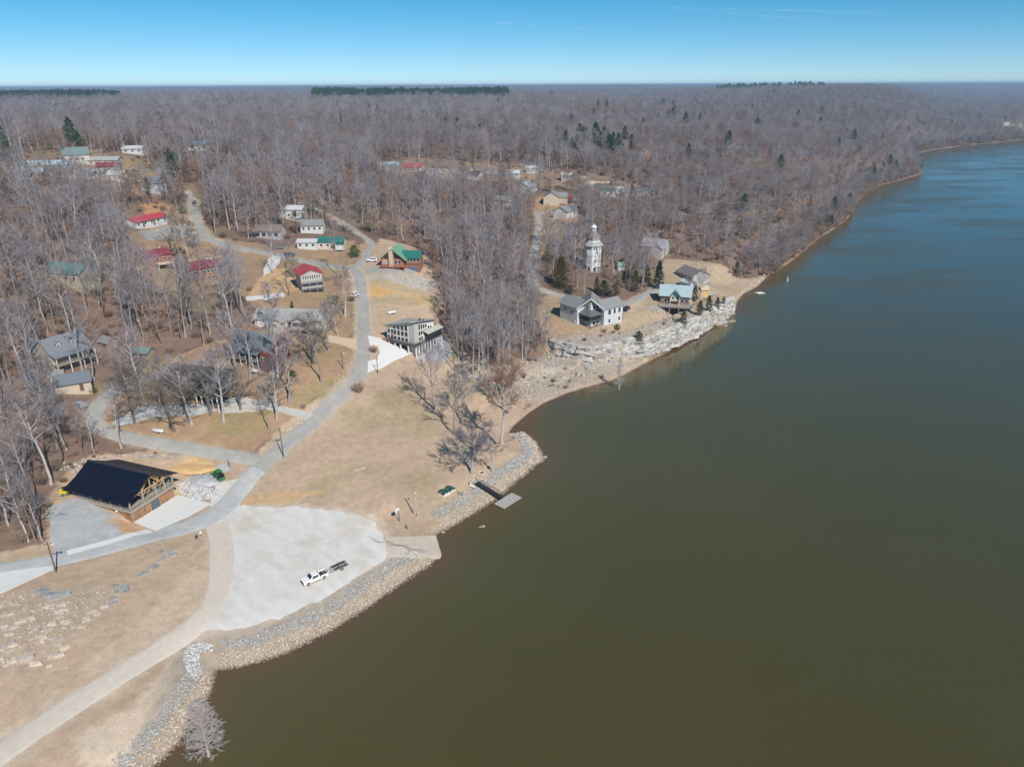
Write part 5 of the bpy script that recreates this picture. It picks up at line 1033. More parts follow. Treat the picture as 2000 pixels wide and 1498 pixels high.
for lab, x, y, hd, L_, W_h, wl, rf in (('cream trailer home with tan roof between the ridge cottages', 876, 346, 6, 12, 6, W_cream, RF_tan), ('white cottage with dark roof near the middle of the ridge row', 925, 349, -15, 10, 7, W_white, RF_dark),
    ('brick cottage with grey roof at the right of the ridge middle', 965, 348, 8, 11, 8, W_brick, RF_grey), ('pale blue cottage with white roof by the ridge drive', 1002, 346, -8, 10, 7, W_blue, RF_white), ('small red-roofed shed beside the tan gable house', 1107, 396, 30, 5, 4, W_red, RF_red),
    ('white camper van body beside the long brown ridge house', 1150, 372, -12, 6, 3, W_white, RF_white), ('low green-roofed shed below the long brown ridge house', 1222, 383, 10, 7, 5, W_wood, RF_teal), ('grey cottage with silver roof at the near end of the hamlet', 66, 348, 18, 11, 7, W_grey, RF_silver),
    ('tan bungalow with brown roof in the middle of the hamlet', 128, 346, -10, 12, 7, W_tan, RF_brown), ('white bungalow with grey roof at the right of the hamlet', 185, 348, 14, 11, 7, W_white, RF_grey), ('cream cottage with pale roof above the red-roofed lodge', 232, 352, -5, 10, 7, W_cream, RF_pale), ('rusty-roofed barn at the far edge of the hamlet', 215, 335, 22, 12, 8, W_wood, RF_burg)):
    house('small_house', lab, x, y, hd, L_, W_h, 2.8, 1.7, wl, rf, row('f', 3, -L_ * .3, L_ * .3, .9, 1.0, 1.0), dz=.3)
# far riverside buildings
house('small_house', 'tiny white building on the distant riverside clearing', 1962, 246, 5, 16, 9, 4, 2, W_white, RF_white, row('f', 3, -4, 4, 1, 1.4, 1.2), dz=.3)

# ------------------------------------------------------------------ vehicles
m_tyre = mat('tyre_rubber', (.025, .025, .025), .9, var=0); m_rim = mat('wheel_rim', (.45, .45, .46), .35, var=0, metal=.6); m_cglass = mat('car_glass', (.03, .045, .06), .06, var=0, spec=.6)
m_lamp = mat('head_lamp', (.75, .76, .78), .2, var=0); m_tail = mat('tail_lamp', (.4, .02, .02), .3, var=0)
def wheel(T, x, y, r=.38, w=.26):
    n = 14; v = []; f = []
    for s in (-w/2, w/2):
        for i in range(n): a = 2 * math.pi * i / n; v.append((x + r * math.cos(a), y + s, r + r * math.sin(a)))
    f = [(i, (i + 1) % n, n + (i + 1) % n, n + i) for i in range(n)] + [tuple(range(n))[::-1], tuple(range(n, 2 * n))]
    o = T.part('wheel', v, f, m_tyre); sg = -1 if y < 0 else 1; y1 = y + sg * (w/2 + .012); v2 = [(x + .6 * r * math.cos(2 * math.pi * i / n), y1, r + .6 * r * math.sin(2 * math.pi * i / n)) for i in range(n)]
    v2 += [(p[0], y + sg * .02, p[2]) for p in v2]; T.part('rim', v2, [tuple(range(n)) if sg > 0 else tuple(range(n))[::-1]] + [(i, (i + 1) % n, n + (i + 1) % n, n + i) for i in range(n)], m_rim, o); return o
def loft(secs):
    """closed rings of equal count along x"""
    n = len(secs[0]); v = [p for s in secs for p in s]; f = []
    for k in range(len(secs) - 1):
        for i in range(n): f.append((k * n + i, k * n + (i + 1) % n, (k + 1) * n + (i + 1) % n, (k + 1) * n + i))
    f.append(tuple(range(n))[::-1]); f.append(tuple((len(secs) - 1) * n + i for i in range(n))); return v, f
def ring(x, hw, z0, z1, r=.12):
    return [(x, -hw, z0), (x, hw, z0), (x, hw, z1 - r), (x, hw - r, z1), (x, -hw + r, z1), (x, -hw, z1 - r)][::-1]
def car(name, label, px, py, head, paint, kind='suv', group=None, cat='car', L=4.7, W=1.85, H=1.75):
    p = gp(px, py); T = Thing(name, label, cat, (p.x, p.y, p.z + .12), head, group); h = L / 2; hw = W / 2; m = paint
    zb, zh, zr = .32, .95, H
    if kind == 'pickup':
        v, f = loft([ring(h - .02, hw * .86, .45, .88), ring(h - .25, hw * .96, zb, 1.02), ring(h - 1.35, hw, zb, 1.14), ring(.2 - h + 1.75, hw, zb, 1.14), ring(-h + 1.74, hw, zb, .62), ring(-h + .02, hw, zb, .62)])
        T.part('body', v, f, m); z1 = 1.12
        T.boxes('bed_side', m, [(-h, -h + 1.72, -hw, -hw + .1, .62, z1), (-h, -h + 1.72, hw - .1, hw, .62, z1), (-h, -h + .08, -hw + .1, hw - .1, .62, z1)]); T.box('bed_floor', m_blackm, (-h + .08, -h + 1.72, -hw + .1, hw - .1, .62, .68)); T.boxes('bed_cargo', mat('cargo', (.10, .11, .12), .8), [(-h + .35, -h + 1.0, -.4, .25, .68, .95)])
        T.boxes('running_board', m_blackm, [(-h + 1.8, h - 1.5, -hw - .08, -hw + .02, .3, .38), (-h + 1.8, h - 1.5, hw - .02, hw + .08, .3, .38)])
        cab = (-h + 1.82, h - 1.5)
    else:
        v, f = loft([ring(h - .02, hw * .85, .42, .82), ring(h - .22, hw * .95, zb, .95), ring(h - 1.1, hw, zb, 1.05), ring(-h + .3, hw, zb, 1.08), ring(-h + .03, hw * .93, .38, 1.0)]); T.part('body', v, f, m); cab = (-h + .1, h - 1.15)
    a, b = cab; sl = .55
    v, f = loft([ring(a, hw * .93, 1.02, 1.1, .05), ring(a + .22, hw * .85, 1.02, zr - .04), ring(b - sl - .35, hw * .84, 1.02, zr), ring(b - sl, hw * .84, 1.02, zr - .05), ring(b, hw * .93, 1.02, 1.08, .05)]); cb = T.part('cab', v, f, m)
    zw0, zw1 = 1.12, zr - .16
    T.part('windshield', [(b - .02, -hw * .76, 1.13), (b - .02, hw * .76, 1.13), (b - sl + .04, hw * .70, zr - .10), (b - sl + .04, -hw * .70, zr - .10), (b + .03, -hw * .76, 1.13), (b + .03, hw * .76, 1.13), (b - sl + .1, hw * .70, zr - .09), (b - sl + .1, -hw * .70, zr - .09)], [(7,6,5,4)[::-1],(0,1,2,3)[::-1],(0,4,5,1),(1,5,6,2),(2,6,7,3),(3,7,4,0)], m_cglass, cb)
    for s in (-1, 1):
        for (x0, x1) in ((a + .35, (a + b - sl) / 2 - .06), ((a + b - sl) / 2 + .06, b - sl - .05)):
            y0, y1 = s * (hw * .935), s * (hw * .86); T.part('side_window', [(x0, y0 - s * .05, zw0), (x1 + .12, y0 - s * .05, zw0), (x1, y1 - s * .05, zw1), (x0, y1 - s * .05, zw1), (x0, y0 + s * .012, zw0), (x1 + .12, y0 + s * .012, zw0), (x1, y1 + s * .012, zw1), (x0, y1 + s * .012, zw1)], BOXF, m_cglass, cb)
    T.box('rear_window', m_cglass, (a + .02, a + .1, -hw * .7, hw * .7, zw0 + .05, zw1 - .05), cb)
    for x in (h - .95, -h + (1.0 if kind == 'pickup' else .9)):
        for y in (-hw + .1, hw - .1): wheel(T, x, y, .40 if kind == 'pickup' else .35)
    T.boxes('bumper', m_blackm, [(h - .12, h + .06, -hw * .85, hw * .85, .38, .58), (-h - .06, -h + .06, -hw * .85, hw * .85, .4, .58)]); T.box('grille', m_blackm, (h - .06, h + .015, -hw * .5, hw * .5, .64, .8))
    for s in (-1, 1):
        T.box('headlight', m_lamp, (h - .14, h - .005, s * hw * .68 - .16, s * hw * .68 + .16, .66, .8)); T.box('tail_light', m_tail, (-h - .015, -h + .04, s * hw * .84 - .09, s * hw * .84 + .09, .7, .98))
        T.box('mirror', m_blackm if kind == 'pickup' else m, (b - .55, b - .4, s * (hw + .1) - .09, s * (hw + .1) + .09, 1.1, 1.26), cb)
    return T
P_white = mat('white_car_paint', (.80, .80, .80), .25, var=0, spec=.5); P_dark = mat('dark_car_paint', (.03, .032, .04), .25, var=0, spec=.5); P_blue = mat('blue_car_paint', (.04, .06, .13), .25, var=0); P_silver = mat('silver_car_paint', (.42, .43, .45), .3, var=0, metal=.3); P_grey = mat('grey_car_paint', (.16, .17, .18), .3, var=0)
car('pickup_truck', 'white crew-cab pickup truck standing on the gravel lot', 615, 1133, 219, P_white, 'pickup', cat='truck', L=5.5, W=2.0, H=1.85)
car('suv', 'white suv parked on the verge beside the climbing lane', 692, 580, 250, P_white)
car('suv', 'white suv parked at the left of the log cabin', 727, 511, 178, P_white, L=5.0, H=1.8)
car('car', 'dark blue car coming down the hill road on the left', 380, 399, 285, P_blue, H=1.5)
car('car', 'dark car parked outside the brown-roofed house', 497, 463, 40, P_dark, H=1.5)
car('car', 'dark blue car left of the white-roofed mobile home', 566, 500, 10, P_blue, H=1.5)
car('car', 'grey car under the trees by the white-roofed mobile home', 543, 487, 30, P_grey, H=1.5)
car('car', 'white car behind the brick house', 412, 512, 10, P_white, H=1.5)
car('suv', 'dark suv standing at the right end of the white bluff house', 1178, 607, 60, P_dark) if False else car('suv', 'dark suv standing at the right end of the white bluff house', 1224, 606, 60, P_dark)
car('car', 'white car in front of the blue-grey hill house', 268, 357, 20, P_white, H=1.5)
car('car', 'silver car in front of the dormer house garage', 157, 795, 150, P_silver, H=1.5)
# boat trailer behind the pickup
tp = gp(657, 1113); T = Thing('boat_trailer', 'empty boat trailer with dark bunks hitched behind the white pickup', 'trailer', (tp.x, tp.y, tp.z + .1), 40)
m_galv = mat('galvanised_steel', (.50, .50, .50), .45, var=.1, metal=.4); m_bunk = mat('carpeted_bunk', (.03, .032, .035), .95, var=.1)
T.beams('frame', m_galv, [((-2.9, 0, .5), (-1.2, .75, .5), .1), ((-2.9, 0, .5), (-1.2, -.75, .5), .1), ((-1.2, .75, .5), (2.4, .75, .5), .1), ((-1.2, -.75, .5), (2.4, -.75, .5), .1), ((-1.2, -.75, .5), (-1.2, .75, .5), .1), ((.6, -.75, .5), (.6, .75, .5), .1), ((2.3, -.75, .5), (2.3, .75, .5), .1)])
for y in (-.85, -.35, .35, .85): T.beams('bunk', m_bunk, [((-.8, y, .72), (2.6, y, .72), .2, .1)])
for y in (-1.0, 1.0): wheel(T, 1.0, y, .32, .2); T.box('fender', m_galv, (.55, 1.45, y - .13, y + .13, .66, .72))
T.beams('winch_post', m_galv, [((-2.0, 0, .5), (-1.8, 0, 1.2), .1)]); T.beams('coupler', m_blackm, [((-3.3, 0, .45), (-2.85, 0, .5), .12)])
# tractor
tp = gp(427, 934); T = Thing('tractor', 'green tractor with front loader and canopy beside the gravel heap', 'tractor', (tp.x, tp.y, tp.z + .08), 140); m_jg = mat('tractor_green', (.03, .22, .05), .4, var=.05, spec=.5); m_jy = mat('tractor_yellow', (.65, .50, .04), .5, var=.05)
v, f = loft([ring(1.7, .32, .75, 1.35), ring(1.5, .38, .7, 1.5), ring(.2, .4, .7, 1.6)]); T.part('hood', v, f, m_jg); T.box('chassis', m_blackm, (-1.1, 1.5, -.3, .3, .45, .72))
for y in (-.8, .8): wheel(T, -.75, y, .72, .42); wheel(T, 1.15, y * .85, .45, .3); T.box('fender', m_jg, (-1.35, -.1, y - .22, y + .22, 1.46, 1.54))
T.box('seat', m_blackm, (-.8, -.4, -.25, .25, 1.1, 1.25)); T.box('seat_back', m_blackm, (-.86, -.76, -.25, .25, 1.25, 1.65)); T.boxes('roll_bar', m_blackm, [(-1.0, -.9, -.55, -.45, .8, 2.25), (-1.0, -.9, .45, .55, .8, 2.25), (.1, .18, -.55, -.47, 1.3, 2.25), (.1, .18, .47, .55, 1.3, 2.25)]); T.box('canopy', m_jg, (-1.2, .5, -.75, .75, 2.25, 2.36))
T.beams('loader_arm', m_jg, [((-.1, .62, 1.35), (2.2, .62, .75), .12), ((-.1, -.62, 1.35), (2.2, -.62, .75), .12), ((2.2, .62, .75), (2.6, .62, .4), .12), ((2.2, -.62, .75), (2.6, -.62, .4), .12)]); T.prism('bucket', m_jg, [(2.55, .2), (3.2, .15), (3.25, .22), (2.7, .3), (2.65, .8), (2.55, .8)], -.95, .95, axis='y', caps=[(0, 1, 2, 3), (0, 3, 4, 5)]); T.box('rear_blade', m_jg, (-2.0, -1.9, -.9, .9, .3, .8)); T.beams('hitch', m_blackm, [((-1.9, 0, .55), (-1.1, 0, .6), .12)])
# yellow excavator piece behind the pavilion
tp = gp(128, 966); T = Thing('skid_loader', 'small yellow loader parked behind the far corner of the pavilion', 'loader', (tp.x, tp.y, tp.z + .05), 30); T.boxes('body', m_jy, [(-1.1, .9, -.55, .55, .4, 1.1), (-1.1, -.3, -.6, .6, 1.1, 1.4)]); T.boxes('cab', m_blackm, [(-.3, .7, -.5, .5, 1.1, 2.0)]); T.beams('lift_arm', m_jy, [((-1.0, .62, 1.5), (1.6, .62, .8), .14), ((-1.0, -.62, 1.5), (1.6, -.62, .8), .14)]); T.box('bucket', m_jy, (1.5, 2.1, -.9, .9, .15, .7))
for x in (-.6, .5):
    for y in (-.7, .7): wheel(T, x, y, .36, .28)
# camper under a carport
tp = gp(325, 526); T = Thing('camper_carport', 'open cream-topped carport beside the rust-red cabin', 'carport', (tp.x, tp.y, tp.z), 35); T.part('roof', *box_vf((-3.2, 3.2, -2, 2, 2.5, 2.7)), mat('cream_canopy', (.72, .62, .46), .7)); T.boxes('fascia', RF_burg, [(-3.2, 3.2, 2.0, 2.08, 2.4, 2.8)])
for x in (-3, 3):
    for y in (-1.8, 1.8): T.box('post', m_white_p, (x - .08, x + .08, y - .08, y + .08, -.6, 2.5))
# kayaks
for i, (x, y, c, nm) in enumerate([(283, 521, (.75, .6, .04), 'yellow kayak leaning by the rust-red cabin'), (272, 526, (.6, .62, .62), 'white kayak on the ground by the rust-red cabin')]):
    tp = gp(x, y); v, f = loft([ring(-1.7, .06, .15, .3, .03), ring(-.9, .3, .03, .38), ring(0, .36, .0, .40), ring(.9, .3, .03, .38), ring(1.7, .06, .15, .3, .03)])
    tag(add_obj('kayak', mesh_data('kayak', v, f, mat('kayak_%d' % i, c, .4, var=0)), None, (tp.x, tp.y, tp.z + .1), R(-20 + 50 * i)), nm, 'kayak')

# ------------------------------------------------------------------ docks
m_dock = mat('dock_planks', (.48, .44, .40), .85, var=.12, scale=2, stripe=('Y', 1.1, .3))
T = Thing('floating_dock', 'grey plank floating dock at the end of the dark gangway', 'dock', (-1.2, 158.6, 0), 49); T.box('decking', m_dock, (-3.4, 3.4, -1.6, 1.6, .42, .55)); T.boxes('float', m_blackm, [(-3.3, 3.3, -1.5, -.7, -.3, .42), (-3.3, 3.3, .7, 1.5, -.3, .42)]); T.boxes('edge_board', m_post, [(-3.5, 3.5, -1.7, -1.6, .3, .6), (-3.5, 3.5, 1.6, 1.7, .3, .6), (-3.5, -3.4, -1.6, 1.6, .3, .6), (3.4, 3.5, -1.6, 1.6, .3, .6)])
g0 = gp(930, 945); g0.z += .35; g1 = Vector((-2.6, 159.6, .7)); dvec = g1 - g0; T = Thing('gangway', 'narrow black railed gangway sloping from the bank to the dock', 'gangway', g0, 0)
sv = Vector((-dvec.y, dvec.x, 0)).normalized() * .8
T.beams('walkway', m_blackm, [((0, 0, 0), tuple(dvec), 1.6, .12)])
for s in (-1, 1):
    T.beams('railing', m_blackm, [(tuple(sv * s + Vector((0, 0, h))), tuple(dvec + sv * s + Vector((0, 0, h))), .07) for h in (.5, 1.0)] + [(tuple(dvec * (k / 8) + sv * s), tuple(dvec * (k / 8) + sv * s + Vector((0, 0, 1.0))), .06) for k in range(9)])
pp = gp(927, 945); tag(drape('landing_pad', [(922,940),(930,938),(935,946),(926,948)], m_conc_grey, .1, 1.0, jag=0), kind='structure')
for i, (x, y, lab) in enumerate([(919, 949, 'white post with lamp left of the gangway head'), (933, 938, 'white post with lamp right of the gangway head')]):
    p = gp(x, y); T = Thing('bollard', lab, 'post', (p.x, p.y, p.z), 0); T.box('post', m_white_p, (-.1, .1, -.1, .1, 0, 1.3)); T.box('cap', m_blackm, (-.14, .14, -.14, .14, 1.3, 1.42))
T = Thing('swim_float', 'small white square float moored off the river point', 'float', tuple(at(1484, 574, 0)[:2]) + (0,), 20); T.box('decking', mat('pale_boards', (.66, .64, .60), .8, var=.08), (-2.2, 2.2, -1.7, 1.7, .35, .5)); T.boxes('float', m_blackm, [(-2.1, 2.1, -1.5, -.6, -.3, .35), (-2.1, 2.1, .6, 1.5, -.3, .35)]); T.beams('mooring_arm', m_post, [((-2.2, 0, .4), (-6, 1.5, .5), .1)])

# ------------------------------------------------------------------ picnic pad, stones, signs, poles
drape('picnic_slab', [(855,964),(876,951),(890,957),(869,972)], mat('pale_slab', (.70, .62, .52), .9, var=.08), .09, 1.0, jag=0)
m_gr = mat('green_coated_steel', (.03, .10, .08), .6, var=.1)
for x, y, lab in ((866, 964, 'green picnic table on the near half of the slab'), (879, 957, 'green picnic table on the far half of the slab')):
    p = gp(x, y); T = Thing('picnic_table', lab, 'picnic table', (p.x, p.y, p.z + .1), -35); T.box('table_top', m_gr, (-1.15, 1.15, -.42, .42, .70, .76))
    for s in (-1, 1): T.box('bench', m_gr, (-1.15, 1.15, s * .85 - .16, s * .85 + .16, .42, .47))
    for x_ in (-.8, .8): T.beams('leg', m_gr, [((x_, -.85, 0), (x_, .3, .7), .07), ((x_, .85, 0), (x_, -.3, .7), .07), ((x_, -.9, .4), (x_, .9, .4), .06)])
def fire_ring(px, py, lab):
    p = gp(px, py); T = Thing('fire_ring', lab, 'fire ring', (p.x, p.y, p.z + .02), 0); mb = mat('pale_block', (.64, .57, .47), .9, var=.1)
    for i in range(9): a = 2 * math.pi * i / 9; v, f = box_vf((-.28, .28, -.14, .14, 0, .3)); o = T.part('block', v, f, mb); o.location = (.85 * math.cos(a), .85 * math.sin(a), 0); o.rotation_euler = (0, 0, a + math.pi / 2)
    T.box('ash_bed', mat('ash', (.05, .045, .04), .95), (-.55, .55, -.55, .55, 0, .06))
fire_ring(940, 924, 'round pale stone fire ring beside the crooked shore tree'); fire_ring(941, 940, 'low pale stone ring right of the gangway head')
for x, y, lab, rz in ((899, 966, 'dark slatted bench on the bank near the picnic slab', -20), (922, 953, 'pale slatted bench left of the gangway', -30)):
    p = gp(x, y); T = Thing('bench', lab, 'bench', (p.x, p.y, p.z + .02), rz); mm_ = m_post if 'dark' in lab else m_white_p; T.boxes('seat', mm_, [(-.8, .8, -.2, .2, .42, .48)]); T.boxes('backrest', mm_, [(-.8, .8, .2, .26, .5, .85)])
    for x_ in (-.65, .65): T.boxes('leg', m_blackm, [(x_ - .04, x_ + .04, -.18, .18, 0, .42)])
m_pole = mat('creosoted_pole', (.13, .10, .085), .9, var=.2); m_pole_g = mat('grey_pole', (.34, .32, .30), .9, var=.2)
def pole(px, py, h, lab, cross=True, lamp=True, m=None, panel=None):
    p = gp(px, py); m = m or m_pole; T = Thing('utility_pole', lab, 'pole', (p.x, p.y, p.z), 30); n = 8; v = []; f = []
    for z, r_ in ((-.5, .16), (h, .11)): v += [(r_ * math.cos(2 * math.pi * i / n), r_ * math.sin(2 * math.pi * i / n), z) for i in range(n)]
    f = [(i, (i + 1) % n, n + (i + 1) % n, n + i) for i in range(n)] + [tuple(range(n, 2 * n))]; T.part('shaft', v, f, m)
    if cross: T.beams('crossarm', m, [((-.9, 0, h - .5), (.9, 0, h - .5), .12)]); T.boxes('insulator', m_white_p, [(x - .05, x + .05, -.05, .05, h - .44, h - .28) for x in (-.8, 0.3, .8)])
    if lamp: T.beams('lamp_arm', m_galv, [((0, 0, h - .9), (.7, 0, h - .7), .06)]); T.box('lamp_head', m_white_p, (.55, 1.0, -.14, .14, h - .82, h - .62))
    if panel: T.box('panel', m_galv, panel)
pole(110, 1118, 7.6, 'dark utility pole at the lane beside the bare slope'); pole(554, 893, 9.0, 'dark utility pole in the verge near the loop road junction'); pole(670, 721, 6.2, 'thin lamp pole on the lawn below the slate-roofed house', False)
pole(738, 729, 5.8, 'dark pole at the corner of the white drive', False); pole(808, 1004, 6.6, 'grey light pole on the grass near the boat ramp', False, True, m_pole_g); pole(960, 921, 6.6, 'grey pole with a square panel on the shore', False, True, m_pole_g, (-.5, .5, -.1, .1, 1.4, 2.6)); pole(451, 918, 4.6, 'pale pole in the orange soil near the junction', False, False, m_galv)
p = gp(780, 1018); T = Thing('basketball_hoop', 'basketball hoop with white backboard on a dark post near the ramp', 'hoop', (p.x, p.y, p.z), 150); T.beams('post', m_blackm, [((0, 0, 0), (0, 0, 2.7), .12), ((0, 0, 2.5), (.4, 0, 2.9), .1)]); v = [(.42, .85 * math.cos(2 * math.pi * i / 16), 3.0 + .6 * math.sin(2 * math.pi * i / 16)) for i in range(16)]; v += [(.50, y_, z_) for _, y_, z_ in v]; T.part('backboard', v, [tuple(range(16))[::-1], tuple(range(16, 32))] + [(i, (i + 1) % 16, 16 + (i + 1) % 16, 16 + i) for i in range(16)], m_white_p)
T.beams('rim', mat('orange_rim', (.6, .2, .05), .5), [((.5 + .25 + .23 * math.cos(2 * math.pi * i / 10), .23 * math.sin(2 * math.pi * i / 10), 2.75), (.75 + .23 * math.cos(2 * math.pi * (i + 1) / 10), .23 * math.sin(2 * math.pi * (i + 1) / 10), 2.75), .03) for i in range(10)])
for x, y, c, lab in ((385, 1056, m_blackm, 'small dark sign on a post at the road bend'), (393, 1049, m_white_p, 'small white sign on a post at the road bend')):
    p = gp(x, y); T = Thing('road_sign', lab, 'sign', (p.x, p.y, p.z), 60); T.box('post', m_post, (-.05, .05, -.05, .05, 0, 1.6)); T.box('plate', c, (-.3, .3, -.08, -.05, .9, 1.6))
p = gp(795, 1033); T = Thing('marker_post', 'short brown post beside the top of the boat ramp', 'post', (p.x, p.y, p.z), 0); T.box('shaft', m_pole, (-.1, .1, -.1, .1, 0, 1.3)); T.box('cap', m_pole_g, (-.13, .13, -.13, .13, 1.3, 1.4))
p = gp(231, 1003); T = Thing('satellite_dish', 'small white dish on the bank beside the pavilion wall', 'dish', (p.x, p.y, p.z), -40); T.box('post', m_galv, (-.05, .05, -.05, .05, 0, .8)); v, f = ICO1; T.part('dish', [(q[0] * .15 if q[0] > 0 else q[0] * .05, q[1] * .5, .95 + q[2] * .5) for q in v], f, m_white_p)
# propane tanks
def tank(px, py, head, lab, s=1.0):
    p = gp(px, py); T = Thing('propane_tank', lab, 'tank', (p.x, p.y, p.z + .1), head); n = 12; secs = []
    for x, r_ in ((-1.5, .08), (-1.4, .32), (-1.15, .46), (1.15, .46), (1.4, .32), (1.5, .08)): secs.append([(x * s, r_ * s * math.cos(2 * math.pi * i / n), .75 * s + r_ * s * math.sin(2 * math.pi * i / n)) for i in range(n)][::-1])
    v, f = loft(secs); T.part('shell', v, f, mat('tank_paint', (.62, .64, .67), .45, var=.08), smooth=True); T.box('valve_dome', m_galv, (-.16 * s, .16 * s, -.16 * s, .16 * s, 1.18 * s, 1.36 * s))
    for x in (-.9, .9): T.box('leg', m_conc_grey, (x * s - .1, x * s + .1, -.35, .35, -.2, .36))
tank(766, 615, 35, 'silver propane tank on the slope above the window-walled house', 1.25); tank(524, 589, 55, 'white propane tank below the gravel strip', 1.1); tank(495, 730, -25, 'pale propane tank on the lawn below the slate-roofed house', 1.25); tank(310, 847, -15, 'white propane tank by the loop road', 1.15); tank(700, 756, -10, 'small pale tank beside the road hedge', .7)
# retaining walls, play set, flotsam
p = gp(478, 722); T = Thing('swing_set', 'yellow timber play frame beside the slate-roofed house', 'play set', (p.x, p.y, p.z), 25); my = mat('yellow_timber', (.60, .46, .14), .8, var=.1); T.beams('frame', my, [((-1.8, -.9, 0), (-1.8, 0, 2.1), .1), ((-1.8, .9, 0), (-1.8, 0, 2.1), .1), ((1.8, -.9, 0), (1.8, 0, 2.1), .1), ((1.8, .9, 0), (1.8, 0, 2.1), .1), ((-1.9, 0, 2.1), (1.9, 0, 2.1), .12)]); T.beams('slide', my, [((1.8, 0, 1.4), (4.0, .4, .2), .5, .06)])
p = at(942, 1029, 0); T = Thing('driftwood', 'pale driftwood snag floating off the riprap', 'driftwood', (p[0], p[1], 0), 10); T.beams('log', mat('bleached_wood', (.50, .46, .38), .9), [((-.8, 0, .0), (.7, .1, .12), .2), ((-.1, 0, .05), (.3, .5, .2), .1), ((.2, .05, .05), (.5, -.5, .15), .1)])
for x, y, rz, L_, lab in ((818, 1000, 80, 2.6, 'pale log on the grass near the grey light pole'), (703, 917, 30, 3.2, 'pale log lying at the left of the field'), (1100, 741, 40, 5.0, 'long bleached log on the stony shore'), (1090, 748, 20, 4.0, 'second bleached log stranded on the stony shore')):
    p = gp(x, y); T = Thing('fallen_log', lab, 'log', (p.x, p.y, p.z + .12), rz); T.beams('trunk', mat('bleached_wood', (.50, .46, .38), .9), [((-L_/2, 0, 0), (L_/2, 0, .05), .26)]); T.beams('stub', MATS['bleached_wood'], [((L_ * .2, 0, .05), (L_ * .3, .4, .3), .1)])
p = at(1538, 548, 0); T = Thing('buoy', 'tiny white marker buoy on the river off the point', 'buoy', (p[0], p[1], 0), 0); octv = ICO1[0]; T.part('float', [tuple(q * .5) for q in octv], ICO1[1], m_white_p); T.box('staff', m_white_p, (-.12, .12, -.12, .12, .3, 2.2))

# ------------------------------------------------------------------ trees
m_bark = mat('grey_bark', (.42, .385, .365), .95, var=.2, scale=.8, rnd=.25, spec=.1)
m_bark_d = mat('dark_bark', (.20, .165, .14), .95, var=.25, scale=.8, rnd=.25, spec=.1)
m_twig = mat('bare_twigs', (.285, .26, .285), .95, var=.12, scale=.3, rnd=.35, spec=.05)
m_twig_r = mat('reddish_twigs', (.36, .225, .165), .95, var=.12, scale=.3, rnd=.2, spec=.05)
m_cyp = mat('cypress_twigs', (.45, .39, .375), .95, var=.15, scale=.5, spec=.05)
m_brush = mat('brush_twigs', (.34, .245, .19), .95, var=.2, scale=.4, rnd=.35, spec=.05)
for mt_, alt_ in ((m_twig, (.27, .225, .215)), (m_bark, (.27, .235, .215))):    # trees differ: some browner, some greyer
    nt = mt_.node_tree; L_ = nt.links.new; rgb_ = next(n for n in nt.nodes if n.type == 'RGB'); tgt = [l.to_socket for l in rgb_.outputs[0].links]
    oi_ = nt.nodes.new('ShaderNodeObjectInfo'); m1 = nt.nodes.new('ShaderNodeMath'); m1.operation = 'MULTIPLY'; m1.inputs[1].default_value = 7.31; m2 = nt.nodes.new('ShaderNodeMath'); m2.operation = 'FRACT'
    mr1 = nt.nodes.new('ShaderNodeMapRange'); mr1.inputs[1].default_value = .45; mr1.inputs[4].default_value = .85; mx1 = nt.nodes.new('ShaderNodeMix'); mx1.data_type = 'RGBA'
    L_(oi_.outputs['Random'], m1.inputs[0]); L_(m1.outputs[0], m2.inputs[0]); L_(m2.outputs[0], mr1.inputs[0]); L_(mr1.outputs[0], mx1.inputs[0]); L_(rgb_.outputs[0], mx1.inputs[6]); mx1.inputs[7].default_value = (*alt_, 1)
    for s_ in tgt: L_(mx1.outputs[2], s_)
class MB:
    def __init__(s): s.v = []; s.f = []
    def tube(s, pts, rad, n):
        base = len(s.v); m = len(pts)
        for k in range(m):
            a = pts[max(k - 1, 0)]; b = pts[min(k + 1, m - 1)]; d = b - a; d = d / (np.linalg.norm(d) + 1e-9)
            u = np.cross(d, (0.3, 0.2, 1.0) if abs(d[2]) < .9 else (1.0, 0.1, 0)); u /= np.linalg.norm(u) + 1e-9; w = np.cross(d, u)
            for i in range(n):
                t = 2 * math.pi * i / n; s.v.append(pts[k] + (u * math.cos(t) + w * math.sin(t)) * rad[k])
        for k in range(m - 1):
            for i in range(n): s.f.append((base + k * n + i, base + k * n + (i + 1) % n, base + (k + 1) * n + (i + 1) % n, base + (k + 1) * n + i))
    def sliver(s, p, q, w, r):
        d = q - p; o = np.cross(d, r.normal(size=3)); o = o / (np.linalg.norm(o) + 1e-9) * w / 2; b = len(s.v)
        s.v += [p - o, p + o, q]; s.f.append((b, b + 1, b + 2))
    def build(s, name, m): return mesh_data(name, s.v, s.f, m)
def unit(v): return v / (np.linalg.norm(v) + 1e-9)
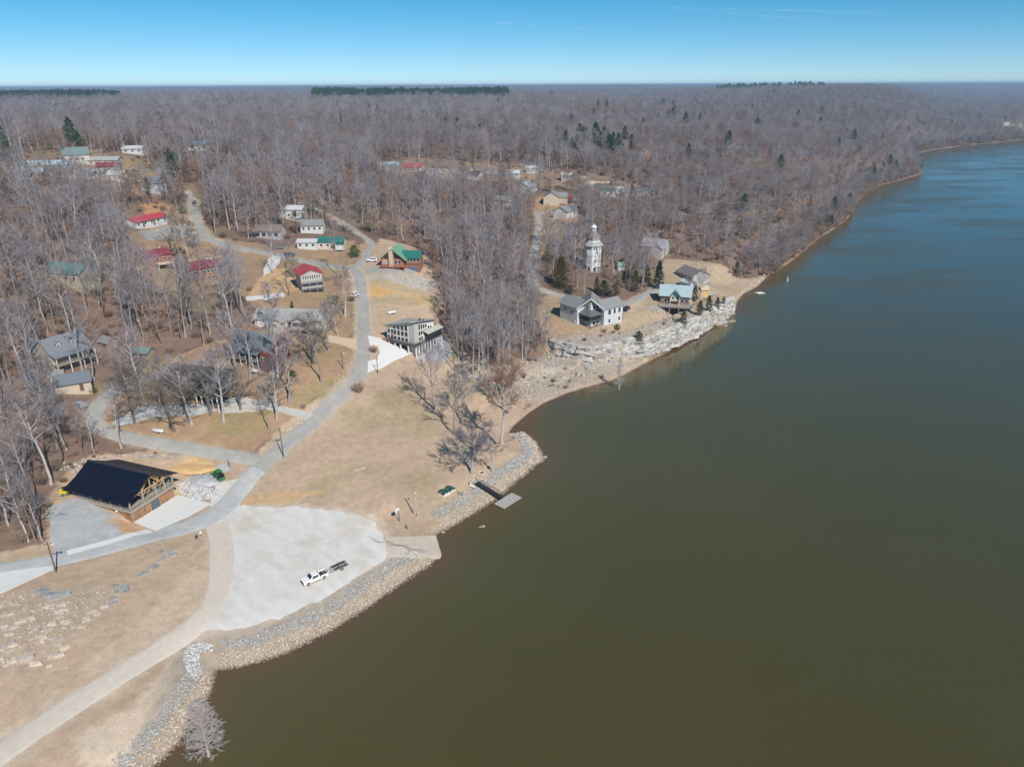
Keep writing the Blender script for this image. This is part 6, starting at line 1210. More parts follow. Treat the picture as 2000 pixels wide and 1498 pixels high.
def bare_tree(seed, H, cr, cb, nb=15, ns=6, nt=13, lean=0.0, up=.75, bark=None, twig=None, tw=.045, fork=0, r0=None):
    """trunk mesh and crown mesh of a leafless broadleaf tree"""
    r = np.random.default_rng(seed); T_ = MB(); C_ = MB(); r0 = r0 or H * .0112
    n = 9; tp = []; x = y = 0.0; la = r.uniform(0, 6.28)
    for k in range(n):
        t = k / (n - 1); x += r.normal(0, .010) * H * (t > .1); y += r.normal(0, .010) * H * (t > .1)
        tp.append(np.array((x + lean * H * t * math.cos(la), y + lean * H * t * math.sin(la), -0.8 + (H * .94 + .8) * t)))
    rad = [r0 * (1.25 if k == 0 else 1) * (1 - .9 * (k / (n - 1)) ** 1.1) + .02 for k in range(n)]
    T_.tube(tp, rad, 7)
    def trunk_at(t):
        f = t * (n - 1); k = min(int(f), n - 2); return tp[k] + (tp[k + 1] - tp[k]) * (f - k), rad[k] + (rad[k + 1] - rad[k]) * (f - k)
    ga = r.uniform(0, 6.28)
    for i in range(nb):
        t = cb + (0.98 - cb) * ((i + r.random()) / nb); p, rr = trunk_at(t); ga += 2.4 + r.uniform(-.4, .4)
        s_ = (t - cb) / (1 - cb + 1e-6); ln = cr * (0.55 + .75 * math.sin(math.pi * min(s_ * .8 + .22, 1))) * r.uniform(.75, 1.2)
        el = (up * (.55 + .6 * s_)) + r.uniform(-.15, .2); d = np.array((math.cos(ga) * math.cos(el), math.sin(ga) * math.cos(el), math.sin(el)))
        pts = [p]; dd = d.copy()
        for k in range(4): dd = unit(dd + r.normal(0, .16, 3) + np.array((0, 0, .12))); pts.append(pts[-1] + dd * ln / 4)
        rb = max(rr * .48, .04); T_.tube(pts, [rb * (1 - .8 * k / 4) + .012 for k in range(5)], 4)
        for j in range(ns):
            tt = .28 + .72 * (j + r.random()) / ns; f = min(tt, .999) * 4; k = int(f); q = pts[k] + (pts[k + 1] - pts[k]) * (f - k)
            ax = unit(pts[k + 1] - pts[k]); sd = unit(r.normal(0, 1, 3) + np.array((0, 0, .25))); d2 = unit(ax * .75 + sd * .75 + np.array((0, 0, .15))); l2 = ln * r.uniform(.28, .5) * (1.15 - .4 * tt)
            e = [q, q + d2 * l2 * .5, q + unit(d2 + r.normal(0, .2, 3)) * l2]; rs = max(rb * .35, .025); C_.tube(e, [rs, rs * .6, .01], 3)
            for m_ in range(nt):
                u = .15 + .85 * r.random(); w = e[0] + (e[1] - e[0]) * min(u * 2, 1) if u < .5 else e[1] + (e[2] - e[1]) * (u * 2 - 1)
                d3 = unit(unit(e[2] - e[0]) * .6 + r.normal(0, .65, 3) + np.array((0, 0, .2))); C_.sliver(w, w + d3 * r.uniform(.5, 1.35) * (cr / 5) ** .5, tw * r.uniform(.7, 1.3), r)
    return T_.build('trunk', bark or m_bark), C_.build('crown', twig or m_twig)
def cypress(seed, H, cr, nb=80, dens=13):
    r = np.random.default_rng(seed); T_ = MB(); C_ = MB(); tp = [np.array((0, 0, -1.5 + (H + 1.5) * k / 6.0)) for k in range(7)]; T_.tube(tp, [H * .028, H * .019, H * .015, H * .011, H * .008, H * .005, .03], 8)
    ga = 0
    for i in range(nb):
        t = .10 + .88 * (i + r.random()) / nb; p = np.array((0, 0, H * t)); ga += 2.4 + r.uniform(-.3, .3); ln = cr * (1.0 - .52 * t) * min(1, (1.06 - t) * 5) * r.uniform(.75, 1.1); el = r.uniform(.1, .6)
        d = np.array((math.cos(ga) * math.cos(el), math.sin(ga) * math.cos(el), math.sin(el))); pts = [p, p + d * ln * .5, p + d * ln + np.array((0, 0, -.08 * ln))]; T_.tube(pts, [.055 * (1 - t) + .02, .025, .008], 3)
        for j in range(7):
            u = .2 + .8 * r.random(); q = p + (pts[2] - p) * u; d2 = unit(d * .6 + r.normal(0, .6, 3)); l2 = ln * .3 * r.uniform(.6, 1.2); e = q + d2 * l2; C_.tube([q, e], [.014, .006], 3)
            for m_ in range(dens): w = q + (e - q) * r.random(); C_.sliver(w, w + unit(d2 * .5 + r.normal(0, .8, 3)) * r.uniform(.2, .5), .030, r)
    return T_.build('trunk', mat('pale_cypress_bark', (.50, .43, .39), .95, var=.15)), C_.build('crown', m_cyp)
def evergreen(seed, H, cr, n, leafm, size=.5, cone=1.0, base=.06, gaps=.35, bark=None):
    r = np.random.default_rng(seed); T_ = MB(); C_ = MB(); T_.tube([np.array((0, 0, -.6)), np.array((0.02 * H, 0, H * .5)), np.array((0, 0, H * .97))], [H * .02, H * .013, .03], 6)
    nb = int(n / 26); ga = 0
    for i in range(nb):
        t = base + (1 - base) * (i + r.random()) / nb; ga += 2.4 + r.uniform(-.5, .5); s_ = (t - base) / (1 - base); prof = (1 - s_) ** .85 * cone + (1 - cone) * math.sin(math.pi * min(.15 + s_ * .85, 1)) ; ln = cr * max(prof, .08) * r.uniform(.65, 1.2)
        p = np.array((0, 0, H * t)); el = r.uniform(-.1, .5); d = np.array((math.cos(ga) * math.cos(el), math.sin(ga) * math.cos(el), math.sin(el))); T_.tube([p, p + d * ln], [.05, .015], 3)
        for j in range(26):
            u = gaps + (1.05 - gaps) * r.random() ** .8; q = p + d * ln * u + r.normal(0, .14 * cr * (.4 + .6 * (1 - s_)), 3) * np.array((1, 1, .6)); a = unit(d * .7 + r.normal(0, .7, 3)) * size * r.uniform(.5, 1.2); o = unit(np.cross(a, r.normal(size=3))) * size * r.uniform(.25, .5); b = len(C_.v)
            C_.v += [q - o * .5, q + o * .5, q + a + o * .2, q + a - o * .2]; C_.f.append((b, b + 1, b + 2, b + 3))
    return T_.build('trunk', bark or m_bark_d), C_.build('crown', leafm)
def brush(seed, H, cr, n=190):
    r = np.random.default_rng(seed); C_ = MB()
    for i in range(n):
        a = r.uniform(0, 6.28); q = np.array((math.cos(a), math.sin(a), 0)) * cr * .35 * r.random(); d = unit(np.array((math.cos(a) * r.uniform(0, .9), math.sin(a) * r.uniform(0, .9), 1.0))); l = H * r.uniform(.45, 1.0); e = q + d * l; C_.sliver(q - np.array((0, 0, .2)), e, .06, r)
        for j in range(4): w = q + (e - q) * r.uniform(.3, .95); C_.sliver(w, w + unit(d + r.normal(0, .7, 3)) * l * .35, .04, r)
    return C_.build('twigs', m_brush)
FOREST = [bare_tree(200 + i, H, cr, cb, nb, 7, 20, .015, up, tw=.038) for i, (H, cr, cb, nb, up) in enumerate([(24, 4.6, .48, 15, .85), (26, 5.2, .50, 16, .80), (21, 4.6, .42, 15, .75), (23, 5.6, .45, 16, .7), (19, 4.0, .40, 13, .8)])]
FOREST += [bare_tree(230, 20, 4.8, .40, 14, 7, 19, .02, .75, m_bark_d, m_twig, tw=.038), bare_tree(231, 17, 4.6, .35, 14, 7, 18, .02, .7, m_bark_d, m_twig_r, tw=.038)]
M_oak = mat('rust_oak_leaves', (.26, .17, .115), .9, var=.3, scale=.8, rnd=.3, spec=.05)
FOREST += [evergreen(232, 15, 4.4, 1300, M_oak, .5, .15, .30, .25)]
LAWN_T = [bare_tree(300, 20, 6.6, .40, 20, 8, 22, .03, .85, tw=.046, r0=.42), bare_tree(301, 19, 5.2, .45, 17, 8, 20, .03, .8, tw=.046, r0=.38), bare_tree(302, 21, 5.6, .56, 24, 10, 26, .01, .7, m_bark, m_twig_r, tw=.06, r0=.5), bare_tree(303, 13, 6.8, .30, 20, 8, 19, .02, .6, m_bark_d, mat('dark_twigs', (.19, .16, .145), .95, var=.15, scale=.3, rnd=.2, spec=.05), tw=.046, r0=.4), bare_tree(304, 9, 5.8, .45, 20, 10, 28, .25, .4, m_bark, m_twig, tw=.055, r0=.42)]
M_ced = mat('cedar_foliage', (.060, .070, .022), .8, var=.35, scale=1.2, rnd=.2, spec=.1, second=(.11, .075, .028), s2=(.5, .65), scale2=.4); M_pin = mat('pine_foliage', (.045, .095, .030), .8, var=.3, scale=1, rnd=.25, spec=.1); M_spr = mat('spruce_foliage', (.022, .045, .022), .8, var=.3, scale=1, rnd=.2, spec=.1); M_bush = mat('bush_foliage', (.09, .13, .03), .8, var=.3, scale=1.5, spec=.1); M_brc = mat('bronzed_cedar_foliage', (.13, .085, .03), .85, var=.35, scale=1, spec=.1, second=(.06, .07, .022), scale2=.5)
EVER = {'cedar': evergreen(400, 8, 2.0, 1500, M_ced, .45, .75), 'bigcedar': evergreen(401, 14, 4.6, 3000, M_brc, .7, .7, .04), 'spruce': evergreen(402, 13, 3.2, 2400, M_spr, .6, 1.0, .04), 'pine': evergreen(403, 20, 4.2, 1700, M_pin, .8, .25, .35, .3), 'bush': evergreen(404, 3.6, 2.0, 1300, M_bush, .35, .1, .02, .5), 'widecedar': evergreen(405, 7, 3.4, 2000, M_ced, .5, .4, .02, .4)}
CYP = [cypress(500, 11.5, 3.9, 100, 24), cypress(501, 12, 2.0, 60, 12)]
BRUSH = [brush(600 + i, 2.6, 1.6) for i in range(3)]

def plant(name, meshes, loc, rz, sc, label, cat, group=None, parts=('trunk', 'crown')):
    e = bpy.data.objects.new(name, None); COL.objects.link(e); e.location = loc; e.rotation_euler = (0, 0, rz); e.scale = sc if hasattr(sc, '__len__') else (sc, sc, sc); e.empty_display_size = .3
    for pn, me in zip(parts, meshes): add_obj(pn, me, e)
    return tag(e, label, cat, group)
HAND = [  # px, py, mesh, scale, label
 (850,801,LAWN_T[0],1.02,'tall pale forked lawn tree on the field below the white drive'),(887,848,LAWN_T[1],1.0,'slender pale tree left of the middle of the river field'),(902,831,LAWN_T[1],.95,'slim pale tree just right of the slender field tree'),
 (980,866,LAWN_T[2],1.02,'tall straight tree with rusty crown nearest the cove'),(993,808,LAWN_T[2],.92,'rusty-crowned tree at the edge of the cove'),(921,926,LAWN_T[4],1.15,'low crooked shore tree leaning over the bench area'),
 (375,828,LAWN_T[1],1.0,'leaning pale tree at the corner of the gravel terrace'),(437,824,LAWN_T[0],1.05,'stout spreading lawn tree in front of the green-decked house'),(340,842,LAWN_T[3],1.05,'broad dark multi-stemmed tree beside the loop road'),(263,828,LAWN_T[3],.85,'dark spreading tree inside the loop road bend'),
 (541,820,LAWN_T[0],.9,'tall pale tree at the concrete turnaround'),(565,787,LAWN_T[1],1.1,'straight pale tree right of the turnaround'),(611,709,LAWN_T[3],1.15,'dark branching tree between the ranch house and the road'),(543,740,LAWN_T[0],1.0,'tall tree at the right corner of the slate-roofed house'),
 (488,736,LAWN_T[1],1.0,'pale leaning tree in front of the slate-roofed house'),(463,722,LAWN_T[1],.95,'pale tree at the left corner of the slate-roofed house'),(642,685,LAWN_T[1],.85,'thin tree beside the ranch house drive'),(674,618,LAWN_T[1],.95,'slim tree on the verge above the ranch house'),(660,655,LAWN_T[1],.7,'small tree at the ranch house porch'),
 (535,665,LAWN_T[1],1.0,'pale tree in front of the ranch house garage'),(1070,692,FOREST[4],.8,'lone dead-looking tree on the rocky slope'),(130,878,LAWN_T[1],.8,'pale snag beside the cut bank'),(55,1058,FOREST[2],.9,'pale trunk nearest the barn yard'),(83,1056,FOREST[4],.95,'second pale trunk beside the barn yard'),
 (374,520,LAWN_T[1],1.0,'tall pale tree behind the brick house'),(336,505,LAWN_T[3],.7,'small dark tree behind the rust-red cabin'),(255,790,LAWN_T[3],.9,'dark tree inside the top of the loop road'),(258,780,LAWN_T[1],.9,'pale leaning tree above the loop road'),(1235,505,FOREST[3],.8,'pale forked tree beside the lighthouse'),(1128,562,FOREST[2],.8,'pale tree in front of the lighthouse, to its left'),
 (412,812,LAWN_T[3],1.15,'dark spreading tree in front of the green-decked house'),(360,806,LAWN_T[3],1.0,'dark tangled tree on the gravel terrace'),(318,812,LAWN_T[0],.8,'pale tree at the middle of the gravel terrace'),(470,800,LAWN_T[3],.9,'dark tree right of the green-decked house'),(1365,585,LAWN_T[1],.75,'bare tree between the river point houses'),(1345,590,LAWN_T[1],.6,'smaller bare tree on the deck side of the point house'),(1108,535,FOREST[5],.8,'dark bare tree left of the lighthouse'),(925,733,FOREST[0],.95,'tall pale trunk in the rocky ravine mouth'),(952,718,FOREST[1],.85,'pale trunk beside the ravine stream'),(993,735,FOREST[2],.9,'thin pale tree on the ravine ledges'),(1027,696,FOREST[0],.95,'pale trunk at the left edge of the bluff lawn'),
]
for i, (x, y, ms, s, lab) in enumerate(HAND):
    p = gp(x, y); plant('bare_tree', ms, (p.x, p.y, p.z), i * 2.1, s, lab, 'tree')
EV = [(1095,562,'bigcedar',1.0,'big bronze cedar left of the lighthouse'),(1180,578,'widecedar',1.0,'wide green cedar below the lighthouse'),(1200,580,'widecedar',.85,'rounded green cedar right of the wide one below the lighthouse'),(1165,572,'cedar',.9,'narrow cedar at the left of the rounded cedars'),(1240,570,'cedar',1.2,'olive cedar at the inside of the hill road bend'),(1262,556,'cedar',1.2,'upright olive cedar beside the hill road'),(1285,565,'spruce',1.0,'tall dark spruce beside the green-roofed bluff house'),
 (1333,642,'cedar',1.05,'dark cedar standing on the lip of the bluff'),(1365,622,'cedar',1.0,'cedar right of the bluff lip cedar'),(1247,668,'widecedar',.62,'round dark cedar rooted in the middle of the bluff'),(1383,612,'cedar',1.0,'cedar nearest the deck of the bluff house'),(1400,606,'cedar',.75,'small cedar on the bluff above the shore'),(1412,600,'cedar',.6,'smallest cedar toward the river point'),(1438,535,'cedar',.9,'lone cedar at the wood edge by the point'),(1356,590,'cedar',1.0,'cedar beside the timber hut'),(1113,575,'widecedar',.55,'low dark cedar by the hill road'),(1205,645,'bush',.7,'low green shrub at the foot of the white bluff house'),(1218,560,'cedar',.9,'cedar behind the tiny white shed'),
 (147,302,'pine',1.05,'tallest dark pine in the far left hamlet'),(160,306,'pine',.7,'shorter pine right of the tallest hamlet pine'),(17,312,'pine',.9,'broad green pine at the left edge of the hamlet'),(341,358,'pine',.95,'bright green pine above the hill road'),(292,385,'pine',.5,'small green pine beside the blue-grey hill house'),(358,418,'bush',1.0,'green shrub beside the hill road'),(693,502,'bush',1.45,'round bright green shrub beside the cabin drive'),(572,736,'bush',.6,'round clipped green shrub on the lawn'),(571,602,'cedar',.35,'tiny cedar above the ranch house'),(1005,300,'pine',.7,'lone pine in the middle distance woods'),(375,300,'pine',.5,'small lone pine in the far woods'),(1233,392,'cedar',1.3,'brown-green cedar between the stilted ridge houses'),(183,768,'bush',.6,'green shrub under the garage wall'),(527,250,'pine',.7,'lone dark pine in the far left woods')]
for i, (x, y, k, s, lab) in enumerate(EV):
    p = gp(x, y); plant({'bush': 'shrub', 'pine': 'pine_tree', 'spruce': 'spruce_tree'}.get(k, 'cedar_tree'), EVER[k], (p.x, p.y, p.z), i * 1.7, s, lab, 'shrub' if k == 'bush' else 'tree')
for (x, y, k, lab) in ((408, 1476, 0, 'feathery pinkish bald cypress standing in the river at the near bank'), (1209, 760, 1, 'narrow grey cypress standing in the water below the bluff')):
    p = at(x, y, 0.0); plant('cypress_tree', CYP[k], (p[0], p[1], 0.0), 1.0 + k, 1.0, lab, 'tree')

# woods: points on land, thinned over yards, roads and buildings
def wood_points(d0, d1, step, seed):
    r = np.random.default_rng(seed); xs = np.arange(-.86 * d1, .86 * d1, step); ys = np.arange(max(d0 * .7, 60), d1, step); gx, gy = np.meshgrid(xs, ys)
    gx = (gx + r.uniform(-.45, .45, gx.shape) * step).ravel(); gy = (gy + r.uniform(-.45, .45, gy.shape) * step).ravel(); D = np.hypot(gx, gy)
    k = (D >= d0) & (D < d1) & (np.abs(gx) < .80 * gy + 18) & (grid_at(MD, gx, gy) > np.where(gy > 380, 1.2, 2.5)); gx, gy = gx[k], gy[k]
    z = ground(gx, gy); k = z > .8; gx, gy, z = gx[k], gy[k], z[k]
    dens = np.ones(len(gx))
    if d0 < 1200:
        for w, dv in ((W_YARD, .10), (W_YARD2, .10), (W_ROW, .16), (W_FARL, .2), (W_OPEN, 0), (W_PEN, 0), (W_HILL, 0)): dens[inside(gx, gy, w)] = dv
        for (fx, fy, fr) in FOOT:
            dx, dy = gx - fx, gy - fy; n_ = math.hypot(fx, fy); al = -(dx * fx + dy * fy) / n_; pe = np.abs(dx * fy - dy * fx) / n_   # al > 0: nearer the river viewpoint side lawn
            dens[np.hypot(dx, dy) < fr] = 0; near_ = n_ < 640; m_ = (al > 0) & (al < fr + (13 if near_ else 9)) & (pe < fr * .9); dens[m_] *= .10 if near_ else .25; m_ = near_ & (al >= fr + 16) & (al < fr + 40) & (pe < fr * .75); dens[m_] *= .5
        for P_, w in ROADS_W:
            k2 = P_[::2]; bb = (gx > k2[:, 0].min() - 5) & (gx < k2[:, 0].max() + 5) & (gy > k2[:, 1].min() - 5) & (gy < k2[:, 1].max() + 5); ii = np.nonzero(bb)[0]
            if len(ii): dm = np.min(np.hypot(gx[ii, None] - k2[None, :, 0], gy[ii, None] - k2[None, :, 1]), 1); dens[ii[dm < w / 2 + 1.8]] = 0
    dens *= (.55 + .9 * fbm(gx / 45, gy / 45, 41) ** .8) if d0 > 0 else np.where(gx < -95, .50 + .9 * fbm(gx / 30, gy / 30, 41), .26 + .95 * fbm(gx / 30, gy / 30, 41))
    if d0 < 500:
        dx, dy = gx - lp.x, gy - lp.y; n_ = math.hypot(lp.x, lp.y); al = -(dx * lp.x + dy * lp.y) / n_; pe = np.abs(dx * lp.y - dy * lp.x) / n_; dens[(al > -4) & (al < 80) & (pe < 6.5)] *= .06
    if d1 > 1500 and d0 < 4000:
        ra = gx / gy; dens[(gy > 1560) & (gy < 2300) & (ra > -.29) & (ra < .0)] *= np.where((gy > 1720), .0, .35)[(gy > 1560) & (gy < 2300) & (ra > -.29) & (ra < .0)]; dens[(gy > 1650) & (gy < 2350) & (ra < -.535)] *= .0
    k = r.random(len(gx)) < dens; return gx[k], gy[k], z[k]
bands = [wood_points(0, 430, 5.8, 1), wood_points(430, 1000, 6.5, 2), wood_points(1000, 2000, 10.5, 3), wood_points(2000, 4200, 19, 4), wood_points(4200, 9500, 48, 5)]
rs_ = np.random.default_rng(21); sp_, _d = along_shore(SI[(1500,540)], SI[(1797,340)] + 7, .8, 14, 900, rs_); kq = grid_at(MD, sp_[:, 0], sp_[:, 1]) > .6; sp_ = sp_[kq]; bands[1] = tuple(np.concatenate([a, b]) for a, b in zip(bands[1], (sp_[:, 0], sp_[:, 1], ground(sp_[:, 0], sp_[:, 1]))))
gx = np.concatenate([b[0] for b in bands]); gy = np.concatenate([b[1] for b in bands]); gz = np.concatenate([b[2] for b in bands]); bi = np.concatenate([np.full(len(b[0]), i) for i, b in enumerate(bands)])
r_ = np.random.default_rng(77); N_ = len(gx)
sxy = np.array([.95, 1.0, 1.12, 1.6, 3.2])[bi] * r_.uniform(.62, 1.32, N_); szz = np.array([.88, .82, .80, .85, .9])[bi] * r_.uniform(.68, 1.18, N_)
rv_ = sstep(45, 110, gx) * (bi < 2) + .55 * (bi == 2) * sstep(0, 300, gx); szz = szz * (1 - .40 * rv_); sxy = sxy * (1 - .08 * rv_)
vi = r_.choice(8, N_, p=[.195, .185, .155, .145, .13, .105, .07, .015]); ang = r_.uniform(0, 6.28, N_)
Dn = np.hypot(gx, gy); qx, qy = proj(gx, gy, gz + 10)
vis = (qx > -20) & (qx < 2020) & (qy > 0) & (qy < 1520)
order = np.argsort(np.where(vis, Dn / szz, 1e9)); IND = order[:262]
ind_mask = np.zeros(N_, bool); ind_mask[IND] = True
for i in IND:
    x, y = gx[i], gy[i]
    if x < -100: lab, grp = 'tall bare grey hardwood in the woods on the left slope', 'bare trees of the left slope woods'
    elif x < -45: lab, grp = 'bare hardwood among the hillside houses left of the climbing lane', 'bare trees among the hillside houses'
    else: lab, grp = 'bare hardwood in the ravine woods between the log cabin and the bluff', 'bare trees of the ravine woods'
    plant('bare_tree', FOREST[vi[i]], (x, y, gz[i]), ang[i], (sxy[i], sxy[i], szz[i]), lab, 'tree', grp)

def scatter_object(name, label, cat, X, Y, Z, RZ, S, I, protos):
    """one mass of plants: a point mesh whose points carry copies of plants that stand in the scene"""
    me = bpy.data.meshes.new(name); V = np.stack([X, Y, Z], -1).astype(np.float32); me.vertices.add(len(V)); me.vertices.foreach_set('co', V.ravel())
    def attr(n, t, data, prop): a = me.attributes.new(n, t, 'POINT'); a.data.foreach_set(prop, np.ascontiguousarray(data).ravel())
    attr('rot', 'FLOAT_VECTOR', np.stack([0 * RZ, 0 * RZ, RZ], -1).astype(np.float32), 'vector'); attr('scl', 'FLOAT_VECTOR', S.astype(np.float32), 'vector'); attr('idx', 'INT', I.astype(np.int32), 'value')
    o = tag(add_obj(name, me), label, cat, kind='stuff'); ng = bpy.data.node_groups.new(name, 'GeometryNodeTree')
    ng.interface.new_socket('Geometry', in_out='INPUT', socket_type='NodeSocketGeometry'); ng.interface.new_socket('Geometry', in_out='OUTPUT', socket_type='NodeSocketGeometry')
    gi = ng.nodes.new('NodeGroupInput'); go = ng.nodes.new('NodeGroupOutput'); iop = ng.nodes.new('GeometryNodeInstanceOnPoints'); jn = ng.nodes.new('GeometryNodeJoinGeometry'); L = ng.links.new
    for objs in protos:
        j2 = ng.nodes.new('GeometryNodeJoinGeometry')
        for ob in objs: oi = ng.nodes.new('GeometryNodeObjectInfo'); oi.transform_space = 'ORIGINAL'; oi.inputs['Object'].default_value = ob; L(oi.outputs['Geometry'], j2.inputs[0])
        g2 = ng.nodes.new('GeometryNodeGeometryToInstance'); L(j2.outputs[0], g2.inputs[0]); L(g2.outputs[0], jn.inputs[0])
    def named(n, t): a = ng.nodes.new('GeometryNodeInputNamedAttribute'); a.data_type = t; a.inputs['Name'].default_value = n; return a.outputs['Attribute']
    L(gi.outputs[0], iop.inputs['Points']); L(jn.outputs[0], iop.inputs['Instance']); iop.inputs['Pick Instance'].default_value = True
    L(named('idx', 'INT'), iop.inputs['Instance Index']); L(named('rot', 'FLOAT_VECTOR'), iop.inputs['Rotation']); L(named('scl', 'FLOAT_VECTOR'), iop.inputs['Scale']); L(iop.outputs[0], go.inputs[0])
    md = o.modifiers.new('plants', 'NODES'); md.node_group = ng; return o
def find_parts(meshes):
    out = []
    for me in meshes:
        out.append(next(ob for ob in bpy.data.objects if ob.data is me))
    return out
protos = [find_parts(t) for t in FOREST]
k = ~ind_mask; s3 = np.stack([sxy, sxy, szz], -1)
for nm, lab, m_ in (('woodland', 'leafless grey-brown woods around and behind the houses', k & (bi < 2)), ('woodland', 'wide leafless forest rolling back over the plateau', k & (bi == 2)), ('woodland', 'distant purple-grey forest up to the horizon', k & (bi > 2))):
    scatter_object(nm, lab, 'woods', gx[m_], gy[m_], gz[m_] - .3, ang[m_], s3[m_], vi[m_], protos)
# undergrowth
bx, by, bz = wood_points(0, 650, 4.6, 11); rb_ = np.random.default_rng(5); kk = rb_.random(len(bx)) < np.where(bx > 60, .95, .5); bx, by, bz = bx[kk], by[kk], bz[kk]
qb = np.vstack([scatter_px([(1080,655),(1180,650),(1260,640),(1330,622),(1420,598),(1330,650),(1230,685),(1110,700)], 40, 31), scatter_px([(1180,740),(1100,720),(1040,740),(1010,765),(1080,765)], 12, 32), scatter_px([(100,900),(180,880),(330,885),(200,905),(120,960)], 26, 34)])
sh_b, _d = along_shore(SI[(1500,540)], SI[(1797,340)] + 6, .4, 9, 2600, np.random.default_rng(9)); sh_b = sh_b[(grid_at(MD, sh_b[:, 0], sh_b[:, 1]) > .3)]; nsb = len(sh_b); qb = np.vstack([sh_b, qb])
bx = np.concatenate([bx, qb[:, 0]]); by = np.concatenate([by, qb[:, 1]]); bz = np.concatenate([bz, ground(qb[:, 0], qb[:, 1])])
b0 = [(700,765,1.6,'round leafless hedge shrub beside the road bend'),(1180,650,.9,'bare shrub below the porch of the white bluff house'),(730,688,1.1,'brown shrub bed in the loop of the white drive')]
for i, (x, y, s, lab) in enumerate(b0): p = gp(x, y); plant('shrub', (BRUSH[i],), (p.x, p.y, p.z), i, s, lab, 'shrub', parts=('twigs',))
bproto = [find_parts((m_,)) for m_ in BRUSH]; sb = rb_.uniform(.5, 1.4, len(bx)); sb[-len(qb):] *= .5; sb[-len(qb):-len(qb) + nsb] *= 2.6; 
scatter_object('undergrowth', 'tangled brown brush under the leafless trees', 'brush', bx, by, bz, rb_.uniform(0, 6.28, len(bx)), np.stack([sb, sb, sb], -1), rb_.integers(0, 3, len(bx)), bproto)
# evergreens mixed into the far woods, and two pine stands near the skyline
pine = [find_parts(EVER['pine'])]; ced = [find_parts(EVER['cedar'])]
sel = np.nonzero(k & (bi >= 1) & (bi < 4) & (r_.random(N_) < .007 * (0.3 + 2 * sstep(.55, .7, fbm(gx / 200, gy / 200, 63)))))[0]
ec = [(rr.uniform(1050, 1235), rr.uniform(278, 312)) for _ in range(34)] + [(rr.uniform(870, 960), rr.uniform(262, 280)) for _ in range(7)]
ep = on_ground([a for a, b in ec], [b for a, b in ec]); EX = np.concatenate([gx[sel] + 3, ep[:, 0]]); EY = np.concatenate([gy[sel] + 3, ep[:, 1]]); EZ = ground(EX, EY)
se = r_.uniform(.5, .95, len(EX)); scatter_object('evergreens', 'scattered dark evergreens in the bare woods', 'trees', EX, EY, EZ, r_.uniform(0, 6, len(EX)), np.stack([se, se, se], -1), np.zeros(len(EX), int), pine)
def stand(lab, X0, X1, Y0, Y1, n, seed, sc, shape):
    q = np.random.default_rng(seed); X = q.uniform(X0, X1, n); Y = q.uniform(Y0, Y1, n); ok = shape(X, Y); X, Y = X[ok], Y[ok]; s = sc * q.uniform(.85, 1.15, len(X))
    scatter_object('pine_stand', lab, 'pine stand', X, Y, ground(X, Y) + 4, q.uniform(0, 6, len(X)), np.stack([s * 1.3, s * 1.3, s], -1), np.zeros(len(X), int), pine)
def stand_px(lab, x0, x1, yc, hgt, depth, n, seed, sc):
    """a pine plantation: a block of ground found along a row of sight lines, depth metres deep"""
    q = np.random.default_rng(seed); xs = q.uniform(x0, x1, n); r = rays(xs, np.full(n, float(yc))); az = r[:, 0] / r[:, 1]
    D0 = hgt; Y = D0 + q.uniform(0, depth, n); X = az * Y; s = sc * q.uniform(.5, 1.25, n); ok = fbm(X / 120, Y / 120, 77) + .25 * q.random(n) > .42; X, Y, s = X[ok], Y[ok], s[ok]; n = len(X)
    scatter_object('pine_stand', lab, 'pine stand', X, Y, ground(X, Y) + 2, q.uniform(0, 6, n), np.stack([s * 1.25, s * 1.25, s], -1), np.zeros(n, int), pine)
stand_px('dark green block of pines near the middle of the skyline', 612, 992, 180, 1700, 600, 2600, 3, 1.05)
stand_px('dark green pines along the left skyline', -60, 235, 190, 1660, 640, 2300, 4, 1.0)
stand_px('thin row of green pines on the right hilltop', 1400, 1610, 165, 2650, 160, 150, 6, 1.2)

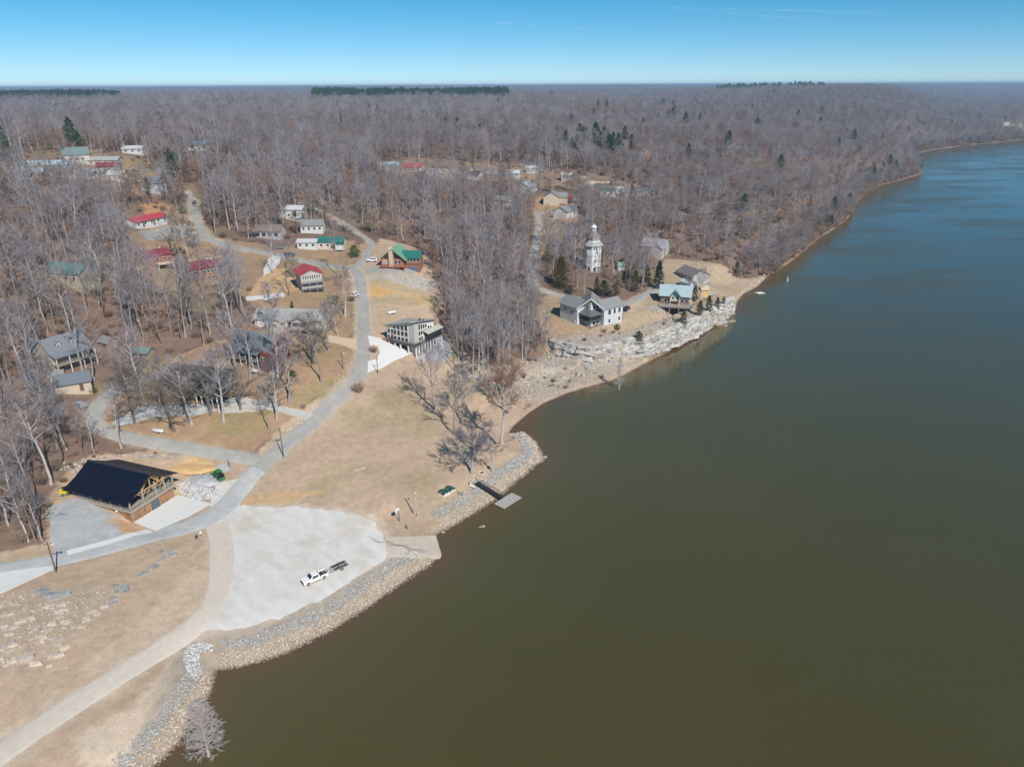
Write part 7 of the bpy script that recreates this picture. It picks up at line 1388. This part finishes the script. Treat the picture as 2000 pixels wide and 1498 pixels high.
# ------------------------------------------------------------------ river haze
TOP = max(float(MZ.max()), float((gz + 27 * szz).max()), 104.0) + 2.0
v, f = box_vf((-27000, 27000, -400, 28000, -12, TOP))
hz = add_obj('haze', mesh_data('haze', v, f)); tag(hz, 'thin blue air haze over the whole valley', 'haze', kind='stuff')
hm = bpy.data.materials.new('air_haze'); hm.use_nodes = True; hn = hm.node_tree
for n_ in list(hn.nodes):
    if n_.type == 'BSDF_PRINCIPLED': hn.nodes.remove(n_)
HAZE = 1.35e-4
pv = hn.nodes.new('ShaderNodeVolumePrincipled'); pv.inputs['Color'].default_value = (.50, .74, 1.0, 1); pv.inputs['Density'].default_value = HAZE; pv.inputs['Anisotropy'].default_value = 0.0
hn.links.new(pv.outputs[0], hn.nodes['Material Output'].inputs['Volume']); hz.data.materials.append(hm)

# ------------------------------------------------------------------ faint vapour trails far off in the sky
m_tr = bpy.data.materials.new('vapour'); m_tr.use_nodes = True; tn = m_tr.node_tree; tb = tn.nodes['Principled BSDF']; tb.inputs['Base Color'].default_value = (.95, .96, 1, 1); tb.inputs['Roughness'].default_value = 1
nz_ = tn.nodes.new('ShaderNodeTexNoise'); nz_.inputs['Scale'].default_value = .0006; nz_.inputs['Detail'].default_value = 4; tcn = tn.nodes.new('ShaderNodeTexCoord'); tn.links.new(tcn.outputs['Object'], nz_.inputs['Vector'])
mrn = tn.nodes.new('ShaderNodeMapRange'); mrn.inputs[1].default_value = .35; mrn.inputs[2].default_value = .75; mrn.inputs[3].default_value = .0; mrn.inputs[4].default_value = .065; tn.links.new(nz_.outputs[0], mrn.inputs[0]); tn.links.new(mrn.outputs[0], tb.inputs['Alpha'])
for pts_, lab in (([(860, 40), (960, 45), (1080, 51), (1215, 61)], 'faint long vapour trail left of the sky centre'), ([(1285, 15), (1420, 19), (1560, 21), (1740, 27)], 'faint upper vapour trail in the right half of the sky'), ([(1310, 20), (1430, 26), (1560, 38), (1655, 51)], 'faint curved vapour trail below the upper right one')):
    P3 = [np.array((0, 0, CZ)) + rays(x, y) * 55000 for x, y in pts_]; mb_ = MB(); mb_.tube(P3, [30, 75, 85, 35], 8); tag(add_obj('contrail', mb_.build('contrail', m_tr)), lab, 'contrail')
